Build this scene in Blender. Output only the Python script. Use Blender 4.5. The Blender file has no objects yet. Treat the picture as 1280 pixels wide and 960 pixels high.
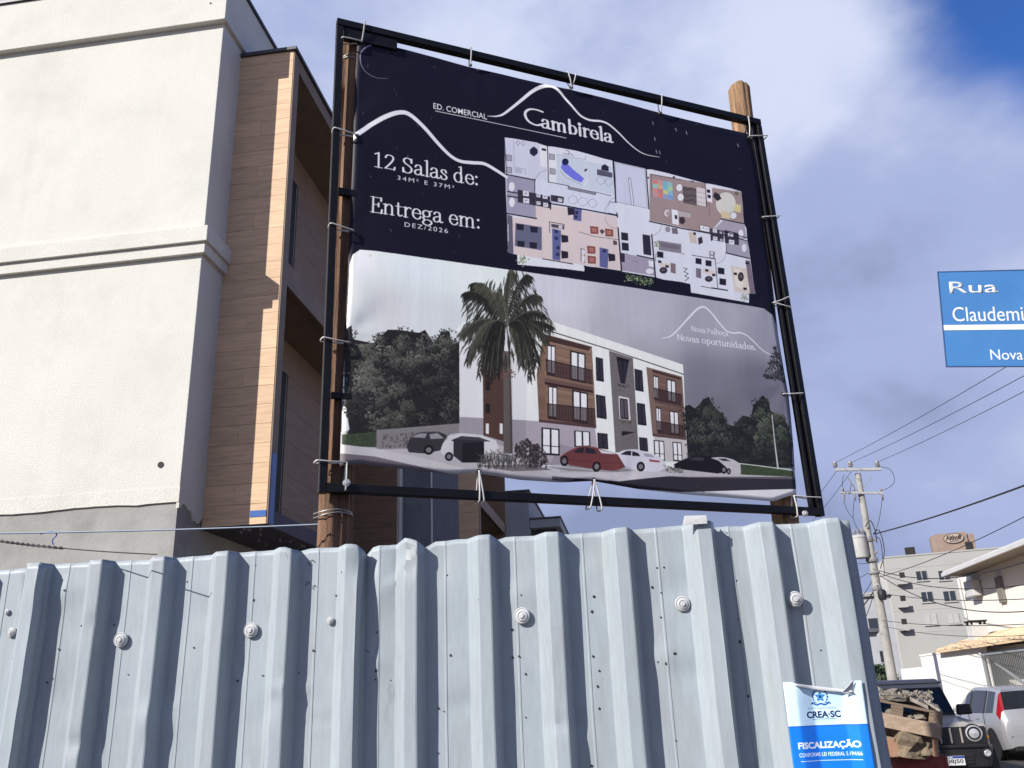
import bpy, bmesh, math, random
import numpy as np
from mathutils import Vector, Matrix
from mathutils.geometry import tessellate_polygon
random.seed(7); rng = np.random.default_rng(11)
SC = bpy.context.scene
COL = SC.collection
PI = math.pi

# ------------------------------------------------------------------ camera
F_PX = 1085.0; CX, CY = 640.0, 480.0          # focal length and centre in the pixels of the 1280 x 960 photo
EYE = np.array([0.0, 0.0, 1.6])
_up = np.array([520 - CX, CY + 2500, -F_PX]); _up /= np.linalg.norm(_up)
_ax = np.array([0, 0, -1.0])
_yv = _ax - _up * _ax.dot(_up); _yv /= np.linalg.norm(_yv)
_xv = np.cross(_yv, _up)
RC = np.array([_xv, _yv, _up])                 # camera -> world rotation
cam = bpy.data.cameras.new('camera'); camo = bpy.data.objects.new('camera', cam); COL.objects.link(camo)
cam.sensor_fit = 'HORIZONTAL'; cam.sensor_width = 36; cam.lens = 36 * F_PX / 1280
cam.clip_start = 0.05; cam.clip_end = 6000
_m = Matrix([list(RC[0]) + [0], list(RC[1]) + [0], list(RC[2]) + [1.6], [0, 0, 0, 1]])
camo.matrix_world = _m
SC.camera = camo

def ray(px, py): return RC @ np.array([px - CX, CY - py, -F_PX])
def on_plane(px, py, p0, n):
    d = ray(px, py); return EYE + d * (np.dot(np.array(p0) - EYE, n) / np.dot(d, n))
def at_dist(px, py, dist):
    d = ray(px, py); return EYE + d * dist / math.hypot(d[0], d[1])

GRID = math.radians(7.5)                       # the street runs 7.5 degrees right of the camera's heading
U = np.array([math.cos(GRID), -math.sin(GRID), 0]); R = np.array([math.sin(GRID), math.cos(GRID), 0])
def S(s, r, z): return U * s + R * r + np.array([0, 0, z])
def to_s(p): return (float(np.dot(p, U)), float(np.dot(p, R)), float(p[2]))

# ------------------------------------------------------------------ light and sky
SUN_HEADING = math.radians(234.0); SUN_EL = math.radians(31.5)
sun = bpy.data.lights.new('sun', 'SUN'); sun.energy = 5.0; sun.angle = math.radians(0.5); sun.color = (1.0, 0.955, 0.88)
suno = bpy.data.objects.new('sun', sun); COL.objects.link(suno)
_sd = Vector((math.sin(SUN_HEADING) * math.cos(SUN_EL), math.cos(SUN_HEADING) * math.cos(SUN_EL), math.sin(SUN_EL)))
suno.rotation_euler = _sd.to_track_quat('Z', 'Y').to_euler()
suno.location = (0, -5, 20)

W = bpy.data.worlds.new('World'); SC.world = W; W.use_nodes = True
nt = W.node_tree; nt.nodes.clear()
def N(t, **kw):
    n = nt.nodes.new(t)
    for k, v in kw.items():
        if k in n.inputs: n.inputs[k].default_value = v
        else: setattr(n, k, v)
    return n
def Lk(a, b): nt.links.new(a, b)
out = N('ShaderNodeOutputWorld'); bg = N('ShaderNodeBackground'); bg.inputs['Strength'].default_value = 0.07
sky = N('ShaderNodeTexSky'); sky.sky_type = 'NISHITA'; sky.sun_disc = False
sky.sun_elevation = SUN_EL; sky.sun_rotation = SUN_HEADING
sky.air_density = 1.0; sky.dust_density = 0.4; sky.ozone_density = 2.0
tc = N('ShaderNodeTexCoord')
SKYOFF = (0.7, 4.4, 3.3)
mp = N('ShaderNodeMapping'); mp.inputs['Scale'].default_value = (1.0, 1.0, 1.55); mp.inputs['Location'].default_value = SKYOFF
Lk(tc.outputs['Generated'], mp.inputs['Vector'])
n1 = N('ShaderNodeTexNoise'); n1.inputs['Scale'].default_value = 1.7; n1.inputs['Detail'].default_value = 6; n1.inputs['Roughness'].default_value = 0.47; n1.inputs['Distortion'].default_value = 0.35
n2 = N('ShaderNodeTexNoise'); n2.inputs['Scale'].default_value = 4.5; n2.inputs['Detail'].default_value = 7; n2.inputs['Roughness'].default_value = 0.52
Lk(mp.outputs['Vector'], n1.inputs['Vector']); Lk(mp.outputs['Vector'], n2.inputs['Vector'])
mx = N('ShaderNodeMath', operation='MULTIPLY_ADD'); mx.inputs[1].default_value = 0.6
Lk(n1.outputs['Fac'], mx.inputs[0])
mx2 = N('ShaderNodeMath', operation='MULTIPLY'); mx2.inputs[1].default_value = 0.4
Lk(n2.outputs['Fac'], mx2.inputs[0]); Lk(mx2.outputs[0], mx.inputs[2])
rampc = N('ShaderNodeValToRGB')                 # cloud brightness, shaded bellies to lit tops
cr = rampc.color_ramp; cr.interpolation = 'EASE'
cr.elements[0].position = 0.36; cr.elements[0].color = (2.8, 3.35, 5.4, 1)
cr.elements[1].position = 0.65; cr.elements[1].color = (6.9, 7.5, 9.5, 1)
e = cr.elements.new(0.50); e.color = (4.1, 4.8, 7.5, 1)
Lk(mx.outputs[0], rampc.inputs['Fac'])
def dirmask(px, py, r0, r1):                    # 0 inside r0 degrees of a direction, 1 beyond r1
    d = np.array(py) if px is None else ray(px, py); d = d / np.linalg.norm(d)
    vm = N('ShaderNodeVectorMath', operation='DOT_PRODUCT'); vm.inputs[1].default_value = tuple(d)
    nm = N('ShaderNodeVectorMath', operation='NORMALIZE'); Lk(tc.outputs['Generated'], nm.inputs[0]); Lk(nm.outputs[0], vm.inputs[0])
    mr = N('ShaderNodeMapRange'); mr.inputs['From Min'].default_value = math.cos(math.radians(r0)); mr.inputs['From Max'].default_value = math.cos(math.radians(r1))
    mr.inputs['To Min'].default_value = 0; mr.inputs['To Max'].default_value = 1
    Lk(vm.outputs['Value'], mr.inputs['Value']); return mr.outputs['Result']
_gh, _ge = math.radians(85), math.radians(55)   # visible blue gap at upper right, widened out of view to lower ambient light
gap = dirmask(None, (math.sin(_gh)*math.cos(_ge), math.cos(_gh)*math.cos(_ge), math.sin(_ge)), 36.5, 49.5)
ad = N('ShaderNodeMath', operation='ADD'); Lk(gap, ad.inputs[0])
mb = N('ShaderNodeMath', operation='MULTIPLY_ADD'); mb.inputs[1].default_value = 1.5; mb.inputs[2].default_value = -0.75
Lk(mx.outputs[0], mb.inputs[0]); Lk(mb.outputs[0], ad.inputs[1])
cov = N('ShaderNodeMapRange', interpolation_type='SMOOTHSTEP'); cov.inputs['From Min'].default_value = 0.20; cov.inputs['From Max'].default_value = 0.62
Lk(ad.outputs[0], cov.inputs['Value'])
blue = N('ShaderNodeMix', data_type='RGBA', blend_type='MULTIPLY'); blue.inputs['Factor'].default_value = 1.0
Lk(sky.outputs['Color'], blue.inputs[6]); blue.inputs[7].default_value = (0.52, 0.95, 1.75, 1)
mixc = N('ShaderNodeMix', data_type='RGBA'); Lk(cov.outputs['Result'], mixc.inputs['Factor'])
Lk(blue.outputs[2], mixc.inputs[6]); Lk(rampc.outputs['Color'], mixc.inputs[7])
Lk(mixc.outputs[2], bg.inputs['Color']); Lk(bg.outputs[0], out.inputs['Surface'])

SC.view_settings.view_transform = 'Standard'; SC.view_settings.look = 'None'
SC.view_settings.exposure = 0.5; SC.view_settings.gamma = 1.0; SC.view_settings.use_curve_mapping = False
SC.render.engine = 'CYCLES'; SC.cycles.max_bounces = 6

# ------------------------------------------------------------------ helpers
def lin(r, g, b):
    f = lambda c: ((c / 255 + 0.055) / 1.055) ** 2.4 if c / 255 > 0.04045 else c / 255 / 12.92
    return (f(r), f(g), f(b))

ALB = 0.78   # surfaces against the exposure above
def mat(name, col, rough=0.7, metal=0.0, var=0.15, vs=2.0, bump=0.0, bs=60.0, spec=0.4, rand=0.0, stretch=(1, 1, 1),
        dirt=None, dirt_amt=0.4, dirt_scale=3.0, fine=0.0, fs=80.0, coat=0.0):
    m = bpy.data.materials.new(name); m.use_nodes = True; t = m.node_tree; b = t.nodes['Principled BSDF']
    def n(ty): return t.nodes.new(ty)
    co = n('ShaderNodeTexCoord'); mpp = n('ShaderNodeMapping'); mpp.inputs['Scale'].default_value = stretch
    t.links.new(co.outputs['Object'], mpp.inputs['Vector'])
    oi = n('ShaderNodeObjectInfo')
    vec = mpp.outputs['Vector']
    if rand:
        va = n('ShaderNodeVectorMath'); va.operation = 'ADD'
        sc = n('ShaderNodeVectorMath'); sc.operation = 'SCALE'; sc.inputs[0].default_value = (17.3, 31.1, 9.7)
        t.links.new(oi.outputs['Random'], sc.inputs['Scale']); t.links.new(vec, va.inputs[0]); t.links.new(sc.outputs[0], va.inputs[1]); vec = va.outputs[0]
    nz = n('ShaderNodeTexNoise'); nz.inputs['Scale'].default_value = vs; nz.inputs['Detail'].default_value = 6; nz.inputs['Roughness'].default_value = 0.6
    t.links.new(vec, nz.inputs['Vector'])
    rp = n('ShaderNodeValToRGB'); c = np.array(col[:3])*ALB
    rp.color_ramp.elements[0].position = 0.3; rp.color_ramp.elements[1].position = 0.7
    rp.color_ramp.elements[0].color = (*np.clip(c * (1 - var), 0, 1), 1); rp.color_ramp.elements[1].color = (*np.clip(c * (1 + var), 0, 1), 1)
    t.links.new(nz.outputs['Fac'], rp.inputs['Fac']); colo = rp.outputs['Color']
    def mixrgb(a, bcol, fac, mode='MIX'):
        mxn = n('ShaderNodeMix'); mxn.data_type = 'RGBA'; mxn.blend_type = mode
        t.links.new(a, mxn.inputs[6])
        if isinstance(bcol, tuple): mxn.inputs[7].default_value = (*bcol[:3], 1)
        else: t.links.new(bcol, mxn.inputs[7])
        if isinstance(fac, float): mxn.inputs['Factor'].default_value = fac
        else: t.links.new(fac, mxn.inputs['Factor'])
        return mxn.outputs[2]
    if dirt is not None:
        dz = n('ShaderNodeTexNoise'); dz.inputs['Scale'].default_value = dirt_scale; dz.inputs['Detail'].default_value = 8; dz.inputs['Roughness'].default_value = 0.7
        t.links.new(vec, dz.inputs['Vector'])
        dr = n('ShaderNodeMapRange'); dr.inputs['From Min'].default_value = 0.5; dr.inputs['From Max'].default_value = 0.75; dr.inputs['To Max'].default_value = dirt_amt
        t.links.new(dz.outputs['Fac'], dr.inputs['Value']); colo = mixrgb(colo, tuple(np.array(dirt)*ALB), dr.outputs['Result'])
    if fine:
        fz = n('ShaderNodeTexNoise'); fz.inputs['Scale'].default_value = fs; fz.inputs['Detail'].default_value = 3
        t.links.new(vec, fz.inputs['Vector'])
        fr = n('ShaderNodeMapRange'); fr.inputs['From Min'].default_value = 0.3; fr.inputs['From Max'].default_value = 0.7; fr.inputs['To Min'].default_value = 1 - fine; fr.inputs['To Max'].default_value = 1 + fine
        t.links.new(fz.outputs['Fac'], fr.inputs['Value'])
        cmb = n('ShaderNodeCombineColor')
        for k in range(3): t.links.new(fr.outputs['Result'], cmb.inputs[k])
        colo = mixrgb(colo, cmb.outputs['Color'], 1.0, 'MULTIPLY')
    if rand:
        hs = n('ShaderNodeHueSaturation'); rm = n('ShaderNodeMapRange'); rm.inputs['To Min'].default_value = 1 - rand; rm.inputs['To Max'].default_value = 1 + rand
        t.links.new(oi.outputs['Random'], rm.inputs['Value']); t.links.new(rm.outputs['Result'], hs.inputs['Value']); t.links.new(colo, hs.inputs['Color']); colo = hs.outputs['Color']
    t.links.new(colo, b.inputs['Base Color'])
    b.inputs['Roughness'].default_value = rough; b.inputs['Metallic'].default_value = metal; b.inputs['Specular IOR Level'].default_value = spec
    if coat: b.inputs['Coat Weight'].default_value = coat; b.inputs['Coat Roughness'].default_value = 0.05
    if bump:
        bz = n('ShaderNodeTexNoise'); bz.inputs['Scale'].default_value = bs; bz.inputs['Detail'].default_value = 4; bz.inputs['Roughness'].default_value = 0.6
        t.links.new(vec, bz.inputs['Vector'])
        bn = n('ShaderNodeBump'); bn.inputs['Strength'].default_value = bump; bn.inputs['Distance'].default_value = 0.01
        t.links.new(bz.outputs['Fac'], bn.inputs['Height']); t.links.new(bn.outputs['Normal'], b.inputs['Normal'])
    return m

def add_layer(m, col, scale, stretch, lo, hi, amt, rough=None):
    """one more layer of stains over a material made by mat()"""
    t = m.node_tree; b = t.nodes['Principled BSDF']; src = b.inputs['Base Color'].links[0].from_socket
    co = t.nodes.new('ShaderNodeTexCoord'); mp_ = t.nodes.new('ShaderNodeMapping'); mp_.inputs['Scale'].default_value = stretch; mp_.inputs['Location'].default_value = (scale*.37, scale*.11, scale*.73)
    nz = t.nodes.new('ShaderNodeTexNoise'); nz.inputs['Scale'].default_value = scale; nz.inputs['Detail'].default_value = 7; nz.inputs['Roughness'].default_value = .65
    mr = t.nodes.new('ShaderNodeMapRange'); mr.inputs['From Min'].default_value = lo; mr.inputs['From Max'].default_value = hi; mr.inputs['To Max'].default_value = amt
    mx_ = t.nodes.new('ShaderNodeMix'); mx_.data_type = 'RGBA'; mx_.inputs[7].default_value = (*(np.array(col)*ALB), 1)
    L = t.links.new; L(co.outputs['Object'], mp_.inputs['Vector']); L(mp_.outputs[0], nz.inputs['Vector']); L(nz.outputs['Fac'], mr.inputs['Value']); L(mr.outputs['Result'], mx_.inputs['Factor']); L(src, mx_.inputs[6]); L(mx_.outputs[2], b.inputs['Base Color'])
    if rough is not None:
        mr2 = t.nodes.new('ShaderNodeMapRange'); mr2.inputs['To Min'].default_value = b.inputs['Roughness'].default_value; mr2.inputs['To Max'].default_value = rough; L(mr.outputs['Result'], mr2.inputs['Value']); L(mr2.outputs['Result'], b.inputs['Roughness'])

class MB:
    """collects shapes, then links them as one mesh object"""
    def __init__(s): s.v = []; s.f = []
    def add(s, vs, fs):
        o = len(s.v); s.v += [tuple(float(c) for c in v) for v in vs]; s.f += [tuple(i + o for i in f) for f in fs]; return s
    def box(s, x0, x1, y0, y1, z0, z1):
        return s.add([(x0,y0,z0),(x1,y0,z0),(x1,y1,z0),(x0,y1,z0),(x0,y0,z1),(x1,y0,z1),(x1,y1,z1),(x0,y1,z1)],
                     [(0,3,2,1),(4,5,6,7),(0,1,5,4),(1,2,6,5),(2,3,7,6),(3,0,4,7)])
    def hexa(s, p):   # 8 points, bottom ring then top ring
        return s.add(p, [(0,3,2,1),(4,5,6,7),(0,1,5,4),(1,2,6,5),(2,3,7,6),(3,0,4,7)])
    def bar(s, a, b, w, h=None, up=(0,0,1)):
        a = Vector(a); b = Vector(b); h = h or w; d = (b - a).normalized(); upv = Vector(up)
        if abs(d.dot(upv)) > 0.98: upv = Vector((0,1,0))
        x = d.cross(upv).normalized(); y = x.cross(d).normalized()
        p = [q + x*sx*w/2 + y*sy*h/2 for q in (a, b) for sx, sy in ((-1,-1),(1,-1),(1,1),(-1,1))]
        return s.hexa(p)
    def tube(s, pts, rad, n=8, caps=True):
        pts = [Vector(p) for p in pts]; rs = rad if hasattr(rad, '__len__') else [rad] * len(pts)
        o = len(s.v); prev = None
        for i, p in enumerate(pts):
            d = (pts[min(i+1, len(pts)-1)] - pts[max(i-1, 0)]).normalized()
            if prev is None: x = d.orthogonal().normalized()
            else: x = (prev - d * prev.dot(d)).normalized()
            prev = x; y = d.cross(x)
            for k in range(n):
                a = 2*PI*k/n; s.v.append(tuple(p + (x*math.cos(a) + y*math.sin(a)) * rs[i]))
        for i in range(len(pts)-1):
            for k in range(n):
                k2 = (k+1) % n; s.f.append((o+i*n+k, o+i*n+k2, o+(i+1)*n+k2, o+(i+1)*n+k))
        if caps:
            s.f.append(tuple(o+k for k in reversed(range(n)))); s.f.append(tuple(o+(len(pts)-1)*n+k for k in range(n)))
        return s
    def lathe(s, prof, c=(0,0,0), axis='z', n=20):   # prof: (radius, height) list
        o = len(s.v)
        for r, h in prof:
            for k in range(n):
                a = 2*PI*k/n; x, y = r*math.cos(a), r*math.sin(a)
                p = (x, y, h) if axis == 'z' else ((x, h, y) if axis == 'y' else (h, x, y))
                s.v.append((c[0]+p[0], c[1]+p[1], c[2]+p[2]))
        for i in range(len(prof)-1):
            for k in range(n):
                k2 = (k+1) % n; q = (o+i*n+k, o+i*n+k2, o+(i+1)*n+k2, o+(i+1)*n+k)
                s.f.append(q if axis != 'y' else q[::-1])
        for i in (0, len(prof)-1):
            if prof[i][0] > 1e-5: s.f.append(tuple(o+i*n+k for k in range(n)))
        return s
    def prism(s, poly, to3, d0, d1):   # poly: 2-D outline; to3(u, v, d) gives the point
        n = len(poly); o = len(s.v)
        for d in (d0, d1):
            for (a, b) in poly: s.v.append(tuple(to3(a, b, d)))
        tris = tessellate_polygon([[Vector((a, b, 0)) for a, b in poly]])
        for t in tris: s.f.append(tuple(o+i for i in t)); s.f.append(tuple(o+n+i for i in reversed(t)))
        for i in range(n):
            j = (i+1) % n; s.f.append((o+i, o+j, o+n+j, o+n+i))
        return s
    def grid(s, fn, nu, nv):   # fn(i, j) -> point
        o = len(s.v)
        for j in range(nv+1):
            for i in range(nu+1): s.v.append(tuple(float(c) for c in fn(i/nu, j/nv)))
        for j in range(nv):
            for i in range(nu):
                a = o+j*(nu+1)+i; s.f.append((a, a+1, a+nu+2, a+nu+1))
        return s
    def build(s, name, m, parent=None, smooth=None, bevel=0.0, segs=2, solid=0.0, fix=True, loc=None):
        me = bpy.data.meshes.new(name); me.from_pydata(s.v, [], s.f); me.update()
        if fix:
            bm = bmesh.new(); bm.from_mesh(me); bmesh.ops.recalc_face_normals(bm, faces=bm.faces); bm.to_mesh(me); bm.free()
        if m is not None: me.materials.append(m)
        if smooth is not None:
            me.shade_smooth(); me.set_sharp_from_angle(angle=math.radians(smooth))
        o = bpy.data.objects.new(name, me); COL.objects.link(o)
        if parent is not None: o.parent = parent
        if loc is not None: o.location = loc
        if solid:
            md = o.modifiers.new('solid', 'SOLIDIFY'); md.thickness = solid; md.offset = 0
        if bevel:
            md = o.modifiers.new('bevel', 'BEVEL'); md.width = bevel; md.segments = segs; md.limit_method = 'ANGLE'; md.angle_limit = math.radians(35)
        return o

def tag(o, label=None, cat=None, group=None, kind=None):
    if label: o['label'] = label
    if cat: o['category'] = cat
    if group: o['group'] = group
    if kind: o['kind'] = kind
    return o
def thing(name, label, cat, loc=(0,0,0), rotz=0.0, group=None):
    o = bpy.data.objects.new(name, None); COL.objects.link(o); o.location = tuple(float(c) for c in loc); o.rotation_euler = (0, 0, rotz); o.empty_display_size = 0.2
    return tag(o, label, cat, group)
def piece(name, me, parent, loc=(0,0,0), rot=(0,0,0), scale=(1,1,1)):   # an object sharing mesh data
    o = bpy.data.objects.new(name, me); COL.objects.link(o); o.parent = parent; o.location = loc; o.rotation_euler = rot; o.scale = scale
    return o
def text_mesh(txt, size, extrude=0.002, offset=0.0, spacing=1.0):
    c = bpy.data.curves.new('lettering', 'FONT'); c.body = txt; c.size = size; c.extrude = extrude; c.offset = offset; c.space_character = spacing; c.resolution_u = 4
    o = bpy.data.objects.new('lettering', c); COL.objects.link(o); dg = bpy.context.evaluated_depsgraph_get()
    me = bpy.data.meshes.new_from_object(o.evaluated_get(dg)); bpy.data.objects.remove(o); bpy.data.curves.remove(c)
    return me
def text_obj(name, txt, m, parent, origin, xdir, ydir, width=None, height=None, extrude=0.002, offset=0.0, spacing=1.0):
    """flat lettering: lower left corner at origin, running along xdir, fitted to width and height"""
    me = text_mesh(txt, 1.0, 0.0, offset, spacing); co = np.array([v.co for v in me.vertices])
    lo, hi = co.min(0), co.max(0); x = Vector(xdir).normalized(); y = Vector(ydir).normalized(); z = x.cross(y)
    sx = (width / (hi[0]-lo[0])) if width else height / (hi[1]-lo[1]); sy = (height / (hi[1]-lo[1])) if height else sx
    for v in me.vertices:
        v.co = Vector(origin) + x * ((v.co.x-lo[0])*sx) + y * ((v.co.y-lo[1])*sy)
    me.materials.clear(); me.materials.append(m); me.name = name
    o = bpy.data.objects.new(name, me); COL.objects.link(o); o.parent = parent
    md = o.modifiers.new('solid', 'SOLIDIFY'); md.thickness = extrude; md.offset = 0
    return o
GROT = -GRID
# ------------------------------------------------------------------ ground
m_asph = mat('asphalt', (0.055, 0.055, 0.058), rough=0.9, var=0.25, vs=1.5, bump=0.5, bs=120, fine=0.3, fs=200, dirt=(0.12, 0.11, 0.10), dirt_amt=0.4, dirt_scale=0.8)
m_conc = mat('pavement_concrete', (0.27, 0.26, 0.25), rough=0.9, var=0.2, vs=1.2, bump=0.4, bs=60, dirt=(0.12, 0.11, 0.1), dirt_scale=1.5)
m_earth = mat('bare_ground', (0.16, 0.12, 0.085), rough=0.95, var=0.35, vs=0.4, bump=0.6, bs=20)
g = MB(); g.grid(lambda a, b: (-1500 + 3000*a, -800 + 3000*b, 0), 20, 20).build('ground', m_earth, fix=False)['kind'] = 'structure'
def gridframe(s0, s1, r0, r1, z0, z1):
    return [S(s0,r0,z0),S(s1,r0,z0),S(s1,r1,z0),S(s0,r1,z0),S(s0,r0,z1),S(s1,r0,z1),S(s1,r1,z1),S(s0,r1,z1)]
def flat(s0, s1, r0, r1, z): return [S(s0,r0,z),S(s1,r0,z),S(s1,r1,z),S(s0,r1,z)]
road = MB(); road.add(flat(1.0, 9.0, -60, 220, 0.006), [(0,1,2,3)]); road.add(flat(-40, 1.0, -9, 2.2, 0.006), [(0,1,2,3)])
road.build('road', m_asph, fix=False)['kind'] = 'structure'
pv = MB(); pv.hexa(gridframe(9.0, 10.5, -60, 220, -0.05, 0.13)); pv.build('pavement', m_conc, bevel=0.015)['kind'] = 'structure'
pv = MB(); pv.hexa(gridframe(-40, 1.0, 2.2, 3.2, -0.05, 0.13)); pv.build('pavement', m_conc, bevel=0.015)['kind'] = 'structure'

# ------------------------------------------------------------------ the white commercial building on the left
m_stucco = mat('white_textured_plaster', (0.76, 0.75, 0.69), rough=0.9, var=0.05, vs=0.9, bump=0.5, bs=75, spec=0.2, dirt=(0.5, 0.49, 0.45), dirt_amt=0.35, dirt_scale=1.2, fine=0.07, fs=70)
add_layer(m_stucco, (0.50, 0.49, 0.45), 1.2, (5, 5, .3), .55, .85, .18); add_layer(m_stucco, (0.82, 0.81, 0.76), 2.2, (1, 1, 1), .55, .8, .25)
m_render = mat('unpainted_render', (0.38, 0.375, 0.36), rough=0.95, var=0.28, vs=1.6, bump=0.3, bs=40, dirt=(0.44, 0.43, 0.41), dirt_amt=0.5, dirt_scale=2.5)
m_grey = mat('grey_paint_concrete', (0.22, 0.225, 0.245), rough=0.85, var=0.3, vs=1.3, bump=0.2, bs=30, dirt=(0.33, 0.33, 0.34), dirt_amt=0.5, dirt_scale=1.1)
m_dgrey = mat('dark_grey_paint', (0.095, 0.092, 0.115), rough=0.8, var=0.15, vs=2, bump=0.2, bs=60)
m_coping = mat('metal_coping', (0.10, 0.10, 0.11), rough=0.5, metal=0.5, var=0.2)
m_dark = mat('dark_opening', (0.012, 0.011, 0.011), rough=0.7, var=0.2)
m_trim = mat('brown_grey_edge_trim', (0.26, 0.19, 0.14), rough=0.7, var=0.15, vs=4, bump=0.15)
m_tape = mat('blue_film', (0.03, 0.13, 0.45), rough=0.4, var=0.1)
def wood_tile_mat(name, c):
    return mat(name, c, rough=0.62, var=0.17, vs=3.0, stretch=(1.2, 1.2, 14), rand=0.07, bump=0.12, bs=30, dirt=tuple(np.array(c)*0.55), dirt_amt=0.3, dirt_scale=2.2, fine=0.10, fs=60)
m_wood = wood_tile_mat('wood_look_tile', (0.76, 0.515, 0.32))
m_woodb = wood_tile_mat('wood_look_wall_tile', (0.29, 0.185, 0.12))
P0 = S(-3.89, 7.10, 0)
B = thing('commercial_building', 'tall white plastered building with wood clad balcony boxes behind the metal fence', 'building', P0, GROT)
def bx(name, m, b, bevel=0.0, par=None):
    mm = MB(); mm.box(*b); return mm.build(name, m, par or B, bevel=bevel)
XW = -0.07
bx('plaster_wall', m_stucco, (-10, XW, 0.0, 16.6, 3.37, 8.70), 0.006)
bx('parapet', m_stucco, (-10.05, XW+0.045, -0.07, 16.66, 8.69, 9.36), 0.006)
bx('coping', m_coping, (-10.1, XW+0.07, -0.095, 16.69, 9.36, 9.40))
w = MB(); w.box(-10.02, XW-0.012, 0.012, 16.55, 0, 3.37); wb = w.build('base_wall', m_render, B)
mb_ = MB()   # ragged lower edge of the paint coat
random.seed(3)
xs = np.linspace(-6, XW+0.004, 60)
pts = [(x, 3.365 + 0.006*math.sin(x*5) + random.uniform(-0.006, 0.006)) for x in xs]
mb_.prism([(xs[0], 3.5)] + pts + [(xs[-1], 3.5)], lambda a, b, d: (a, d, b), -0.006, 0.02); mb_.build('paint_edge', m_stucco, B)
drip = MB(); pts = [(y, 3.30 + 0.06*math.sin(y*14) + random.uniform(-.02, .02)) for y in np.linspace(0, 0.45, 14)]
drip.prism([(0, 3.45)] + pts + [(0.45, 3.45)], lambda a, b, d: (d, a, b), XW-0.02, XW+0.006); drip.build('paint_edge', m_stucco, B)
bd = MB(); bd.box(-10.08, XW+0.075, -0.075, 0.46, 5.95, 6.12); bd.build('string_course', m_stucco, B, bevel=0.006)
bd = MB(); bd.box(-10.05, XW+0.045, -0.045, 0.455, 5.835, 5.95); bd.build('string_course', m_stucco, B, bevel=0.004)
hole = MB(); hole.lathe([(0.028, 0.0), (0.03, -0.004), (0.0, -0.0041)], c=(0,0,0), axis='y', n=10)
p = on_plane(201, 581, S(-3.89, 7.1, 0), R); hs = to_s(p); hole.build('drill_hole', m_dark, B, loc=(hs[0]+3.89, -0.001, hs[2]))
p = on_plane(267, 10, S(-3.89, 7.1, 0), R); hs = to_s(p); o = bpy.data.objects.new('drill_hole', bpy.data.objects['drill_hole'].data); COL.objects.link(o); o.parent = B; o.location = (hs[0]+3.89, -0.071, hs[2]); o.scale = (.35, 1, .35)

plank_cache = {}
def plank(L, H, T, m, par, loc, rotz=0.0, name='plank'):
    key = (round(L, 3), round(H, 3), T, m.name)
    if key not in plank_cache:
        q = MB(); q.box(0, L, -T, 0, 0.0017, H-0.0017); me = bpy.data.meshes.new(name); me.from_pydata(q.v, [], q.f); me.materials.append(m); plank_cache[key] = me
    return piece(name, plank_cache[key], par, loc, (0, 0, rotz))
def balcony_box(y0, y1, xo, zb, zt, zmid):
    d = 0.14; xb = XW + 0.003
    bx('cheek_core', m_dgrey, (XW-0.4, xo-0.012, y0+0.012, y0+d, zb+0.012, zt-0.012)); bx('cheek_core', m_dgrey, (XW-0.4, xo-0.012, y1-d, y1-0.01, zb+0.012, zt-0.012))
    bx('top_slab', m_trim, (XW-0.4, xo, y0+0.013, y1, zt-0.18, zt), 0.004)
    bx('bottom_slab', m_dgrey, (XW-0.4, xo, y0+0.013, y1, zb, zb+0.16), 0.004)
    bx('middle_slab', m_trim, (XW-0.4, xo-0.06, y0+d, y1-d, zmid-0.20, zmid), 0.004)
    bx('slab_edge', m_trim, (xo-0.055, xo-0.02, y0+d, y1-d, zmid-0.23, zmid+0.03), 0.003)
    bx('coping', m_coping, (XW, xo+0.03, y0-0.03, y1+0.02, zt+0.002, zt+0.045), 0.004)
    bx('edge_trim', m_trim, (xo-0.010, xo+0.004, y0+0.002, y0+d, zb+0.012, zt), 0.002)
    bx('edge_trim', m_trim, (xo-0.010, xo+0.004, y1-d, y1, zb+0.012, zt), 0.002)
    h = 0.195; z = zb+0.012; k = 0
    while z < zt-0.02:
        hh = min(h, zt-z)
        if k % 3 == 1: plank(0.30, hh, 0.014, m_wood, B, (XW, y0+0.012, z)); plank(xo-0.012-XW-0.302, hh, 0.014, m_wood, B, (XW+0.302, y0+0.012, z))
        else: plank(xo-0.012-XW, hh, 0.014, m_wood, B, (XW, y0+0.012, z))
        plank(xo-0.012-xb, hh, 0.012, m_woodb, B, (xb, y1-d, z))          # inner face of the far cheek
        z += h; k += 1
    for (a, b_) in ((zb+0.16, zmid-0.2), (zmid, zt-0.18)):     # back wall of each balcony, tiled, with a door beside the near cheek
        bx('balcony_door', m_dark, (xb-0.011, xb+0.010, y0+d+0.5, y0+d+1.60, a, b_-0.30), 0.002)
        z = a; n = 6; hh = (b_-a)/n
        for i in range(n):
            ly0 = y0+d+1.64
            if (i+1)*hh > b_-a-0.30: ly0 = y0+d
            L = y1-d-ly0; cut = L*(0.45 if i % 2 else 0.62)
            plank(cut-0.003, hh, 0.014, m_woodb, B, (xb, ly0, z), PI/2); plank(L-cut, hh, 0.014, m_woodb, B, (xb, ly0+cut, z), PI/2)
            z += hh
balcony_box(0.45, 5.02, 0.57, 3.20, 8.60, 5.98)
balcony_box(11.7, 15.8, 0.57, 3.20, 8.60, 5.98)
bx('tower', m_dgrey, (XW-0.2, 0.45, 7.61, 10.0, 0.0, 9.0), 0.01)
bx('tower_cheek', m_grey, (XW-0.1, 0.452, 7.58, 7.612, 0.0, 9.0), 0.004)
bx('corner_bead', m_stucco, (0.44, 0.46, 7.56, 7.6, 0.0, 9.0))
q = MB(); q.box(0.40, 0.556, 0.444, 0.4476, 3.28, 3.34); q.build('blue_tape', m_tape, B)
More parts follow.
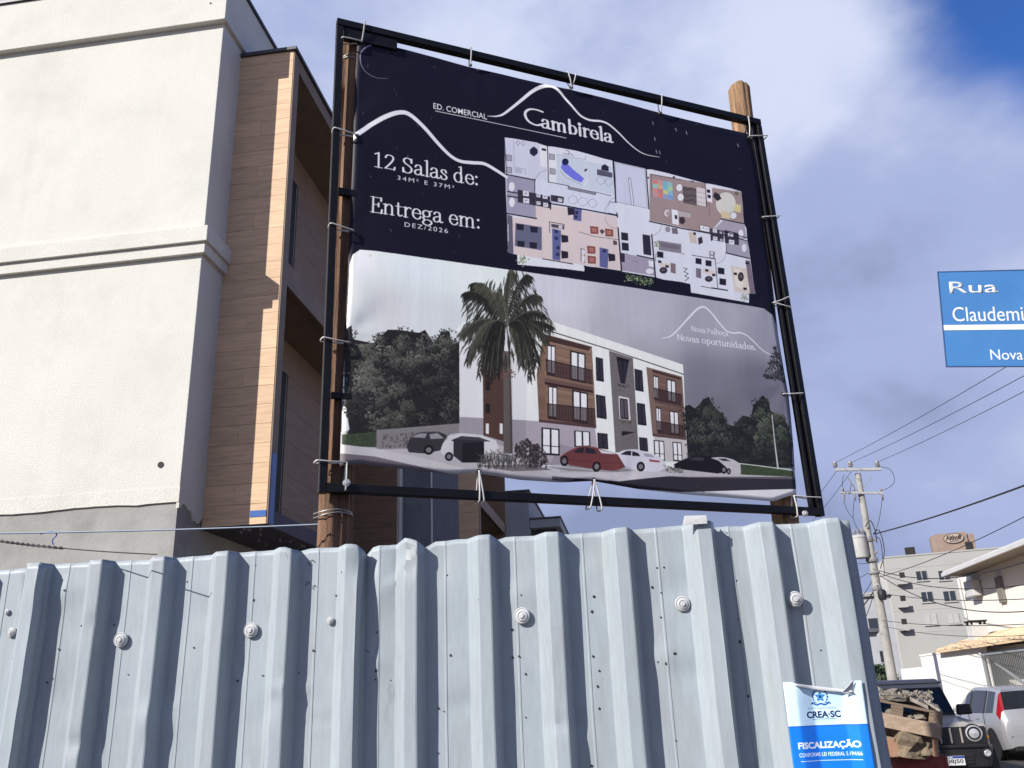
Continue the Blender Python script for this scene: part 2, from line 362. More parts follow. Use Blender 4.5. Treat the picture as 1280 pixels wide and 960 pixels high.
q = MB(); q.box(0.572, 0.5765, 0.47, 0.58, 3.22, 3.9); q.build('blue_film', m_tape, B)
# bolts and lumps on the rough slab under the box
q = MB()
for i in range(22): q.lathe([(0.012, 0), (0.012, -0.02), (0.0, -0.024)], c=(random.uniform(0.1, .5), random.uniform(.5, 2.6), 3.2), n=6)
o = q.build('slab_drips', m_render, B); o['kind'] = 'stuff'

NB = thing('neighbour_house', 'grey house with stepped flat parapets seen under the lower frame bar', 'house', S(-3.4, 24.0, 0), GROT)
m_nb = mat('grey_house_render', (0.40, 0.41, 0.44), rough=0.9, var=0.1, vs=1.0, bump=0.2, bs=40)
def nbx(name, m, b, bevel=0.01): q = MB(); q.box(*b); return q.build(name, m, NB, bevel=bevel)
nbx('wall', m_nb, (-4, 0.58, 0, 9, 0, 7.12)); nbx('coping', m_coping, (-4, 0.62, -0.04, 9.04, 7.12, 7.19))
nbx('canopy', m_nb, (0.585, 1.44, -0.02, 5, 6.08, 6.32)); nbx('coping', m_coping, (0.59, 1.47, -0.05, 5.03, 6.32, 6.37)); nbx('porch_wall', m_dgrey, (0.585, 1.3, 0.3, 4.8, 0, 6.08))
# ------------------------------------------------------------------ corrugated metal hoarding
FP = np.array([0, 3.1, 0.0])                    # the crests of the sheets lie on this plane
FW = thing('metal_fence', 'corrugated pale blue grey metal hoarding with big washers and nail holes', 'fence', FP, GROT)
def fence_xz(px, py):
    p = on_plane(px, py, FP, R) - FP; return float(p @ U), float(p[2])
m_sheet = mat('painted_galvanised_sheet', (0.372, 0.425, 0.462), rough=0.5, metal=0.0, var=0.06, vs=1.3, stretch=(3, 3, .5), bump=0.05, bs=5, spec=0.4,
              dirt=(0.30, 0.32, 0.33), dirt_amt=0.75, dirt_scale=3.0, fine=0.05, fs=25)
add_layer(m_sheet, (0.52, 0.53, 0.53), 1.6, (4, 4, .35), .52, .8, .45, .75); add_layer(m_sheet, (0.17, 0.18, 0.19), 9.0, (1, 1, .22), .64, .72, .55, .8); add_layer(m_sheet, (0.22, 0.20, 0.17), 26.0, (1, 1, .6), .70, .74, .6)
m_washer = mat('white_plastic_washer', (0.58, 0.59, 0.60), rough=0.5, var=0.12, vs=20)
m_steelpost = mat('timber_rail', (0.25, 0.17, 0.11), rough=0.85, var=0.3, vs=3, stretch=(1, 1, 6))
edge_px = [(47.5,706),(126,697),(204,690),(283,687),(362,684),(444.6,681),(519.6,672),(611,667),(696.7,664),(783,660),(886.7,652),(965.7,650),(1049,648)]
XE = [fence_xz(*p)[0] for p in edge_px]
DEP = 0.060
def half_profile(xl, xr):
    """one period from the right edge of one crest to the right edge of the next: list of (x, y)"""
    cw, lf, rf = 0.044, 0.046, 0.018; L = xr - xl; rr = 0.0025
    p = [(xl+rr*.7, 0.0015), (xl+rf-rr*.5, DEP-0.002), (xl+rf+rr, DEP)]
    a, b = xl+rf+rr, xr-cw-lf; m = a + (b-a)*0.46
    p += [(a+(m-a)*.5, DEP), (m-0.005, DEP), (m-0.002, DEP-0.0018), (m+0.002, DEP-0.0018), (m+0.004, DEP), (m+(b-m)*.5, DEP), (b-rr, DEP), (b+rr*.6, DEP-0.002), (xr-cw-rr*.6, 0.002), (xr-cw+rr, 0), (xr-cw*.5, 0.0), (xr-rr, 0)]
    return p
pitch = 0.247
starts = [XE[0]-3*pitch, XE[0]-2*pitch, XE[0]-pitch] + XE
rs = np.random.default_rng(5)
def smooth_noise(x, z, k, seed):
    r_ = np.random.default_rng(seed); v = 0
    for i in range(5):
        a, b, c = r_.uniform(-1, 1, 3); v += math.sin(k*(a*x+b*z)*2 + c*6)
    return v/5
DENTS = []
for (px, py, amp, sx, sz) in [(505,690,.028,.05,.07),(470,730,-.018,.05,.12),(448,700,.02,.03,.06),(330,885,.012,.03,.04),(360,860,-.010,.05,.02),(290,830,.01,.02,.05),
        (185,900,-.012,.05,.05),(70,860,.014,.03,.10),(90,930,.012,.05,.03),(650,740,-.010,.06,.05),(840,735,.010,.05,.06),(830,820,-.012,.05,.05),(870,840,.008,.04,.04),
        (460,830,-.012,.04,.04),(700,905,.01,.05,.03),(545,700,.012,.04,.08),(960,720,-.006,.08,.08),(575,880,.010,.05,.04),(60,740,-.012,.06,.05),(245,760,.006,.05,.06),(725,690,.008,.06,.05),(120,775,.012,.02,.03)]:
    x, z = fence_xz(px, py); DENTS.append((x, z, amp, sx, sz))
CREASE = []
for (ax_, ay_, bx_, by_, amp, wd_) in [(530,674,472,742,-.013,.011),(118,886,164,884,.007,.008),(172,929,200,926,.008,.007),(208,872,228,905,-.008,.008),(365,905,420,898,.006,.008),(452,772,468,842,-.007,.009),(330,882,352,868,.006,.007),(845,745,880,742,-.005,.01),(690,905,735,900,.005,.008),(545,812,580,806,-.005,.008)]:
    CREASE.append((*fence_xz(ax_, ay_), *fence_xz(bx_, by_), amp, wd_))
def dent(x, z):
    v = 0.0016*smooth_noise(x, z, 9, 1) + 0.0010*smooth_noise(x, z, 26, 2)
    for (a, b, amp, sx, sz) in DENTS:
        q = ((x-a)/sx)**2 + ((z-b)/sz)**2
        if q < 9: v += 0.85*amp*math.exp(-q)
    for (x0, z0, x1, z1, amp, wd_) in CREASE:
        dx, dz = x1-x0, z1-z0; t = max(0, min(1, ((x-x0)*dx+(z-z0)*dz)/(dx*dx+dz*dz))); q = ((x-x0-t*dx)**2+(z-z0-t*dz)**2)/wd_**2
        if q < 9: v += amp*(1 if abs(amp) > .01 else .5)*math.exp(-q)*(.1+.9*math.sin(PI*min(1, max(0, t))))
    return v
def top_z(x, base, sd):
    t = base + 0.003*math.sin(x*7+sd) + 0.002*smooth_noise(x, 0.3, 40, 9+sd)
    for (a, amp, s_) in [(fence_xz(505,680)[0], 0.012, .03), (fence_xz(528,672)[0], -0.022, .02), (fence_xz(452,690)[0], -0.03, .018), (fence_xz(620,664)[0], -0.012, .012), (fence_xz(365,684)[0], -.012, .02)]:
        t += amp*math.exp(-((x-a)/s_)**2)
    return t
def sheet(i0, i1, base, yo, under, free, sd, end=False):
    prof = []
    if under: xl = starts[i0]; prof += [(xl-0.052, 0.0), (xl-0.026, 0), (xl-0.004, 0)]
    for i in range(i0, i1): prof += half_profile(starts[i], starts[i+1])
    xr = starts[i1]
    prof += [(xr+0.003, 0.0015), (xr+0.009, 0.026), (xr+0.016, 0.046 if not end else .05)]
    if end: prof += [(xr+0.022, DEP), (xr+0.05, DEP)]
    nz = 110; q = MB(); n = len(prof)
    xfree = xr
    for j in range(nz+1):
        t = j/nz
        for (x, y) in prof:
            zt = top_z(x, base, sd); z = 0.02 + (zt-0.02)*t
            d = dent(x, z)
            lift = 0
            if free and x > xfree-0.006: lift = -(0.010 + 0.010*smooth_noise(3.0*sd, z, 7, 20+sd) + 0.006*smooth_noise(sd, z, 22, 30+sd)) * (x-xfree+0.006)/0.024
            sag = 0.004*smooth_noise(x*.3, z*.6, 4, 50+sd)
            q.v.append((x + 0.004*smooth_noise(x*.2, z, 5, 60+sd), y + yo + d*0.8 + lift + sag, z))
    for j in range(nz):
        for i in range(n-1):
            a = j*n+i; q.f.append((a, a+1, a+n+1, a+n))
    o = q.build('sheet_panel', m_sheet, FW, smooth=17, fix=False)
    md = o.modifiers.new('wn', 'WEIGHTED_NORMAL'); md.keep_sharp = True
    md = o.modifiers.new('solid', 'SOLIDIFY'); md.thickness = 0.0012; md.offset = 1
    return o
sheet(0, 3, 2.158, 0.0, False, True, 1)
sheet(3, 8, 2.163, 0.006, True, True, 2)
sheet(8, 13, 2.160, 0.012, True, True, 3)
sheet(13, 15, 2.148, 0.018, True, False, 4, end=True)
q = MB()                                       # pale offcut folded over the top of the third sheet
x0, z0 = fence_xz(853, 657); x1, _ = fence_xz(884, 655)
q.add([(x0,-0.004,2.15),(x1,-0.004,2.15),(x1,-0.006,2.178),(x0+.01,-0.003,2.182),(x0+.01,0.03,2.18),(x1,0.03,2.175)], [(0,1,2,3),(3,2,5,4)])
q.build('offcut', m_washer, FW, solid=0.002)
for zc in (2.0, 1.42, 0.5):
    q = MB(); q.bar((XE[0]-0.8, DEP+0.045, zc), (XE[-1]+0.02, DEP+0.045, zc), 0.05, 0.07); q.build('rail', m_steelpost, FW, bevel=.003)
for xp in (XE[1], XE[5]-0.1, XE[9], XE[-1]-0.05):
    q = MB(); q.bar((xp, DEP+0.115, 0), (xp, DEP+0.115, 2.05), 0.075, 0.075); q.build('post', m_steelpost, FW, bevel=.004)
# washers
q = MB(); q.lathe([(0.0275,0.0),(0.0275,-0.004),(0.024,-0.008),(0.0235,-0.0065),(0.019,-0.0065),(0.0185,-0.011),(0.013,-0.0135),(0.0125,-0.011),(0.009,-0.011),(0.0085,-0.017),(0.0,-0.0175)], axis='y', n=28)
ws = q.build('washer_screw', m_washer, FW, smooth=40)
def crest_y(x):
    y = DEP
    for i in range(len(starts)-1):
        if starts[i] <= x <= starts[i+1]:
            pr = half_profile(starts[i], starts[i+1]); xs = [starts[i]]+[a for a, b in pr]; ys = [0]+[b for a, b in pr]; y = float(np.interp(x, xs, ys))
    if x > starts[-1]: y = 0.02
    return y
def sheet_off(x):
    for i, a in ((13, .018), (8, .012), (3, .006)):
        if x > starts[i]: return a
    return 0.0
for k, (px, py, s_) in enumerate([(153,800,1),(315,788,1),(653,770,1.05),(853,755,.95),(992,750,.95),(413,776,.5),(12,790,.7),(10,765,.4)]):
    x, z = fence_xz(px, py); o = ws if k == 0 else piece('washer_screw', ws.data, FW)
    y = crest_y(x) + sheet_off(x) + dent(x, z)*.8
    # correct for the depth of the valley
    p = on_plane(px, py, FP + R*y, R) - FP; x, z = float(p @ U), float(p[2])
    yy = min(crest_y(x+dx) for dx in (-.018*s_, 0, .018*s_)); o.location = (x, yy+sheet_off(x)+dent(x, z)*.8-0.007, z); o.scale = (s_, s_, s_)
    if px == 992: o.location.y = 0.048
    o.rotation_euler = (random.uniform(-.12,.12), random.uniform(0, 6), random.uniform(-.12,.12))
# nail holes
q = MB(); q.lathe([(0.0052,-0.0002),(0.0036,0.0006),(0.003,0.002),(0.0,0.0022)], axis='y', n=10); nh = None
m_hole = mat('nail_hole_dark', (0.015, 0.014, 0.014), rough=0.6)
H4 = [(592,372),(613,580),(801,430),(750,685),(826,668),(945,660),(1057,414),(990,590),(33,613),(168,678),(405,665),(360,508),(249,510),(187,585),(209,400),(1080,342),(808,320),(150,690)]
H5 = [(113,372),(91,442),(30,607),(228,402),(219,553),(190,610),(196,612),(219,668),(215,695),(260,697),(430,382),(440,622),(403,780),(420,790),(403,915),(617,421),(652,442),(625,545),(645,625),(626,628),(665,678),(665,808),(523,455)]
H6 = [(120,355),(113,408),(117,566),(139,617),(133,672),(139,750),(325,322),(356,341),(356,428),(405,556),(345,586),(374,592),(409,863),(621,299),(628,436),(635,515),(664,706),(920,545),(590,131),(343,254),(367,252),(112,952)]
allh = [(x/2.527, 580+y/2.527) for x, y in H4] + [(380+x/2.4, 560+y/2.4) for x, y in H5] + [(700+x/2.8225, 620+y/2.8225) for x, y in H6]
for px, py in allh:
    x, z = fence_xz(px, py); y = crest_y(x)+sheet_off(x)
    p = on_plane(px, py, FP + R*y, R) - FP; x, z = float(p @ U), float(p[2]); y = crest_y(x)+sheet_off(x)+dent(x, z)*.8
    if nh is None: o = nh = q.build('nail_hole', m_hole, FW, fix=False)
    else: o = piece('nail_hole', nh.data, FW)
    sc = random.choice((.45, .6, .7, .9)); o.location = (x, y-0.0022, z); o.scale = (sc, 1, sc*random.uniform(.8, 1.4)); o.rotation_euler = (0, random.uniform(0, 6), 0)
# thin curled scraps of wire and scratches left on the sheets
m_scr = mat('old_wire', (0.12, 0.12, 0.13), rough=0.6, metal=.5)
def scrap(px, py, s_):
    q = MB(); x, z = fence_xz(px, py); y = crest_y(x)+sheet_off(x)-0.003
    pts = []
    for i in range(9):
        a = i/8*4.2; pts.append((x + s_*math.cos(a)*(0.3+.1*i), y-0.003*random.random(), z + s_*math.sin(a)*(0.4+.06*i)))
    q.tube(pts, 0.0011, 5); q.build('wire_scrap', m_scr, FW, smooth=60)
random.seed(21)
for a in ((383, 700, .016), (378, 727, .012), (386, 731, .010), (63, 735, .010)): scrap(*a)
# ------------------------------------------------------------------ billboard: frame, posts, printed banner
BB0 = at_dist(398, 610, 4.6)
_d = ray(3499, 765); BBH = math.atan2(_d[0], _d[1])
UB = np.array([math.sin(BBH), math.cos(BBH), 0]); NB_ = np.array([math.cos(BBH), -math.sin(BBH), 0])   # along the board; out of its face, to the camera
BBO = np.array([BB0[0], BB0[1], 0.0])
BROT = math.atan2(UB[1], UB[0])
def bb(px, py, off=0.0):      # photo point -> (a, z) on the board's plane; off is towards the viewer
    p = on_plane(px, py, BBO + NB_*off, NB_) - BBO; return float(p @ UB), float(p[2])
# local frame of the board: x along it, y = away from the viewer, z up
m_frame = mat('black_painted_steel', (0.008, 0.008, 0.011), rough=0.45, var=0.25, vs=4, bump=0.1, bs=30, spec=0.2, dirt=(0.03, 0.03, 0.035), dirt_amt=0.25, dirt_scale=9)
def post_mat(nm, c): return mat(nm, c, rough=0.85, var=0.5, vs=2.2, stretch=(9, 9, .7), bump=0.9, bs=14, dirt=(0.03, 0.018, 0.012), dirt_amt=0.8, dirt_scale=3.5, fine=.2, fs=40)
m_post = post_mat('weathered_wood', (0.20, 0.11, 0.065)); m_post2 = post_mat('pale_weathered_wood', (0.36, 0.215, 0.115))
m_tie = mat('white_nylon_tie', (0.72, 0.70, 0.66), rough=0.6, var=0.1)
m_wire = mat('galvanised_wire', (0.35, 0.34, 0.33), rough=0.45, metal=0.6, var=0.2)
FR = thing('billboard_frame', 'black square steel billboard frame carried on two round wooden posts', 'billboard frame', BBO, BROT)
aL, aR, zB, zT = 0.0, 3.31, 2.665, 5.80; TW = 0.043
def fbar(a0, a1, z0, z1, y0=-0.02, y1=0.03):
    q = MB(); q.box(a0, a1, y0, y1, z0, z1); return q.build('frame_bar', m_frame, FR, bevel=0.003)
fbar(aL, aR, zT-0.05, zT); fbar(aL+0.03, aR-TW, zB+.003, zB+0.052)
fbar(aL, aL+TW, zB-0.002, zT-0.057); fbar(aR-TW, aR, zB-0.002, zT-0.057)
q = MB(); q.box(aR-0.088, aR-0.066, -0.005, 0.03, zB+0.057, zT-0.06); q.build('inner_bar', m_frame, FR, bevel=.002)
q = MB(); q.box(aL+0.05, aL+0.17, 0.0, 0.03, 4.50, 4.545); q.build('bracket', m_frame, FR, bevel=.002)
q = MB(); q.box(aL+0.05, aL+0.40, -0.012, 0.03, zT-0.14, zT-0.057); q.build('bracket', m_frame, FR, bevel=.002)
q = MB(); q.box(aL+0.05, aL+0.16, 0.0, 0.03, 3.20, 3.235); q.build('bracket', m_frame, FR, bevel=.002)
for (px, py) in ((1003, 643), (432, 605)):
    a, z = bb(px, py); q = MB(); q.lathe([(0.02, 0), (0.02, -0.012), (0.009, -0.013), (0.009, -0.022), (0, -0.022)], c=(a, -0.021, z), axis='y', n=12); q.build('bolt', m_washer, FR)
def wood_post(p0, p1, r0, r1, m, seed):
    r_ = np.random.default_rng(seed); q = MB(); n = 36; nz = 70
    ph = r_.uniform(0, 6, 8); fr = r_.integers(2, 13, 8)
    p0, p1 = np.array(p0), np.array(p1)
    for j in range(nz+1):
        t = j/nz; c = p0 + (p1-p0)*t; rad = r0 + (r1-r0)*t + 0.004*math.sin(t*9+ph[0])
        for k in range(n):
            a = 2*PI*k/n; dr = sum(0.0022*math.sin(fr[i]*a + ph[i] + 1.5*math.sin(t*5+ph[i])) for i in range(8))
            crack = -0.010 if (k in (9, 23, 31) and 0.1 < (t*3+k*.13) % 1 < 0.8) else 0
            top = 0.012*math.sin(a*2+ph[1]) if j == nz else 0
            q.v.append((c[0]+(rad+dr+crack)*math.cos(a), c[1]+(rad+dr+crack)*math.sin(a), c[2]+top))
    for j in range(nz):
        for k in range(n):
            k2 = (k+1) % n; q.f.append((j*n+k, j*n+k2, (j+1)*n+k2, (j+1)*n+k))
    q.f.append(tuple(nz*n+k for k in range(n))); q.f.append(tuple(reversed(range(n))))
    o = q.build('wooden_post', m, FR, smooth=50, fix=False); return o
yb = 0.125
a0, z0 = bb(417, 650, -yb); a1, _ = bb(439, 70, -yb)
k = (a1-a0)/(5.72-z0)
wood_post((a0-k*z0, yb, 0), (a1, yb, 5.735), 0.098, 0.078, m_post, 3)
a2, z2 = bb(980, 633, -yb); a3, z3 = bb(923.5, 110, -yb)
k = (a3-a2)/(z3-z2)
wood_post((a2-k*z2, yb, 0), (a3, yb, z3), 0.095, 0.083, m_post2, 8)
def ring(a, z, r, tilt, m=m_wire):
    q = MB(); pts = [(a + r*math.cos(t), yb + r*math.sin(t)*1.0, z + tilt*math.cos(t) + 0.004*math.sin(3*t)) for t in np.linspace(0, 2*PI, 33)]
    q.tube(pts, 0.0042, 6, caps=False); q.build('wire_loop', m, FR, smooth=60)
a, z = bb(416, 645, -yb); ring(a, z+.012, 0.101, 0.004); ring(a+.002, z-0.004, 0.102, 0.01)
a, z = bb(440, 78, -yb); ring(a, z, 0.083, 0.012); ring(a, z-.03, .083, -.012)

# ---------------- artwork of the banner, rasterised once into a colour image
CA0, CA1, CZ0, CZ1 = 0.10, 3.22, 2.70, 5.78
RES = 420
CWd, CHt = int((CA1-CA0)*RES), int((CZ1-CZ0)*RES)
KP = 1.0
class Canvas:
    def __init__(s, w, h): s.w, s.h = w, h; s.im = np.zeros((h, w, 3), np.float32)
    def mask_poly(s, polys, ss=3):
        allp = np.concatenate([np.asarray(p, float) for p in polys]); x0 = int(max(0, math.floor(allp[:,0].min()))); x1 = int(min(s.w, math.ceil(allp[:,0].max())+1)); y0 = int(max(0, math.floor(allp[:,1].min()))); y1 = int(min(s.h, math.ceil(allp[:,1].max())+1))
        if x1 <= x0 or y1 <= y0: return None
        nx, ny = (x1-x0)*ss, (y1-y0)*ss
        gx = x0 + (np.arange(nx)+.5)/ss; gy = y0 + (np.arange(ny)+.5)/ss
        m = np.zeros((ny, nx), bool)
        for p in polys:
            p = np.asarray(p, float); n = len(p)
            for i in range(n):
                (xa, ya), (xb, yb_) = p[i], p[(i+1) % n]
                if ya == yb_: continue
                lo, hi = (ya, yb_) if ya < yb_ else (yb_, ya)
                r_ = np.nonzero((gy >= lo) & (gy < hi))[0]
                if len(r_) == 0: continue
                xi = xa + (gy[r_]-ya)*(xb-xa)/(yb_-ya)
                m[r_] ^= gx[None, :] > xi[:, None]
        return x0, y0, m.reshape(y1-y0, ss, x1-x0, ss).mean((1, 3))
    def blend(s, res, col, alpha=1.0):
        if res is None: return
        x0, y0, a = res; h, w = a.shape; a = (a*alpha)[..., None]; reg = s.im[y0:y0+h, x0:x0+w]
        reg[:] = reg*(1-a) + np.asarray(col, np.float32)*a
    def poly(s, pts, col, alpha=1.0, ss=3): s.blend(s.mask_poly([pts], ss), col, alpha)
    def stroke(s, pts, width, col, alpha=1.0, ss=3):      # width: number, list or fn(dx, dy)
        pts = np.asarray(pts, float); n = len(pts)
        if callable(width):
            ws_ = [width(*(pts[min(i+1, n-1)]-pts[max(i-1, 0)])) for i in range(n)]
        elif hasattr(width, '__len__'): ws_ = list(np.interp(np.linspace(0, 1, n), np.linspace(0, 1, len(width)), width))
        else: ws_ = [width]*n
        mw = max(ws_)/2+1.5
        x0 = int(max(0, math.floor(pts[:,0].min()-mw))); x1 = int(min(s.w, math.ceil(pts[:,0].max()+mw))); y0 = int(max(0, math.floor(pts[:,1].min()-mw))); y1 = int(min(s.h, math.ceil(pts[:,1].max()+mw)))
        if x1 <= x0 or y1 <= y0: return
        gx, gy = np.meshgrid(x0+np.arange(x1-x0)+.5, y0+np.arange(y1-y0)+.5)
        best = np.full(gx.shape, -1e9)
        for i in range(n-1):
            a, b = pts[i], pts[i+1]; d = b-a; L2 = float(d @ d) or 1e-9
            t = np.clip(((gx-a[0])*d[0]+(gy-a[1])*d[1])/L2, 0, 1)
            dist = np.hypot(gx-a[0]-t*d[0], gy-a[1]-t*d[1]); best = np.maximum(best, (ws_[i]+(ws_[i+1]-ws_[i])*t)/2 - dist)
        s.blend((x0, y0, np.clip(best+.5, 0, 1)), col, alpha)
def spline(pts, n=8, closed=False):
    p = [np.array(q, float) for q in pts]; out = []
    m = len(p)
    for i in range(m if closed else m-1):
        if closed: a, b, c, d = p[i-1], p[i], p[(i+1) % m], p[(i+2) % m]
        else: a, b, c, d = p[max(i-1, 0)], p[i], p[i+1], p[min(i+2, m-1)]
        for k in range(n):
            t = k/n; out.append(0.5*((2*b)+(c-a)*t+(2*a-5*b+4*c-d)*t*t+(3*b-a-3*c+d)*t**3))
    out.append(p[0] if closed else p[-1]); return np.array(out)
# letters drawn as broad-pen strokes (unit = 1 em)
G = {}
def gl(ch, adv, *strokes): G[ch] = (adv, strokes)
L_ = lambda *p: ('L', p)
C_ = lambda *p: ('C', p)
O_ = lambda *p: ('O', p)
gl('1', .44, L_((.22,0),(.22,.68)), L_((.06,.60),(.22,.68)), L_((.06,0),(.38,0)))
gl('2', .52, C_((.07,.54),(.12,.64),(.23,.68),(.36,.63),(.39,.52),(.33,.38),(.2,.2),(.06,.03)), L_((.06,.025),(.43,.025)), L_((.43,.02),(.46,.13)))
gl('S', .50, C_((.40,.53),(.38,.62),(.30,.68),(.20,.69),(.1,.63),(.08,.52),(.16,.42),(.32,.32),(.41,.20),(.37,.06),(.24,-.01),(.12,.02),(.06,.12),(.05,.19)), L_((.40,.66),(.40,.50)), L_((.05,.02),(.05,.2)))
gl('a', .44, C_((.07,.36),(.12,.44),(.21,.46),(.29,.42),(.31,.33)), L_((.31,.34),(.31,.07)), C_((.31,.07),(.35,.0),(.43,.03)), C_((.31,.27),(.18,.24),(.07,.18),(.05,.08),(.12,.0),(.22,.01),(.31,.1)))
gl('l', .24, L_((.13,0),(.13,.74)), L_((.03,0),(.23,0)), L_((.03,.725),(.13,.74)))
gl('s', .36, C_((.28,.34),(.25,.43),(.17,.46),(.09,.42),(.08,.34),(.15,.27),(.25,.2),(.30,.11),(.25,.02),(.16,-.01),(.07,.04),(.05,.13)))
gl('d', .50, O_((.34,.35),(.25,.45),(.13,.42),(.05,.30),(.05,.14),(.13,.01),(.25,0),(.34,.10)), L_((.34,0),(.34,.74)), L_((.24,.725),(.34,.74)), L_((.34,0),(.45,.01)))
gl('e', .42, L_((.06,.25),(.37,.25)), C_((.37,.25),(.34,.38),(.22,.46),(.1,.40),(.05,.24),(.09,.08),(.22,-.01),(.34,.04),(.38,.12)))
gl(':', .20, ('D', ((.1,.05),(.1,.40))))
gl('.', .18, ('D', ((.09,.04),)))
gl('E', .52, L_((.13,0),(.13,.68)), L_((.03,.68),(.45,.68)), L_((.13,.36),(.35,.36)), L_((.03,0),(.47,0)), L_((.45,.68),(.45,.55)), L_((.47,0),(.49,.15)), L_((.35,.43),(.35,.29)))
gl('n', .50, L_((.11,0),(.11,.45)), C_((.11,.32),(.17,.41),(.26,.46),(.35,.42),(.38,.32)), L_((.38,.33),(.38,0)), L_((.02,0),(.20,0)), L_((.29,0),(.47,0)), L_((.02,.435),(.11,.45)))
gl('m', .76, L_((.11,0),(.11,.45)), C_((.11,.32),(.17,.41),(.25,.46),(.33,.42),(.36,.32)), L_((.36,.33),(.36,0)), C_((.36,.32),(.42,.41),(.50,.46),(.59,.42),(.62,.32)), L_((.62,.33),(.62,0)), L_((.02,0),(.20,0)), L_((.28,0),(.45,0)), L_((.53,0),(.71,0)), L_((.02,.435),(.11,.45)))
gl('t', .32, L_((.13,.58),(.13,.08)), C_((.13,.08),(.19,0),(.29,.05)), L_((.02,.44),(.28,.44)))
gl('r', .36, L_((.11,0),(.11,.45)), C_((.11,.30),(.18,.42),(.27,.46),(.33,.42)), L_((.02,0),(.21,0)), L_((.02,.435),(.11,.45)))
gl('g', .46, O_((.2,.45),(.08,.40),(.06,.30),(.1,.19),(.2,.16),(.31,.20),(.34,.30),(.31,.41)), L_((.31,.41),(.43,.46)), C_((.12,.18),(.07,.10),(.12,.03),(.28,.02),(.40,-.04),(.40,-.14),(.28,-.22),(.12,-.2),(.05,-.12),(.12,.0)))
gl('o', .44, O_((.21,.46),(.09,.41),(.05,.23),(.09,.05),(.21,0),(.33,.05),(.37,.23),(.33,.41)))
gl('p', .50, O_((.13,.35),(.22,.45),(.34,.42),(.42,.30),(.42,.15),(.34,.02),(.22,0),(.13,.1)), L_((.13,-.22),(.13,.46)))
gl('u', .48, L_((.10,.45),(.10,.12)), C_((.10,.13),(.14,.02),(.23,0),(.32,.06),(.36,.15)), L_((.36,.45),(.36,0)))
gl('i', .22, L_((.11,0),(.11,.45)), ('D', ((.11,.62),)))
gl('v', .42, L_((.04,.45),(.21,0)), L_((.21,0),(.38,.45)))
gl('N', .58, L_((.08,0),(.08,.68)), L_((.08,.68),(.48,0)), L_((.48,0),(.48,.68)))
gl('P', .48, L_((.10,0),(.10,.68)), C_((.10,.67),(.30,.67),(.41,.58),(.41,.44),(.30,.34),(.10,.33)))
gl('h', .48, L_((.10,0),(.10,.74)), C_((.10,.32),(.16,.41),(.25,.46),(.34,.42),(.37,.32)), L_((.37,.33),(.37,0)))
gl('ç', .40, C_((.36,.36),(.28,.45),(.16,.44),(.06,.32),(.06,.14),(.15,.01),(.28,0),(.36,.08)), C_((.22,0),(.27,-.08),(.2,-.15)))
gl('b', .48, O_((.12,.35),(.21,.45),(.33,.42),(.40,.30),(.40,.15),(.33,.02),(.21,0),(.12,.1)), L_((.12,0),(.12,.74)))
gl('C', .62, C_((.66,.74),(.42,.78),(.2,.72),(.06,.52),(.07,.26),(.2,.06),(.42,-.01),(.62,.1)))
gl(' ', .24)
def text_width(txt): return sum(G[c][0] for c in txt)
def pen_text(cv, txt, x, y, w, em, col, thick=.085, thin=.034, alpha=1.0, kern=0.0):
    sx = w/(text_width(txt) + kern*len(txt)); 
    for ch in txt:
        adv, strokes = G[ch]
        for kind, p in strokes:
            p = np.array(p, float)
            if kind == 'D':
                for q in p: cv.stroke([(x+q[0]*sx, y+q[1]*em), (x+q[0]*sx+.01, y+q[1]*em)], thick*1.45*em, col, alpha)
                continue
            if kind in 'CO': p = spline(p, 6, kind == 'O')
            elif len(p) == 2: p = np.array([p[0]+(p[1]-p[0])*t for t in np.linspace(0, 1, 4)])
            def wd(dx, dy):
                return (thin + (thick-thin)*abs(dy)/(math.hypot(dx, dy)+1e-9))*em
            cv.stroke(np.c_[x+p[:,0]*sx, y+p[:,1]*em], wd, col, alpha)
        x += (adv+kern)*sx
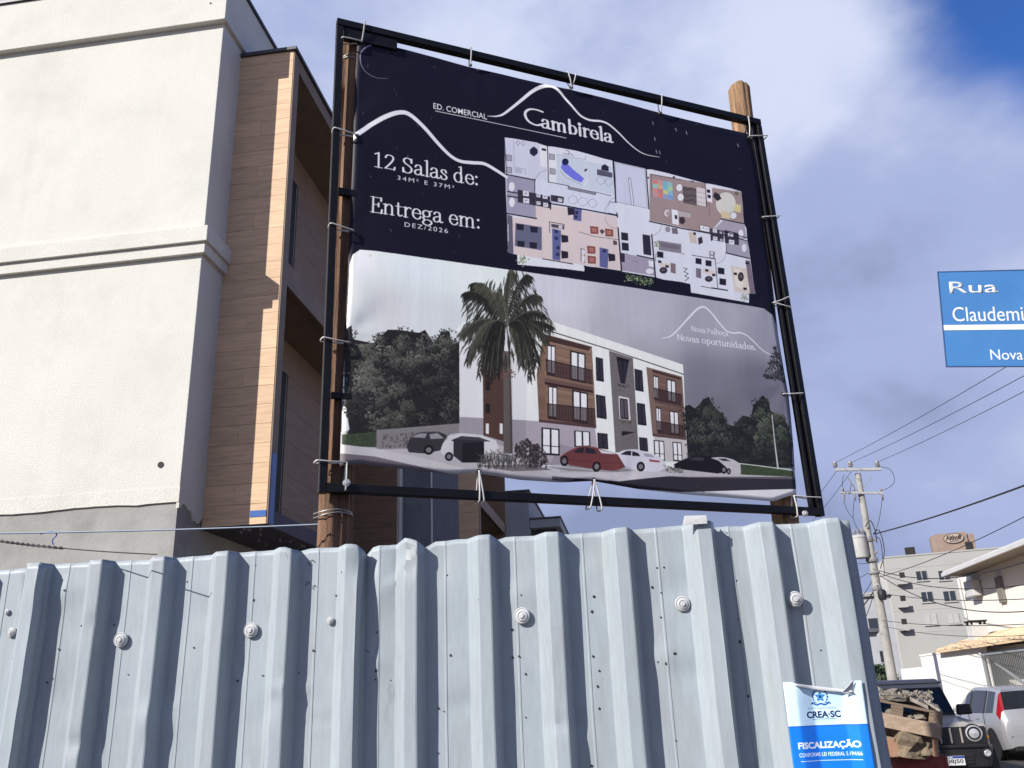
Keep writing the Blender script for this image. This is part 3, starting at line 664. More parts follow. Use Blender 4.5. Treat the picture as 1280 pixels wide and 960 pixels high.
def font_text(cv, txt, x, y, w, h, col, bold=0.0, spacing=1.0, alpha=1.0, shear=0.0):
    me = text_mesh(txt, 1.0, 0.0, bold, spacing); co = np.array([v.co[:2] for v in me.vertices]); me.calc_loop_triangles()
    tri = np.array([t.vertices[:] for t in me.loop_triangles]); lo, hi = co.min(0), co.max(0)
    if h is None: h = w*(hi[1]-lo[1])/(hi[0]-lo[0])
    P = np.c_[x+(co[:,0]-lo[0])*w/(hi[0]-lo[0]), y+(co[:,1]-lo[1])*h/(hi[1]-lo[1])]; P[:,0] += shear*(P[:,1]-y)
    ss = 4; x0, y0 = np.floor(P.min(0)).astype(int)-1; x1, y1 = np.ceil(P.max(0)).astype(int)+1
    m = np.zeros(((y1-y0)*ss, (x1-x0)*ss), bool)
    for t in tri:
        a, b, c = (P[t]-[x0, y0])*ss; bx0, by0 = np.floor(np.minimum(np.minimum(a, b), c)).astype(int); bx1, by1 = np.ceil(np.maximum(np.maximum(a, b), c)).astype(int)+1
        bx0, by0 = max(bx0, 0), max(by0, 0); gx, gy = np.meshgrid(np.arange(bx0, min(bx1, m.shape[1]))+.5, np.arange(by0, min(by1, m.shape[0]))+.5)
        if gx.size == 0: continue
        e1 = (b[0]-a[0])*(gy-a[1])-(b[1]-a[1])*(gx-a[0]); e2 = (c[0]-b[0])*(gy-b[1])-(c[1]-b[1])*(gx-b[0]); e3 = (a[0]-c[0])*(gy-c[1])-(a[1]-c[1])*(gx-c[0])
        m[by0:by0+gx.shape[0], bx0:bx0+gx.shape[1]] |= ((e1 >= 0)&(e2 >= 0)&(e3 >= 0)) | ((e1 <= 0)&(e2 <= 0)&(e3 <= 0))
    a = m.reshape(y1-y0, ss, x1-x0, ss).mean((1, 3)); bpy.data.meshes.remove(me)
    X0, Y0 = max(x0, 0), max(y0, 0); a = a[Y0-y0:cv.h-y0, X0-x0:cv.w-x0]
    if a.size: cv.blend((X0, Y0, a), col, alpha)
def canvas_image(cv, name):
    im = bpy.data.images.new(name, cv.w, cv.h, float_buffer=False); s = np.clip(cv.im, 0, 1)
    s = np.where(s <= 0.0031308, s*12.92, 1.055*s**(1/2.4)-0.055); px = np.ones((cv.h, cv.w, 4), np.float32); px[..., :3] = s
    im.pixels.foreach_set(px.ravel()); im.update(); im.pack(); return im
def print_mat(name, im, rough=0.5, bump=0.0, bs=60, spec=.3, translucent=0.0):
    m = bpy.data.materials.new(name); m.use_nodes = True; t = m.node_tree; b = t.nodes['Principled BSDF']
    ti = t.nodes.new('ShaderNodeTexImage'); ti.image = im; ti.extension = 'EXTEND'; ti.interpolation = 'Cubic'
    uv = t.nodes.new('ShaderNodeUVMap'); t.links.new(uv.outputs[0], ti.inputs['Vector'])
    t.links.new(ti.outputs['Color'], b.inputs['Base Color']); b.inputs['Roughness'].default_value = rough; b.inputs['Specular IOR Level'].default_value = spec
    if bump:
        co = t.nodes.new('ShaderNodeTexCoord'); nz = t.nodes.new('ShaderNodeTexNoise'); nz.inputs['Scale'].default_value = bs; nz.inputs['Detail'].default_value = 4
        mpp = t.nodes.new('ShaderNodeMapping'); mpp.inputs['Scale'].default_value = (3, 1, .6); t.links.new(co.outputs['Object'], mpp.inputs['Vector']); t.links.new(mpp.outputs[0], nz.inputs['Vector'])
        bn = t.nodes.new('ShaderNodeBump'); bn.inputs['Strength'].default_value = bump; bn.inputs['Distance'].default_value = 0.01; t.links.new(nz.outputs['Fac'], bn.inputs['Height']); t.links.new(bn.outputs['Normal'], b.inputs['Normal'])
    return m
cv = Canvas(CWd, CHt)
KP = 1.28
def pc(r, g, b): return np.clip(np.array(lin(r, g, b))*KP, 0, .9)
def cvp(px, py): a, z = bb(px, py); return ((a-CA0)*RES, (z-CZ0)*RES)
def mk(ox, oy, sc): return lambda pts: [cvp(ox+x/sc, oy+y/sc) for x, y in pts]
ident = mk(0, 0, 1); z5 = mk(400, 300, 2.6667); z6 = mk(640, 340, 3.0); zb = mk(660, 400, 4.8); z3 = mk(600, 160, 5.335); z4 = mk(760, 190, 4.8)
zA = mk(400, 0, 4.0); zC = mk(640, 90, 6.4); zT_ = mk(440, 170, 6.4); zN = mk(820, 370, 7.111)
PXS = RES*3.31/627                              # canvas pixels per photo pixel, roughly
def fbm(h, w, base, octs=5, seed=0, ax=1.0):
    r_ = np.random.default_rng(seed); out = np.zeros((h, w)); amp = 1
    for o in range(octs):
        n = max(2, int(base*2**o)); m_ = max(2, int(n*ax)); gsm = r_.random((n+3, m_+3)); yy = np.linspace(0, n, h); xx = np.linspace(0, m_, w)
        yi = yy.astype(int); xi = xx.astype(int); fy = (yy-yi); fx = (xx-xi); fy = fy*fy*(3-2*fy); fx = fx*fx*(3-2*fx)
        a = gsm[yi][:, xi]; b = gsm[yi][:, xi+1]; c = gsm[yi+1][:, xi]; d = gsm[yi+1][:, xi+1]
        out += amp*((a*(1-fx)+b*fx)*(1-fy)[:, None]+(c*(1-fx)+d*fx)*fy[:, None]); amp *= .5
    return out/out.max()-.5
NAVY = pc(19, 17, 32)
cv.im[:] = NAVY
# --- picture panel with its grey evening sky
panel = ident([(425,592),(428,500),(437,330),(441,318),(450,312),(470,314),(700,347),(940,383),(955,386),(966,394),(971,408),(985,500),(998,600),(998,630),(740,612)])
ctrl = [((445,325),(196,197,203)),((520,335),(190,194,203)),((600,350),(196,200,212)),((480,385),(180,177,183)),((440,400),(182,182,188)),((540,400),(182,182,190)),((440,370),(205,206,210)),((700,372),(178,174,188)),((800,385),(160,155,172)),((900,400),(142,138,154)),((960,420),(132,129,146)),
        ((800,450),(142,137,150)),((880,480),(110,106,122)),((950,480),(98,95,112)),((900,520),(104,100,114)),((700,410),(172,166,178)),((760,420),(152,147,160))]
gx, gy = np.meshgrid(np.arange(CWd)+.5, np.arange(CHt)+.5)
num = np.zeros((CHt, CWd, 3)); den = np.zeros((CHt, CWd))
for p, c in ctrl:
    c = tuple(min(228, v*1.07+4) for v in c)
    cx, cy = cvp(*p); w_ = 1/((gx-cx)**2+(gy-cy)**2+600)**1.6; num += w_[..., None]*pc(*c); den += w_
skyim = num/den[..., None]
skyim *= (1 + 0.20*fbm(CHt, CWd, 7, 5, 3, .35) + .08*fbm(CHt, CWd, 14, 4, 5, .5))[..., None]
x0, y0, a = cv.mask_poly([panel], 2); h, w = a.shape
cv.im[y0:y0+h, x0:x0+w] = cv.im[y0:y0+h, x0:x0+w]*(1-a[..., None]) + skyim[y0:y0+h, x0:x0+w]*a[..., None]
P = cv.poly
def leafs(pts_fn, n, size, cols, seed, elong=1.8):
    r_ = random.Random(seed)
    for i in range(n):
        c = pts_fn(r_)
        if c is None: continue
        x, y = c; an = r_.uniform(0, 6.28); s_ = size*r_.uniform(.6, 1.3)*PXS; dx, dy = math.cos(an)*s_, math.sin(an)*s_
        col = pc(*r_.choice(cols)); f = r_.uniform(.75, 1.25)
        cv.poly([(x-dx, y-dy), (x+dy/elong, y-dx/elong), (x+dx, y+dy), (x-dy/elong, y+dx/elong)], col*f, .9, 2)
def inpoly(poly):
    poly = np.array(poly)
    def f(r_):
        lo, hi = poly.min(0), poly.max(0)
        for _ in range(30):
            x, y = r_.uniform(lo[0], hi[0]), r_.uniform(lo[1], hi[1]); ins = False; n = len(poly)
            for i in range(n):
                (xa, ya), (xb, yb_) = poly[i], poly[(i+1) % n]
                if (ya > y) != (yb_ > y) and x < (xb-xa)*(y-ya)/(yb_-ya)+xa: ins = not ins
            if ins: return x, y
        return None
    return f
def foliage(hull, nclump, nleaf, rad, tones, seed, size=1.7):
    """clumps of leaves, each lit from its upper left and dark underneath"""
    pick = inpoly(hull); r_ = random.Random(seed); cs = [pick(r_) for _ in range(nclump)]
    cs = sorted([c for c in cs if c], key=lambda c: c[1]*.6 + r_.uniform(-60, 60), reverse=True)
    for (cx, cy) in cs:
        R_ = rad*PXS*r_.uniform(.6, 1.3); base = np.array(pc(*r_.choice(tones)))*r_.uniform(.7, 1.25)
        for k in range(nleaf):
            a = r_.uniform(0, 6.28); d = R_*math.sqrt(r_.random()); x, y = cx+d*math.cos(a), cy+d*math.sin(a)*.75
            lit = 1 + .55*((y-cy)/R_) - .35*((x-cx)/R_) + r_.uniform(-.35, .35); an = r_.uniform(0, 6.28); s_ = size*PXS*r_.uniform(.5, 1.25); dx, dy = math.cos(an)*s_, math.sin(an)*s_
            cv.poly([(x-dx, y-dy), (x+dy*.55, y-dx*.55), (x+dx, y+dy), (x-dy*.55, y+dx*.55)], base*max(.35, lit), .85, 2)
# --- ground of the picture
P(z5([(62,640),(460,625),(800,700),(1600,770),(1600,860),(60,860)]), pc(172,164,172))
P(z5([(62,700),(200,722),(330,755),(480,790),(800,812),(800,840),(60,800)]), pc(112,102,112))
P(ident([(690,583),(760,592),(860,596),(996,596),(998,616),(900,622),(740,606),(690,600)]), pc(96,88,98))
P(ident([(700,606),(740,590),(860,597),(997,599),(998,612),(930,614),(850,615),(740,608)]), pc(52,46,58))
P(ident([(740,607),(850,615),(930,613),(998,611),(998,634),(740,625)]), pc(206,200,208))
P(z6([(60,720),(200,715),(560,750),(640,760),(400,785),(150,765)]), pc(182,174,184))
P(zb([(100,880),(230,885),(400,905),(560,900),(540,915),(250,905)]), pc(120,112,122), .7)
for i in range(14): cv.stroke(zb([(190+i*15,893),(204+i*15,912)]), .6*PXS, pc(84,78,88), .8)
# --- trees at the left of the picture
hullL = z5([(82,300),(105,285),(110,330),(180,345),(225,300),(262,300),(330,310),(350,300),(378,345),(405,305),(430,305),(440,350),(464,340),(464,625),(100,655),(82,520)])
P(hullL, pc(40,37,41))
foliage(hullL, 150, 34, 9, [(48,48,45),(66,65,60),(57,56,53),(42,41,41)], 1)
foliage(z5([(100,360),(185,350),(200,480),(105,520)]), 26, 34, 9, [(94,93,88),(86,85,80)], 2)
foliage(z5([(140,540),(235,480),(320,505),(290,625),(150,625)]), 30, 34, 8, [(86,84,79),(72,70,66)], 3)
foliage(z5([(190,335),(330,310),(440,340),(440,400),(220,420)]), 34, 32, 8, [(82,81,76),(94,92,86)], 4)
P(z5([(72,650),(192,640),(192,692),(72,688)]), pc(62,72,56)); leafs(inpoly(z5([(72,648),(192,640),(192,690),(72,688)])), 160, 1.2, [(54,64,48),(74,84,64)], 5)
P(z5([(188,634),(464,612),(464,692),(188,698)]), pc(128,120,126)); leafs(inpoly(z5([(205,650),(330,640),(330,690),(205,695)])), 120, 1.6, [(88,80,86),(104,96,102)], 6)
P(z5([(64,682),(200,698),(330,724),(480,760),(460,778),(300,748),(180,722),(64,712)]), pc(186,178,184))
# --- end gable and long facade of the pictured building
P(z5([(450,300),(478,272),(560,262),(700,250),(745,300),(725,330),(725,720),(464,640),(464,312)]), pc(208,203,210))
P(z5([(450,301),(478,273),(700,255),(742,290),(742,300),(470,310)]), pc(226,220,220))
P(z5([(464,590),(728,604),(738,725),(464,645)]), pc(150,140,152))
P(z5([(540,300),(612,300),(612,672),(544,652)]), pc(84,58,52))
for yy in (470, 545): P(z5([(550,yy),(566,yy+2),(566,yy+34),(551,yy+32)]), pc(40,32,36))
for xx in (552, 598): P(z5([(xx,612),(xx+10,613),(xx+10,648),(xx,645)]), pc(206,202,206))
P(zb([(-10,40),(100,60),(930,322),(955,852),(860,892),(520,800),(100,880),(-10,865)]), pc(224,216,218))
P(zb([(-40,-25),(130,8),(926,270),(930,325),(380,158),(90,66),(-40,40)]), pc(224,216,216))
cv.stroke(zb([(60,58),(130,70),(480,178),(930,328)]), 1.5*PXS, pc(84,66,70))
P(zb([(100,70),(380,158),(380,172),(95,90)]), pc(226,220,224))
P(zb([(-10,604),(75,610),(400,650),(418,790),(190,872),(-10,868)]), pc(164,150,164))
P(zb([(190,745),(290,770),(250,860),(130,870)]), pc(142,126,142), .7)
def windows(quads, c=(216,211,222), frame=(34,28,36), mull=True):
    for qd in quads:
        p = np.array(zb(qd)); P(p, pc(*frame)); cen = p.mean(0); 
        (a, b, c_, d) = p
        lerp = lambda u, v: (a*(1-u)+b*u)*(1-v)+(d*(1-u)+c_*u)*v
        parts_ = [(0.10, .46), (.56, .92)] if mull else [(.12, .88)]
        for (u0, u1) in parts_:
            P([lerp(u0,.05), lerp(u1,.05), lerp(u1,.93), lerp(u0,.93)], pc(*c))
def railing(qd, n=16):
    p = np.array(zb(qd)); P(p, pc(66,42,48), .80); a, b, c_, d = p
    for i in range(n+1):
        u = i/n; cv.stroke([a*(1-u)+b*u, d*(1-u)+c_*u], .5*PXS, pc(36,20,26), .9)
    cv.stroke([a, b], 1.0*PXS, pc(34,18,24)); cv.stroke([d, c_], .9*PXS, pc(40,20,26))
def bricks(qd, n, seed):
    p = np.array(zb(qd)); a, b, c_, d = p; r_ = random.Random(seed)
    for i in range(n):
        v0, v1 = i/n, (i+1)/n
        P([a*(1-v0)+d*v0, b*(1-v0)+c_*v0, b*(1-v1)+c_*v1, a*(1-v1)+d*v1], pc(66,46,44), r_.uniform(0, .35), 2)
P(zb([(50,330),(90,84),(380,162),(412,650),(64,612)]), pc(130,98,84)); bricks([(50,330),(100,350),(104,605),(62,605)], 12, 4)
P(zb([(100,100),(376,178),(382,386),(100,335)]), pc(146,112,96)); bricks([(100,130),(374,195),(380,386),(100,335)], 22, 1)
P(zb([(108,388),(392,440),(398,632),(114,592)]), pc(142,110,94)); bricks([(108,388),(392,440),(398,632),(114,592)], 20, 2)
P(zb([(98,90),(376,166),(360,188),(110,128)]), pc(74,50,48))
for q_ in ([(112,148),(162,156),(162,336),(112,326)], [(250,184),(342,205),(342,382),(250,362)], [(118,394),(172,402),(172,597),(120,590)], [(262,420),(356,440),(357,622),(264,606)]): windows([q_])
windows([[(78,645),(187,655),(190,815),(80,808)], [(274,664),(370,672),(373,760),(277,764)]])
cv.stroke(zb([(80,752),(190,762)]), .9*PXS, pc(40,34,40))
railing([(105,238),(380,304),(384,386),(110,330)]); railing([(112,504),(396,536),(398,632),(116,592)])
P(zb([(96,350),(386,404),(386,428),(98,374)]), pc(106,78,74)); P(zb([(98,372),(386,426),(388,440),(100,388)]), pc(60,34,34))
P(zb([(62,598),(412,632),(412,652),(64,614)]), pc(84,58,60))
P(zb([(380,158),(482,186),(522,795),(415,775)]), pc(222,216,226))
windows([[(402,224),(446,234),(453,374),(406,366)], [(403,448),(460,459),(470,598),(410,588)], [(413,677),(475,684),(481,778),(418,770)]], (54,48,64))
P(zb([(482,186),(626,232),(662,802),(522,796)]), pc(112,102,108))
leafs(inpoly(zb([(482,186),(626,232),(662,802),(522,796)])), 260, 1.3, [(96,86,92),(126,116,120),(104,94,98)], 9)
windows([[(526,226),(602,246),(578,386),(552,380)]], (50,44,58)); P(zb([(528,222),(604,242),(600,258),(528,238)]), pc(30,24,30))
P(zb([(540,458),(602,470),(612,604),(546,596)]), pc(206,200,208)); windows([[(546,470),(594,478),(602,600),(550,594)]], (92,80,92))
P(zb([(558,668),(642,674),(560,698)]), pc(40,32,40)); leafs(inpoly(zb([(540,596),(620,604),(610,630),(550,620)])), 60, 1.1, [(74,76,62),(98,100,80)], 12)
leafs(inpoly(zb([(530,384),(600,396),(590,410),(535,400)])), 40, 1.0, [(74,72,62),(60,58,50)], 13)
P(zb([(626,232),(707,256),(752,815),(664,803)]), pc(222,216,226))
windows([[(634,294),(682,306),(691,434),(640,424)], [(648,498),(698,506),(709,636),(655,630)], [(662,704),(713,710),(720,792),(668,784)]], (54,48,64))
P(zb([(706,284),(922,342),(948,712),(744,692)]), pc(128,100,92)); P(zb([(742,300),(915,348),(912,362),(745,316)]), pc(74,50,48))
P(zb([(745,318),(914,364),(922,515),(758,482)]), pc(128,96,88)); P(zb([(762,512),(926,532),(940,695),(772,676)]), pc(126,94,88)); bricks([(745,318),(914,364),(922,515),(758,482)], 16, 3); bricks([(762,512),(926,532),(940,695),(772,676)], 16, 6)
windows([[(748,334),(777,341),(780,482),(752,474)], [(828,354),(882,368),(887,502),(832,490)], [(764,524),(793,530),(797,672),(770,668)], [(845,544),(900,552),(906,692),(852,686)]])
railing([(754,410),(920,450),(922,516),(758,481)], 10); railing([(770,608),(940,638),(942,702),(776,680)], 10)
P(zb([(758,482),(926,516),(926,532),(760,500)]), pc(102,74,70)); P(zb([(744,682),(948,706),(948,722),(746,700)]), pc(92,64,64))
P(zb([(750,700),(952,722),(957,852),(822,852)]), pc(184,174,178)); windows([[(750,720),(814,727),(821,848),(758,840)], [(864,731),(919,736),(926,852),(870,846)]])
cv.stroke(zb([(757,800),(819,806)]), .8*PXS, pc(40,34,40)); cv.stroke(zb([(869,808),(924,812)]), .8*PXS, pc(40,34,40))
P(z6([(655,655),(684,660),(688,700),(660,700)]), pc(150,144,150))
# --- trees, lawn and lamp post at the right of the picture
hullR = z6([(646,505),(664,498),(684,512),(700,500),(715,478),(738,470),(752,500),(788,535),(806,570),(830,578),(846,560),(866,538),(896,545),(905,500),(925,480),(938,462),(960,480),(968,520),(990,535),(1012,540),(1035,580),(1048,640),(1052,735),(860,726),(700,700),(658,690)])
P(hullR, pc(36,36,41))
foliage(hullR, 150, 30, 8, [(44,47,44),(56,59,54),(38,40,40)], 21)
foliage(z6([(900,560),(935,470),(970,525),(1010,550),(1020,640),(900,640)]), 26, 30, 8, [(72,78,66),(84,88,76)], 22)
foliage(z6([(670,530),(738,480),(800,565),(800,640),(680,640)]), 28, 30, 8, [(64,68,62),(76,79,70)], 23)
P(z6([(848,722),(1056,742),(1058,768),(858,760)]), pc(62,74,52)); leafs(inpoly(z6([(850,724),(1056,744),(1058,767),(858,760)])), 260, 1.0, [(54,66,46),(76,88,62)], 24)
cv.stroke(z6([(850,718),(940,728),(1058,744)]), 1.0*PXS, pc(206,206,200)); cv.stroke(z6([(974,538),(986,640),(998,736)]), [1.2*PXS, 1.6*PXS, 2.4*PXS], pc(186,184,190))
foliage(z6([(985,280),(1000,300),(1010,345),(1018,405),(950,400),(960,345)]), 22, 18, 5, [(44,42,48),(58,56,60)], 26)
leafs(inpoly(z6([(985,270),(1000,300),(1010,345),(1018,410),(950,405),(945,380),(960,345),(975,330)])), 170, 1.7, [(44,42,48),(60,58,62)], 25)
cv.stroke(z6([(1015,330),(980,350),(955,395)]), .8*PXS, pc(50,46,50))
# --- parked cars in the picture
def picture_car(zf, body, col, wins, wheels, wr, glass=(44,38,50)):
    P(zf(body), pc(*col))
    for w_ in wins: P(zf(w_), pc(*glass))
    for (x, y) in wheels:
        for (k, cc) in ((1, (26,22,28)), (.55, (120,112,120))): P(zf([(x+wr[0]*k*math.cos(t), y+wr[1]*k*math.sin(t)) for t in np.linspace(0, 6.28, 18)[:-1]]), pc(*cc))
    cv.stroke(spline(zf(body[:max(3, len(body)//2)]), 4), .7*PXS, np.minimum(pc(*col)*1.5, .8), .8)
P(zb([(180,868),(260,884),(560,912),(640,905),(520,880)]), pc(70,62,74), .55)
picture_car(zb, [(190,825),(230,795),(275,772),(325,758),(400,765),(450,780),(520,800),(565,822),(580,850),(580,885),(520,905),(430,900),(260,872),(196,858)], (112,56,60), [[(270,795),(300,770),(338,764),(330,800)],[(345,766),(395,775),(410,804),(340,800)]], [(218,845),(411,880)], (25,32))
P(zb([(420,776),(505,796),(530,806),(440,800)]), pc(196,188,196)); P(zb([(562,836),(580,846),(580,862),(564,854)]), pc(190,70,60)); cv.stroke(zb([(205,835),(400,852),(560,862)]), .6*PXS, pc(90,26,36), .8)
picture_car(zb, [(535,805),(570,785),(640,778),(700,792),(740,800),(800,828),(826,862),(822,888),(780,912),(690,908),(580,880)], (196,190,206), [[(550,808),(585,788),(618,786),(615,814)],[(624,787),(660,800),(672,818),(622,816)]], [(675,880)], (25,30))
P(zb([(725,836),(790,845),(790,856),(728,850)]), pc(150,70,76)); P(zb([(690,800),(735,806),(760,826),(700,820)]), pc(150,146,164))
picture_car(z6, [(606,722),(640,705),(680,690),(735,690),(775,702),(805,728),(808,750),(770,756),(650,742),(612,736)], (30,26,34), [[(660,705),(685,694),(720,696),(716,708)]], [(794,742)], (12,15), (60,56,66))
picture_car(z6, [(748,698),(790,696),(830,705),(856,722),(858,752),(815,757),(805,735),(775,708)], (176,168,176), [[(770,700),(800,700),(820,710),(790,708)]], [(812,748)], (8,12))
picture_car(z5, [(288,690),(300,662),(330,643),(395,640),(420,650),(428,672),(408,700),(350,712),(296,708)], (58,52,60), [[(306,658),(332,645),(356,646),(350,660)],[(364,648),(392,644),(412,662),(368,664)]], [(362,700)], (17,16), (140,136,144))
picture_car(z5, [(402,705),(410,680),(432,652),(470,646),(540,652),(585,668),(594,695),(560,715),(450,730),(408,714)], (192,186,194), [[(436,668),(470,654),(530,658),(570,672),(450,676)]], [(430,722)], (14,15), (70,62,72))
P(z5([(444,664),(546,670),(548,742),(474,742),(444,720)]), pc(52,46,54)); P(z5([(474,678),(546,672),(548,742),(474,742)]), pc(34,28,36))
# --- shrubs and the palm
leafs(inpoly(z5([(650,680),(690,662),(725,690),(725,730),(650,725)])), 220, 2.0, [(54,44,48),(72,62,62),(44,36,40)], 31)
r_ = random.Random(5)
for i in range(150):
    x = r_.uniform(525, 758); y = r_.uniform(735, 765); cv.stroke(z5([(x, y), (x+r_.uniform(-9, 9), y-r_.uniform(14, 32)), (x+r_.uniform(-18, 18), y-r_.uniform(18, 42))]), [.9*PXS, .3*PXS], pc(*r_.choice([(60,56,58),(80,76,74),(44,40,44),(96,90,90)])))
P(z5([(520,752),(700,748),(775,766),(640,772)]), pc(64,56,62), .7)
leafs(inpoly(zb([(815,870),(870,880),(935,895),(935,918),(830,915)])), 90, 1.3, [(84,84,78),(104,102,96)], 33)
leafs(inpoly(zb([(0,750),(60,745),(110,800),(120,870),(0,890)])), 160, 2.0, [(60,50,56),(76,66,68),(48,40,46)], 34)
trunk = z5([(609,370),(634,372),(636,470),(642,712),(612,712),(610,470)]); P(trunk, pc(104,92,92))
for i in range(46):
    y = 380+i*7.2; cv.stroke(z5([(610,y),(622,y+4),(640,y+1)]), .5*PXS, pc(66,56,58), .8)
P(z5([(628,372),(634,372),(642,712),(634,712)]), pc(70,60,62), .7)
leafs(inpoly(z5([(585,440),(650,430),(650,462),(590,465)])), 60, 1.4, [(122,84,76),(96,66,62)], 35)
leafs(inpoly(z5([(628,368),(652,372),(650,392),(630,388)])), 30, 1.3, [(120,76,70),(90,60,58)], 36)
crown = inpoly([(505,165),(600,140),(640,112),(692,122),(745,215),(768,290),(748,345),(716,445),(690,405),(652,385),(622,425),(590,440),(560,452),(540,425),(492,402),(474,315),(484,190)])
for i in range(620):
    x, y = crown(r_); ox = (x-622)/130; L = r_.uniform(22, 52); f = r_.uniform(.55, 1.25)
    cv.stroke(z5([(x-ox*L*.3, y-L*.45), (x+ox*L*.15, y), (x+ox*L*.35+r_.uniform(-5, 5), y+L*.5)]), [.5*PXS, 1.7*PXS, .35*PXS], np.minimum(pc(*r_.choice([(52,50,44),(66,64,55),(42,40,37),(80,77,67)]))*f, .5), .9, 2)
fr_tips = [(697,122),(640,112),(730,190),(764,285),(752,335),(706,442),(672,410),(566,455),(545,428),(498,400),(478,312),(482,178),(520,150),(738,250),(722,400),(590,430),(508,350),(545,350),(700,340),(590,180)]
fr_tips = [(x+r_.uniform(-16, 16), y+r_.uniform(-14, 18)) for x, y in fr_tips] + fr_tips
for i, (tx, ty) in enumerate(fr_tips):
    bx_, by_ = 622, 285; mxx, myy = (bx_*.4+tx*.6), min(by_, ty) - 30 - 22*(ty > 300)
    ts = np.linspace(0, 1, 30); pts = [((1-t)**2*bx_+2*t*(1-t)*mxx+t*t*tx, (1-t)**2*by_+2*t*(1-t)*myy+t*t*ty) for t in ts]
    shade = r_.choice([(56,54,46),(70,68,58),(44,42,38),(84,81,70)])
    for k in range(3, 30):
        x, y = pts[k]; L = 62*(1-.5*k/30)*math.sin(min(1, k/9+.25)*PI/2)
        dx, dy = pts[k][0]-pts[k-1][0], pts[k][1]-pts[k-1][1]; dn = math.hypot(dx, dy)+1e-6
        for sgn in (-1, 1, -1):
            ex = x + (dx/dn*.5 - sgn*dy/dn*.42)*L*.6 + r_.uniform(-4, 4); ey = y + (dy/dn*.5 + sgn*dx/dn*.42)*L*.5 + L*.62 + r_.uniform(-4, 4)
            f = r_.uniform(.6, 1.3)*(1.15 if sgn > 0 else .85); cv.stroke(z5([(x, y), ((x+ex)/2+(ex-x)*.12, (y+ey)/2-3), (ex, ey)]), [1.5*PXS, 1.9*PXS, .4*PXS], np.minimum(pc(*shade)*f, .5), .95, 2)
    cv.stroke(z5(pts), .7*PXS, pc(112,108,106), .6)
x0, y0, a = cv.mask_poly([panel], 2); h, w = a.shape          # the picture is printed greyer and with more contrast than drawn
reg = cv.im[y0:y0+h, x0:x0+w]; gr = reg.mean(2, keepdims=True); v_ = (gr + (reg-gr)*.9)*np.array([1.0, 1.03, .93]); v_ = v_*np.clip(.84+v_.mean(2, keepdims=True)*.5, .8, 1.08); reg[:] = reg*(1-a[..., None]) + v_*a[..., None]
# --- floor plan
LW = lambda zf, pts, wpx, col, al=1.0: cv.stroke(zf(pts), wpx*PXS, pc(*col), al)
WALL = (20,17,30)
base = z3([(160,68),(225,76),(380,103),(400,122),(490,130),(640,156),(715,176),(820,206),(890,222)]) + z4([(30,58),(220,100),(228,105),(262,106),(358,128),(420,145),(580,188),(625,194),(742,220),(800,238),(806,300),(815,430),(828,460),(832,520),(842,580),(850,640),(882,852),(845,850),(845,906),(495,846),(490,795),(430,782),(330,770),(280,756),(75,722)]) + z3([(936,958),(760,934),(690,928),(690,960),(560,945),(248,914),(245,850),(182,834),(176,580),(166,310)])
P(base, pc(212,212,224))
P(z3([(165,75),(380,105),(440,125),(440,360),(165,310)]), pc(200,200,212)); P(z3([(365,350),(445,365),(895,455),(905,585),(470,505),(365,490)]), pc(206,208,222)); P(z3([(500,180),(880,262),(888,450),(505,370)]), pc(196,202,210))
P(z3([(172,320),(360,350),(372,606),(178,576)]), pc(152,147,164))
P(z3([(365,515),(470,522),(910,598),(935,958),(760,932),(222,846),(212,600),(370,612)]), pc(210,194,188))
P(z3([(245,852),(690,928),(690,962),(560,945),(248,915)]), pc(222,222,230))
P(z3([(178,582),(212,592),(220,842),(182,834)]), pc(92,90,106)); LW(z3, [(183,650),(186,760)], 1.0, (190,188,200))
P(z3([(232,638),(407,668),(407,822),(228,792)]), pc(98,98,118))
for (x, y) in ((263,664),(355,682),(268,776),(350,786)): P(z3([(x-26,y-20),(x+26,y-14),(x+24,y+24),(x-22,y+20)]), pc(36,34,50))
P(z3([(475,675),(535,690),(530,892),(478,882)]), pc(92,96,140)); P(z3([(790,803),(850,815),(846,942),(792,932)]), pc(92,96,140)); P(z3([(618,538),(674,548),(670,630),(616,620)]), pc(96,96,138))
for (x, y) in ((557,744),(557,850),(870,868),(600,560)): P(z3([(x-22,y-26),(x+24,y-18),(x+26,y+24),(x-18,y+28)]), pc(38,34,48))
for (x, y) in ((502,697),(514,806),(640,570),(634,598),(822,826),(502,742),(512,850)): P(z3([(x-10,y-12),(x+12,y-9),(x+11,y+12),(x-11,y+9)]), pc(44,46,80))
for (x, y) in ((755,688),(855,705),(735,820),(738,886)):
    P(z3([(x-28,y-28),(x+28,y-22),(x+28,y+26),(x-24,y+24)]), pc(128,74,66)); P(z3([(x-16,y-16),(x+18,y-12),(x+17,y+14),(x-14,y+12)]), pc(166,112,100))
P(z3([(790,690),(812,680),(826,700),(806,716)]), pc(88,70,72)); P(z3([(545,238),(585,248),(612,278),(690,342),(672,370),(622,350),(560,302),(535,270)]), pc(112,114,206))
LW(z3, [(520,280),(560,325),(690,388),(716,340)], 1.2, (226,226,236)); LW(z3, [(530,290),(570,335),(680,385)], .6, (90,90,110))
P(z3([(565+23*math.cos(t), 231+23*math.sin(t)) for t in np.linspace(0, 6.28, 16)]), pc(34,32,76)); P(z3([(355+27*math.cos(t), 162+30*math.sin(t)+3*math.sin(5*t)) for t in np.linspace(0, 6.28, 20)]), pc(38,36,58))
P(z3([(808,256),(830,244),(856,262),(855,294),(805,284)]), pc(40,38,56)); P(z3([(778,278),(880,303),(880,336),(776,318)]), pc(84,82,98)); P(z3([(690,285),(708,274),(712,284),(696,298)]), pc(34,32,44))
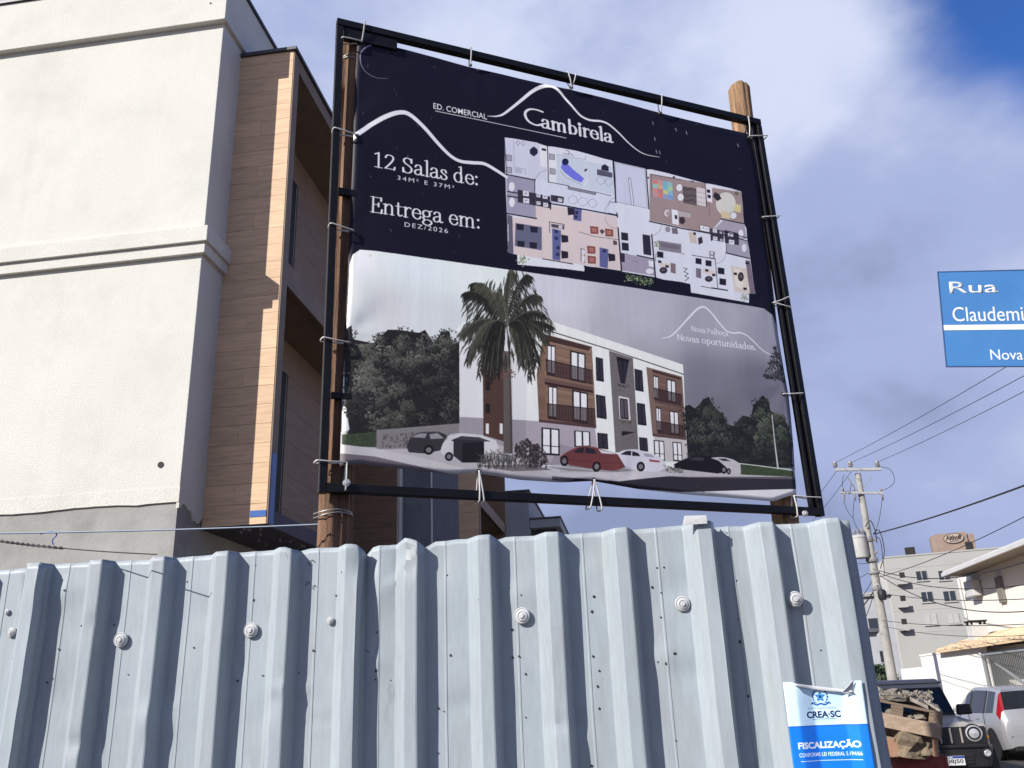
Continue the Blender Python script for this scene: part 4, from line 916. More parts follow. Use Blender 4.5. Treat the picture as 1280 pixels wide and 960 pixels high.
for (x, y, rx, ry) in ((800,355,27,26),(856,365,24,26),(615,485,30,28),(682,498,30,28),(746,508,27,28)): cv.stroke(z3([(x+rx*math.cos(t), y+ry*math.sin(t)) for t in np.linspace(0, 6.3, 20)]), .55*PXS, pc(128,128,140))
P(z3([(583,396),(768,434),(766,452),(583,414)]), pc(132,130,140)); LW(z3, [(583,396),(768,434),(766,452),(583,414),(583,396)], .6, (60,56,66))
P(z3([(393,118),(446,130),(446,268),(400,260)]), pc(226,226,234)); P(z3([(408,138),(438,145),(438,160),(408,154)]), pc(40,38,52)); P(z3([(456,168),(505,178),(505,372),(456,366)]), pc(224,224,232))
for (x, y) in ((476,198),(480,296),(190,205),(190,285)): P(z3([(x-18,y-22),(x+18,y-16),(x+18,y+20),(x-18,y+16)]), pc(158,158,168)); LW(z3, [(x-18,y-22),(x+18,y-16),(x+18,y+20),(x-18,y+16),(x-18,y-22)], .6, (64,60,72))
LW(z3, [(222,90),(224,265),(300,280),(298,318)], .6, (140,140,152)); P(z3([(228,270),(280,280),(278,310),(226,300)]), pc(176,176,188)); LW(z3, [(505,182),(700,216),(700,190)], .6, (130,130,140)); LW(z3, [(552,175),(590,182),(590,160),(570,152)], .9, (90,88,98)); LW(z3, [(600,175),(620,190)], 1, (70,66,78))
for (x, y) in ((250,104),(284,108)): cv.stroke(z3([(x-14,y),(x,y-16),(x+14,y),(x,y+18),(x-14,y)]), .6*PXS, pc(110,108,120))
for qd in ([(248,414),(360,440),(360,522),(248,500)], [(365,440),(464,462),(462,542),(366,522)], [(468,450),(556,466),(552,508),(468,494)]): P(z3(qd), pc(54,50,60))
for (x, y, s_) in ((303,442,20),(305,490,20),(386,456,13),(430,464,16),(386,506,13),(434,518,16),(530,486,14)): P(z3([(x-s_,y-s_),(x+s_,y-s_*.7),(x+s_,y+s_),(x-s_,y+s_*.7)]), pc(206,204,212)); LW(z3, [(x-s_*.4,y),(x+s_*.3,y-4)], .9, (70,66,76))
for (x, y) in ((209,396),(210,500)): P(z3([(x+19*math.cos(t), y+32*math.sin(t)) for t in np.linspace(0, 6.28, 20)]), pc(218,216,226))
for a_, w_ in (([(162,312),(362,352)], 1.7), ([(362,345),(362,525)], 1.0), ([(180,428),(246,438)], 1.6), ([(180,458),(246,468)], 1.6), ([(174,575),(372,610)], 1.8), ([(455,508),(560,525),(912,590)], 2.0), ([(467,500),(466,548)], 1.6), ([(447,125),(452,365)], 1.2), ([(450,365),(590,392)], 1.0), ([(765,432),(870,458)], .8), ([(888,222),(906,500)], 1.9), ([(915,672),(937,958)], 1.9), ([(413,878),(612,913)], 1.3), ([(692,930),(765,945)], 2.6), ([(908,572),(912,600)], 1.6), ([(160,68),(176,330)], .9), ([(655,700),(755,730),(915,750)], .6), ([(458,632),(556,650),(552,684)], .9), ([(458,632),(460,705)], .8), ([(664,812),(690,818),(690,905)], .9)): LW(z3, a_, w_, WALL)
for (cx_, cy_, r0, a0_, a1_) in ((440,365,75,3.2,4.7),(905,575,80,3.1,4.6),(905,600,75,1.6,3.1)): cv.stroke(z3([(cx_+r0*math.cos(t), cy_+r0*math.sin(t)) for t in np.linspace(a0_, a1_, 14)]), .5*PXS, pc(110,104,112))
P(z3([(470,645),(553,658),(550,682),(470,668)]), pc(74,70,82)); P(z3([(520,656),(545,660),(542,678),(518,674)]), pc(206,200,206)); P(z3([(880,755),(905,760),(910,785),(884,788)]), pc(84,76,72))
P(z3([(668,815),(692,820),(692,850),(668,845)]), pc(214,208,214)); P(z3([(672,860),(692,863),(690,900),(670,895)]), pc(220,216,222)); LW(z3, [(668,815),(668,895)], .8, WALL)
def plant(zf, x, y, n, sx, sy, seed): leafs(lambda q: zf([(x+q.gauss(0, sx), y+q.gauss(0, sy))])[0], n, 1.5, [(98,116,74),(130,146,100),(70,86,54),(160,170,130)], seed)
plant(z3, 280, 886, 40, 16, 14, 41)
P(z4([(40,64),(220,104),(232,342),(45,304)]), pc(198,199,212)); LW(z4, [(40,64),(220,104),(232,342),(45,304),(40,64)], .6, (110,108,122)); P(z4([(120,158),(134,160),(152,325),(136,322)]), pc(206,206,216)); LW(z4, [(120,158),(134,160),(152,325),(136,322),(120,158)], .8, (96,94,106))
P(z4([(238,106),(262,110),(262,285),(246,282)]), pc(224,222,230)); P(z4([(248,130),(580,188),(592,205),(622,215),(800,240),(816,432),(700,404),(680,404),(606,490),(246,414)]), pc(154,134,130))
P(z4([(606,490),(680,420),(690,404),(818,436),(830,520),(760,540),(620,505)]), pc(160,152,162)); P(z4([(705,500),(835,535),(848,642),(705,606)]), pc(156,152,164))
rc = [[(206,116,104),(200,150,128),(120,170,190),(130,190,180)],[(150,190,176),(214,164,120),(110,180,200),(160,200,140)],[(214,130,120),(190,110,116),(196,196,120),(120,176,196)],[(196,140,130),(214,110,100),(140,150,190),(110,150,190)]]
A_, B_, C2, D2 = [np.array(p) for p in z4([(262,160),(386,182),(390,292),(265,270)])]
P([A_, B_, C2, D2], pc(150,150,158))
for i in range(4):
    for j in range(4):
        f = lambda u, v: (A_*(1-u)+B_*u)*(1-v)+(D2*(1-u)+C2*u)*v
        P([f(.04+i*.24, .03+j*.24), f(.27+i*.24, .03+j*.24), f(.27+i*.24, .26+j*.24), f(.04+i*.24, .26+j*.24)], pc(*rc[j][i]), .85)
LW(z4, [(256,134),(440,170)], 1.0, (90,76,74)); LW(z4, [(258,134),(262,272)], .9, (110,90,86))
P(z4([(446,205),(532,222),(532,325),(450,308)]), pc(98,88,86)); 
for yy in (215, 255, 285): LW(z4, [(448,yy),(475,yy+14),(500,yy+2),(528,yy+20)], 1.6, (64,56,56))
P(z4([(528,208),(584,220),(588,332),(530,320)]), pc(208,198,194)); LW(z4, [(528,208),(584,220),(588,332),(530,320),(528,208)], .7, (96,84,82))
for yy in (240, 270, 300): LW(z4, [(532,yy),(580,yy+10)], .6, (130,118,114))
def disc(zf, x, y, rx, ry, col, edge=None):
    pts = [(x+rx*math.cos(t), y+ry*math.sin(t)) for t in np.linspace(0, 6.29, 22)]; P(zf(pts), pc(*col))
    if edge: cv.stroke(zf(pts), .7*PXS, pc(*edge))
disc(z4, 427, 215, 20, 24, (224,216,214), (110,96,94)); disc(z4, 434, 273, 20, 24, (224,216,214), (110,96,94)); disc(z4, 352, 370, 21, 24, (210,200,198), (96,84,82)); disc(z4, 358, 372, 12, 15, (166,146,142)); disc(z4, 706, 312, 62, 72, (204,200,188), (130,120,112)); disc(z4, 752, 383, 20, 21, (230,226,228), (110,100,100))
P(z4([(640,240),(668,256),(680,282),(655,296),(628,268)]), pc(44,40,46)); P(z4([(758,312),(796,320),(796,366),(756,358)]), pc(206,192,140)); P(z4([(675,355),(730,366),(735,405),(680,396)]), pc(204,186,150)); P(z4([(585,194),(624,202),(624,306),(592,298)]), pc(220,214,218))
for (x, y) in ((602,236),(606,268)): P(z4([(x-10,y-12),(x+10,y-8),(x+10,y+12),(x-10,y+8)]), pc(36,32,40))
P(z4([(378,344),(415,352),(422,442),(382,434)]), pc(224,218,220)); P(z4([(415,352),(496,370),(496,398),(416,388)]), pc(176,164,162)); P(z4([(396,380),(412,384),(412,408),(398,404)]), pc(40,36,44)); P(z4([(424,396),(452,392),(462,420),(446,438),(424,430)]), pc(60,48,54)); LW(z4, [(378,344),(496,370),(496,398)], .6, (84,74,74)); LW(z4, [(606,300),(606,385)], .8, (110,92,90)); disc(z4, 772, 248, 13, 13, (110,106,86)); disc(z4, 395, 152, 8, 6, (60,54,60)); disc(z4, 505, 178, 14, 6, (120,112,116)); disc(z4, 240, 156, 5, 7, (50,46,54))
P(z4([(548,440),(606,452),(606,486),(548,474)]), pc(226,222,226)); LW(z4, [(548,440),(606,452),(606,486),(548,474),(548,440)], .8, (60,54,62))
for qd in ([(616,460),(690,476),(690,542),(618,532)], [(695,470),(782,490),(782,562),(698,548)]): P(z4(qd), pc(54,50,60))
for (x, y, s_) in ((638,476,13),(640,522,13),(674,486,7),(676,530,7),(732,500,16),(738,544,16),(568,460,8),(590,466,8)): P(z4([(x-s_,y-s_),(x+s_,y-s_*.7),(x+s_,y+s_),(x-s_,y+s_*.7)]), pc(208,206,214)); LW(z4, [(x-s_*.4,y),(x+s_*.3,y-4)], .9, (80,76,86))
disc(z4, 795, 492, 15, 24, (216,214,222)); disc(z4, 814, 578, 15, 24, (216,214,222))
P(z4([(75,610),(266,650),(276,748),(78,716)]), pc(158,148,162)); P(z4([(238,655),(268,660),(268,695),(240,690)]), pc(222,218,226)); disc(z4, 245, 720, 24, 16, (226,222,230)); P(z4([(72,610),(95,615),(95,668),(74,664)]), pc(54,44,56))
for (x, y) in ((95,512),(98,573)): P(z4([(x-22,y-26),(x+20,y-20),(x+22,y+26),(x-20,y+22)]), pc(40,38,48))
P(z4([(202,498),(248,505),(256,626),(208,618)]), pc(44,42,56)); P(z4([(300,535),(436,556),(436,612),(300,592)]), pc(132,124,132)); P(z4([(312,548),(424,566),(424,590),(312,572)]), pc(112,104,114)); LW(z4, [(436,612),(455,616)], .9, (84,76,84)); plant(z4, 290, 555, 26, 9, 12, 42)
disc(z4, 355, 468, 14, 15, (150,142,148), (100,94,100)); P(z4([(378,458),(412,462),(416,496),(382,494)]), pc(108,100,108)); P(z4([(478,480),(500,486),(525,500),(530,555),(490,545)]), pc(198,180,168)); P(z4([(508,484),(524,486),(522,502),(508,500)]), pc(44,38,46)); P(z4([(536,520),(560,510),(566,548),(540,560)]), pc(60,52,60))
for (x, y, s_) in ((309,620,19),(540,658,18),(600,670,18),(676,716,20),(686,781,20)): P(z4([(x-s_,y-s_*1.1),(x+s_,y-s_*.8),(x+s_,y+s_*1.1),(x-s_,y+s_*.8)]), pc(36,33,44))
for qd, c in (([(303,664),(372,676),(372,697),(303,690)], (212,196,186)), ([(372,668),(402,675),(402,736),(372,726)], (128,108,110)), ([(566,702),(642,716),(642,742),(566,730)], (212,196,186)), ([(525,698),(555,704),(556,762),(525,754)], (116,106,118)), ([(730,684),(830,702),(848,852),(758,840)], (206,194,180)), ([(752,700),(800,708),(808,820),(764,812)], (222,210,196)), ([(822,650),(850,656),(882,852),(850,850)], (116,102,112))): P(z4(qd), pc(*c))
for (x, y, rx, ry) in ((328,714,24,20),(602,764,24,18),(795,750,18,28)): disc(z4, x, y, rx, ry, (54,46,54)); disc(z4, x, y-2, rx*.5, ry*.4, (96,86,92))
for (x, y) in ((306,662),(350,690),(590,712),(632,740),(762,732),(820,822),(832,668)): P(z4([(x-10,y-8),(x+10,y-6),(x+10,y+9),(x-10,y+7)]), pc(40,36,44))
LW(z4, [(448,698),(472,704),(452,722),(478,732),(456,748),(482,758),(458,778)], .9, (50,46,56)); P(z4([(605,596),(638,602),(636,646),(606,638)]), pc(128,122,130)); P(z4([(612,602),(628,605),(627,618),(612,615)]), pc(226,222,228)); P(z4([(612,624),(628,627),(627,638),(612,636)]), pc(226,222,228))
for a_, w_ in (([(228,105),(242,346)], 1.8), ([(28,55),(42,305)], 1.7), ([(245,420),(440,462),(612,492)], 2.0), ([(258,500),(280,756)], 2.0), ([(170,626),(270,646)], 1.8), ([(55,460),(76,716)], 1.8), ([(675,404),(816,432)], 1.7), ([(612,466),(616,535)], 1.6), ([(690,480),(832,518)], 1.4), ([(690,500),(834,536)], 1.4), ([(704,608),(846,642)], 1.8), ([(640,642),(656,818)], 1.0), ([(620,818),(714,832)], 1.8), ([(555,808),(620,820)], .9), ([(500,622),(640,645)], .9), ([(705,540),(708,610)], .8), ([(0,374),(48,384)], 1.8), ([(48,372),(50,392)], 1.4), ([(582,186),(592,330)], .9), ([(806,240),(822,440)], .8), ([(0,302),(45,310)], .5), ([(280,660),(284,610)], .7)): LW(z4, a_, w_, WALL)
for (cx_, cy_, r0, a0_, a1_) in ((250,440,66,0.0,1.5),(640,610,62,.1,1.4),(170,600,64,1.5,3.0),(50,330,52,3.2,4.7)): cv.stroke(z4([(cx_+r0*math.cos(t), cy_+r0*math.sin(t)) for t in np.linspace(a0_, a1_, 14)]), .5*PXS, pc(110,104,112))
for x in range(110, 256, 20): plant(z4, x, 758+(x-110)*.19, 16, 9, 12, 50+x)
plant(z4, 818, 876, 34, 12, 14, 43)
# --- lettering and the mountain outlines
WHT = pc(246,246,248)
def wtxt(zf, l, r_, hz, txt, mode='pen', hpx=None, **k):
    (x0_, y0_), (x1_, y1_) = zf([l, r_]); 
    (xa, ya), (xb, yb2) = zf([l, (l[0], l[1]-hpx)])
    return x0_, (y0_+y1_)/2, x1_-x0_, yb2-ya
def pen(zf, l, r_, hpx, txt, cap=.68, **k): x, y, w_, h_ = wtxt(zf, l, r_, 0, txt, hpx=hpx); pen_text(cv, txt, x, y, w_, h_/cap, k.pop('col', WHT), **k)
def sans(zf, l, r_, hpx, txt, col=None, **k): x, y, w_, h_ = wtxt(zf, l, r_, 0, txt, hpx=hpx); font_text(cv, txt, x, y, w_, h_, WHT if col is None else col, **k)
pen(zT_, (168,252), (1012,396), 116, '12 Salas de:', thick=.078, thin=.032)
pen(zT_, (142,602), (1026,748), 118, 'Entrega em:', thick=.078, thin=.032)
sans(zT_, (362,358), (816,428), 34, '34M² E 37M²', spacing=1.35)
sans(zT_, (420,724), (766,784), 36, 'DEZ/2026', spacing=1.3)
sans(zA, (566,548), (834,598), 29, 'ED. COMERCIAL', bold=.004)
cv.stroke(zA([(577,557),(1228,693)]), .85*PXS, WHT)
cv.stroke(spline(zA([(835,583),(860,584),(885,583),(920,570),(1000,508),(1060,458),(1105,433)]) + zC([(300,106),(350,122),(400,172),(470,262),(540,345),(600,380),(650,391),(710,396),(770,420),(850,488),(930,568),(1010,632),(1080,664),(1180,682)]), 8), [.5*PXS, 2.0*PXS, 4.0*PXS, 5.4*PXS, 4.6*PXS, 3.6*PXS, 3.2*PXS, 3.2*PXS, 2.6*PXS, 1.6*PXS, .5*PXS], WHT)
cv.stroke(spline(zA([(158,694),(250,628),(330,583),(400,564),(450,577),(520,640),(590,720),(650,780),(700,808),(760,816),(820,822),(880,855),(930,888)]), 8), [5.5*PXS, 6*PXS, 6*PXS, 5*PXS, 4.4*PXS, 4.6*PXS, 4.6*PXS, 4.2*PXS], WHT)
x, y, w_, h_ = wtxt(zC, (95,412), (808,563), 0, '', hpx=122)
GC = 'Cambirela'
pen_text(cv, 'C', x, y+2, w_*.20, h_/.78, WHT, thick=.12, thin=.07)
pen_text(cv, 'ambirela', x+w_*.185, y-2, w_*.815, h_/.84, WHT, thick=.125, thin=.035)
cv.stroke(spline(zN([(48,376),(100,371),(150,342),(220,270),(300,182),(360,122),(410,99),(450,115),(500,166),(560,242),(620,306),(680,331),(740,328),(800,350),(870,410),(930,470),(990,510),(1045,526)]), 8), [.8*PXS, 1.8*PXS, 2.4*PXS, 2.6*PXS, 2.2*PXS, 1.8*PXS, 1.6*PXS, 1.4*PXS, .8*PXS], pc(236,234,240))
pen(zN, (312,308), (645,362), 44, 'Nova Palhoça', thick=.085, thin=.04, col=pc(222,218,228))
pen(zN, (186,384), (890,490), 52, 'Novas oportunidades.', thick=.10, thin=.045, col=pc(226,222,230))
cv.stroke(spline(zA([(275,218),(225,240),(203,270),(205,320),(230,360),(280,388),(338,394)]), 8), [1.6*PXS, .9*PXS, .35*PXS], pc(150,146,170), .8)
# little flecks of dirt on the dark field, weave of the cloth
r_ = random.Random(77)
for i in range(60):
    px_, py_ = r_.uniform(450, 940), r_.uniform(60, 330); cv.stroke(ident([(px_, py_), (px_+r_.uniform(-2, 2), py_+r_.uniform(0, 4))]), r_.uniform(.4, 1.0)*PXS, pc(120,118,134), r_.uniform(.15, .5))
for (px_, py_) in ((816,152),(818,172),(845,160),(858,164),(820,188),(922,180),(824,189)): cv.stroke(ident([(px_, py_), (px_+1, py_+3.5)]), 1.4*PXS, pc(150,148,165), .7)
cv.im *= (1 + .035*np.sin(gx*1.9) + .05*fbm(CHt, CWd, 3, 3, 60, 18))[..., None]
cv.im[:] = cv.im + 0.001
img = canvas_image(cv, 'banner_artwork')
m_print = print_mat('printed_vinyl', img, rough=0.5, bump=0.12, bs=5, spec=0.15)
m_back = mat('vinyl_back', (0.5, 0.5, 0.52), rough=0.6, var=.1)
# ---------------- the cloth itself: edges traced, pulled at the grommets, slack between
E_L = [(424.5,583),(427,505),(430,428),(434,360),(436.5,300),(440,215),(442,165),(444,100),(447,50)]
E_R = [(996,617),(992,560),(985.5,493),(975,430),(967,384),(961,330),(953.5,272),(946,220),(937.5,167)]
E_T = [(447,50),(470,55),(500,60),(545,71),(588,83),(650,98),(712,110.5),(770,126),(824,139.5),(885,156),(937.5,167)]
E_B = [(424.5,583),(450,580),(520,588),(560,592.5),(597,591.5),(650,600),(700,603),(741,601),(800,612),(860,618),(900,621),(965,627),(996,617)]
def curve2(px): 
    p = np.array([bb(*q) for q in px]); 
    return p
cL, cR, cT, cB = [curve2(e) for e in (E_L, E_R, E_T, E_B)]
def ev_(c, t, ax): 
    s_ = (c[:, ax]-c[0, ax])/(c[-1, ax]-c[0, ax]); return np.array([np.interp(t, s_, c[:, 0]), np.interp(t, s_, c[:, 1])])
def cloth(u, v):
    Lp, Rp, Tp, Bp = ev_(cL, v, 1), ev_(cR, v, 1), ev_(cT, u, 0), ev_(cB, u, 0)
    c00, c10, c01, c11 = cL[0], cR[0], cL[-1], cR[-1]
    return (1-u)*Lp + u*Rp + (1-v)*Bp + v*Tp - ((1-u)*(1-v)*c00 + u*(1-v)*c10 + (1-u)*v*c01 + u*v*c11)
def bump_(u, v):
    e = min(u, 1-u, v, 1-v); k = min(1, e/.10)
    d = 0.010*math.sin(PI*u)*math.sin(PI*v)
    d += k*(0.0016*math.sin(9*v+2.5*u+.6) + 0.0012*math.sin(17*v-5*u+1) + 0.0014*math.sin(12*u+3*v) + 0.0009*math.sin(31*v+7*u))
    d += 0.0035*(1-k)*math.sin(u*23+v*19)
    d += .010*math.exp(-((u-.01)/.03)**2)*math.sin(v*20+1)*.6 - .006*math.exp(-((v-.98)/.03)**2)
    # creases fanning out of the grommets of the top and the left edge
    for (gu, gv, an) in ((.0, 1, -.8), (.26, 1, -1.5), (.5, 1, -1.55), (.75, 1, -1.5), (1, 1, -2.3), (0, .78, -.2), (0, .52, 0.1), (0, .27, .1), (1, .76, 3.1), (1, .52, 3.0), (1, .27, 3.1), (.3, 0, 1.5), (.56, 0, 1.4)):
        dx, dy = u-gu, v-gv; r_ = math.hypot(dx, dy)
        if 1e-4 < r_ < .22:
            da = math.atan2(dy, dx)-an; d += .0035*math.exp(-r_/.07)*math.cos(6*da)
    return d
q = MB(); NU, NV = 90, 90
uvs = []
for j in range(NV+1):
    for i in range(NU+1):
        u, v = i/NU, j/NV; a, z = cloth(u, v); q.v.append((a, -bump_(u, v), z)); uvs.append(((a-CA0)/(CA1-CA0), (z-CZ0)/(CZ1-CZ0)))
for j in range(NV):
    for i in range(NU):
        a = j*(NU+1)+i; q.f.append((a, a+1, a+NU+2, a+NU+1))
BN = thing('advertising_banner', 'dark navy printed banner with floor plan and building picture tied inside the black frame', 'banner', BBO, BROT)
ob = q.build('cloth', m_print, BN, smooth=180, fix=False)
ob.data.materials.append(m_back)
uvl = ob.data.uv_layers.new(name='UVMap')
for l in ob.data.loops: uvl.data[l.index].uv = uvs[l.vertex_index]
md = ob.modifiers.new('solid', 'SOLIDIFY'); md.thickness = 0.0012; md.offset = -1; md.material_offset = 1; md.material_offset_rim = 1
# grommets and ties
q = MB(); q.lathe([(0.006,-.002),(0.013,-.003),(0.014,0),(0.006,0)], axis='y', n=14); q.v = q.v
m_gro = mat('brass_grommet', (0.10, 0.09, 0.085), rough=0.4, metal=.7); gro = None
def grommet(px, py):
    global gro
    a, z = bb(px, py)
    if gro is None: gro = q.build('grommet', m_gro, BN, smooth=40); o = gro
    else: o = piece('grommet', gro.data, BN)
    o.location = (a, -0.006, z); return a, z
def tie(g, f, end='l', w=0.0045):
    """nylon tie from grommet g round the frame bar to the outside point f (photo points)"""
    a, z = bb(*g); b, y2 = bb(*f); n = 10; t = MB()
    d = np.array([b-a, y2-z]); L = np.linalg.norm(d); d /= L
    over = np.array([b, y2]) + d*0.004
    pts = [(a, 0.012, z), (a, -0.010, z), (a+d[0]*.012, -0.014, z+d[1]*.012), (a+d[0]*L*.5, -0.027, z+d[1]*L*.5-.004), (b-d[0]*.01, -0.028, y2-d[1]*.01), (over[0]+d[0]*.003, -0.022, over[1]+d[1]*.003), (over[0]+d[0]*.004, 0.033, over[1]+d[1]*.004), (b-d[0]*.02, .037, y2-d[1]*.02), (a+d[0]*L*.4, .02, z+d[1]*L*.4), (a, 0.012, z)]
    t.tube([Vector(p) for p in spline(pts, 3)], w, 6, caps=False); return t.build('cable_tie', m_tie, BN, smooth=60)
for gpt, fs in [((446,170),[(418,163)]), ((441,289),[(413.5,282)]), ((436,429),[(404,424)]), ((433,578),[(396,577),(431,612)]), ((452,53),[(428,50),(455,30)]), ((587.5,82),[(587.5,62)]), ((714,110),[(708,93),(718,96)]), ((825,141),[(825,122)]),
                ((936,171),[(956,172),(933,149)]), ((953,272),[(971,272)]), ((966,379),[(983,373),(985,386)]), ((978,493),[(1000,493)]), ((991,620),[(1022,623),(993.5,645)]), ((598,589),[(597.5,626),(603,626)]), ((742,600),[(736,634),(750,636)])]:
    grommet(*gpt)
    for f in fs: tie(gpt, f)
a, z = bb(872, 609); o = piece('grommet', gro.data, BN, (a, -.006, z), scale=(.6,.6,.6))
# ------------------------------------------------------------------ inspection notice glued on the hoarding
NW, NH = 420, 560                               # notice artwork, 0.30 m x 0.40 m
cn = Canvas(NW, NH)
PB, PW, PD = lin(20,118,226), lin(200,228,246), lin(14,34,80)
cn.im[:] = PW
cn.poly([(0,0),(NW,0),(NW,NH-218),(0,NH-218)], PB)
cn.poly([(0,NH-222),(NW,NH-222),(NW,NH-216),(0,NH-216)], lin(28,92,190))
def nt_(txt, cx, top, w, h, col, bold=0.0, sp=1.0): font_text(cn, txt, cx-w/2, NH-top-h, w, h, col, bold, sp)
ex, ey = 196, NH-78                              # the crest: star, leaf wreath and ribbon
cn.poly([(ex+(30 if k % 2 == 0 else 15)*math.sin(k*PI/5), ey+(30 if k % 2 == 0 else 15)*math.cos(k*PI/5)) for k in range(10)], lin(40,120,190))
cn.poly([(ex+12*math.cos(t), ey+12*math.sin(t)) for t in np.linspace(0, 6.28, 20)], lin(120,190,230)); cn.poly([(ex+9*math.cos(t), ey+9*math.sin(t)) for t in np.linspace(0, 6.28, 20)], lin(24,70,130))
for sd in (-1, 1):
    for k in range(7):
        t = -1.2+k*.38; lx, ly = ex+sd*38*math.cos(t), ey+38*math.sin(t); d = t+PI/2
        cn.poly([(lx-5*math.cos(d)*sd, ly-8*math.sin(d)), (lx+sd*7, ly+2), (lx+5*math.cos(d)*sd, ly+9*math.sin(d)), (lx-sd*5, ly-2)], lin(24,84,150) if k % 2 else lin(40,110,170))
cn.stroke(spline([(ex-44,ey-28),(ex-22,ey-40),(ex,ey-34),(ex+22,ey-40),(ex+44,ey-28)]), 8, lin(30,90,160)); cn.stroke([(ex-52,ey-34),(ex-34,ey-30)], 6, lin(30,90,160)); cn.stroke([(ex+52,ey-34),(ex+34,ey-30)], 6, lin(30,90,160))
nt_('SERVIÇO PÚBLICO FEDERAL', 198, 128, 158, 12, lin(60,90,130))
nt_('CREA·SC', 202, 148, 186, 34, PD, .04)
cn.stroke([(140, NH-187), (264, NH-187)], 2.2, PD)
for k, (a, b) in enumerate(((146,260),(158,250))): 
    for x in np.arange(a, b, 9): cn.stroke([(x, NH-193-k*8), (x+6, NH-193-k*8)], 2.0, lin(80,110,150), .7)
nt_('FISCALIZAÇÃO', 204, 288, 330, 46, (.85,.87,.88), .035)
nt_('CONFORME LEI FEDERAL 5.194/66', 204, 346, 330, 19, (.80,.84,.87), .015)
cn.stroke([(44, NH-385), (366, NH-385)], 2.6, (.8,.84,.87))
for k in range(3): cn.stroke([(44, NH-430-k*26), (366-40*k, NH-430-k*26)], 5, lin(90,165,235), .6)
m_notice = print_mat('printed_notice_paper', canvas_image(cn, 'notice_artwork'), rough=0.28, spec=.5)
m_paper = mat('paper_back', (0.7, 0.72, 0.74), rough=0.6, var=.05)
PN = thing('paper_notice', 'blue and white inspection notice peeling at the top on the right fence end', 'notice', FP, GROT)
nx0, nz1 = fence_xz(978, 853); nx1, _ = fence_xz(1077, 853)
xm0, _ = fence_xz(991, 855); xm1, _ = fence_xz(1065, 860)
nwid = nx1-nx0
def paper_y(x):     # bridges from the crest at its left over the valley to the last crest
    xs_ = [nx0-.01, XE[11]-0.004, XE[11]+.012, XE[11]+0.05, XE[12]-.075, XE[12]-.045, nx1+.01]
    ys_ = [-0.004, -0.004, 0.004, 0.026, 0.024, -0.001, -0.004]
    return float(np.interp(x, xs_, ys_)) + 0.012
q = MB(); uvn = []; nu, nv = 40, 40
for j in range(nv+1):
    for i in range(nu+1):
        u, v = i/nu, j/nv; x = nx0+nwid*u
        top = nz1
        if u > .13: top -= 0.006 + .028*(min(u, .86)-.13)/.73
        if u > .87: top = nz1 - .004
        z = 0.975 + (top-0.975)*v; y = paper_y(x) + .002*math.sin(z*30+x*18) - .012*max(0, v-.9)/.1*(.13 < u < .87)*math.sin((u-.13)/.74*PI)
        q.v.append((x + (z-1.4)*0.012, y, z)); uvn.append((u, 1-(nz1-z)/0.346))
for j in range(nv):
    for i in range(nu): a = j*(nu+1)+i; q.f.append((a, a+1, a+nu+2, a+nu+1))
sh = q.build('printed_sheet', m_notice, PN, smooth=60, fix=False)
uvl = sh.data.uv_layers.new(name='UVMap')
for l in sh.data.loops: uvl.data[l.index].uv = uvn[l.vertex_index]
sh.data.materials.append(m_paper); md = sh.modifiers.new('solid', 'SOLIDIFY'); md.thickness = .0006; md.offset = -1; md.material_offset = 1
q = MB()                                         # the curled-over top edge and the torn corner
def ptop(u): return (nx0+nwid*u, paper_y(nx0+nwid*u), nz1-0.006-.028*(u-.13)/.73)
n = 14; rows = []
for k in range(n+1):
    u = .13+.73*k/n; x, y, z = ptop(u); w_ = .003+.006*math.sin(PI*min(1, k/n*.8+.1)); rows.append([(x, y-.013*math.sin((u-.13)/.74*PI), z-.001), (x, y-.014, z+.002), (x+.002, y-.018, z-w_)])
for r3 in rows: q.v += [tuple(p) for p in r3]
for k in range(n):
    for m_ in range(2): a = k*3+m_; q.f.append((a, a+1, a+4, a+3))
q.build('curled_edge', m_paper, PN, smooth=60, solid=.0006)
x, y, z = ptop(.86); q = MB(); q.add([(x-.030, y-.008, z-.004), (x+.004, y-.004, z-.012), (x+.012, y-.016, z+.034), (x-.012, y-.022, z+.012)], [(0,1,2),(0,2,3)]); q.build('torn_corner', m_paper, PN, solid=.0006)

# ------------------------------------------------------------------ blue street name sign on its post, cut by the right edge of the photo
m_blue = mat('blue_enamel', (0.065, 0.225, 0.53), rough=0.35, var=0.1, vs=3, spec=.5, dirt=(0.10, .26, .52), dirt_amt=.4, dirt_scale=6)
m_sgn = mat('white_reflective_film', (0.86, 0.87, 0.88), rough=0.4, var=0.03)
m_galv = mat('galvanised_post', (0.36, 0.37, 0.38), rough=0.45, metal=.6, var=.15, vs=6)
m_sedge = mat('sign_edge', (0.04, 0.10, 0.25), rough=.5)
SH = math.radians(101.0); ST = math.radians(-6.5); SU = np.array([math.sin(SH), math.cos(SH), 0]); SN = np.array([math.cos(SH), -math.sin(SH), 0])
SO = at_dist(1177, 400, 3.2); SX = SU*math.cos(ST)+np.array([0,0,math.sin(ST)]); SZ = -SU*math.sin(ST)+np.array([0,0,math.cos(ST)])
def sg(px, py): p = on_plane(px, py, SO, SN) - SO; return float(p @ SX), float(p @ SZ)
x0, z0 = sg(1180, 440); zt = sg(1174, 340)[1]; zb_ = sg(1183, 458)[1]
SG = thing('street_sign', 'blue enamel street name sign cut by the right edge of the photo', 'street sign', (SO[0], SO[1], SO[2]), math.atan2(SU[1], SU[0])); SG.rotation_euler = (0, -ST, math.atan2(SU[1], SU[0]))
swid = 0.62; sx = sg(1178, 400)[0]
q = MB(); q.box(sx, sx+swid, 0, 0.003, zb_, zt); q.build('sign_plate', m_blue, SG, bevel=.001)
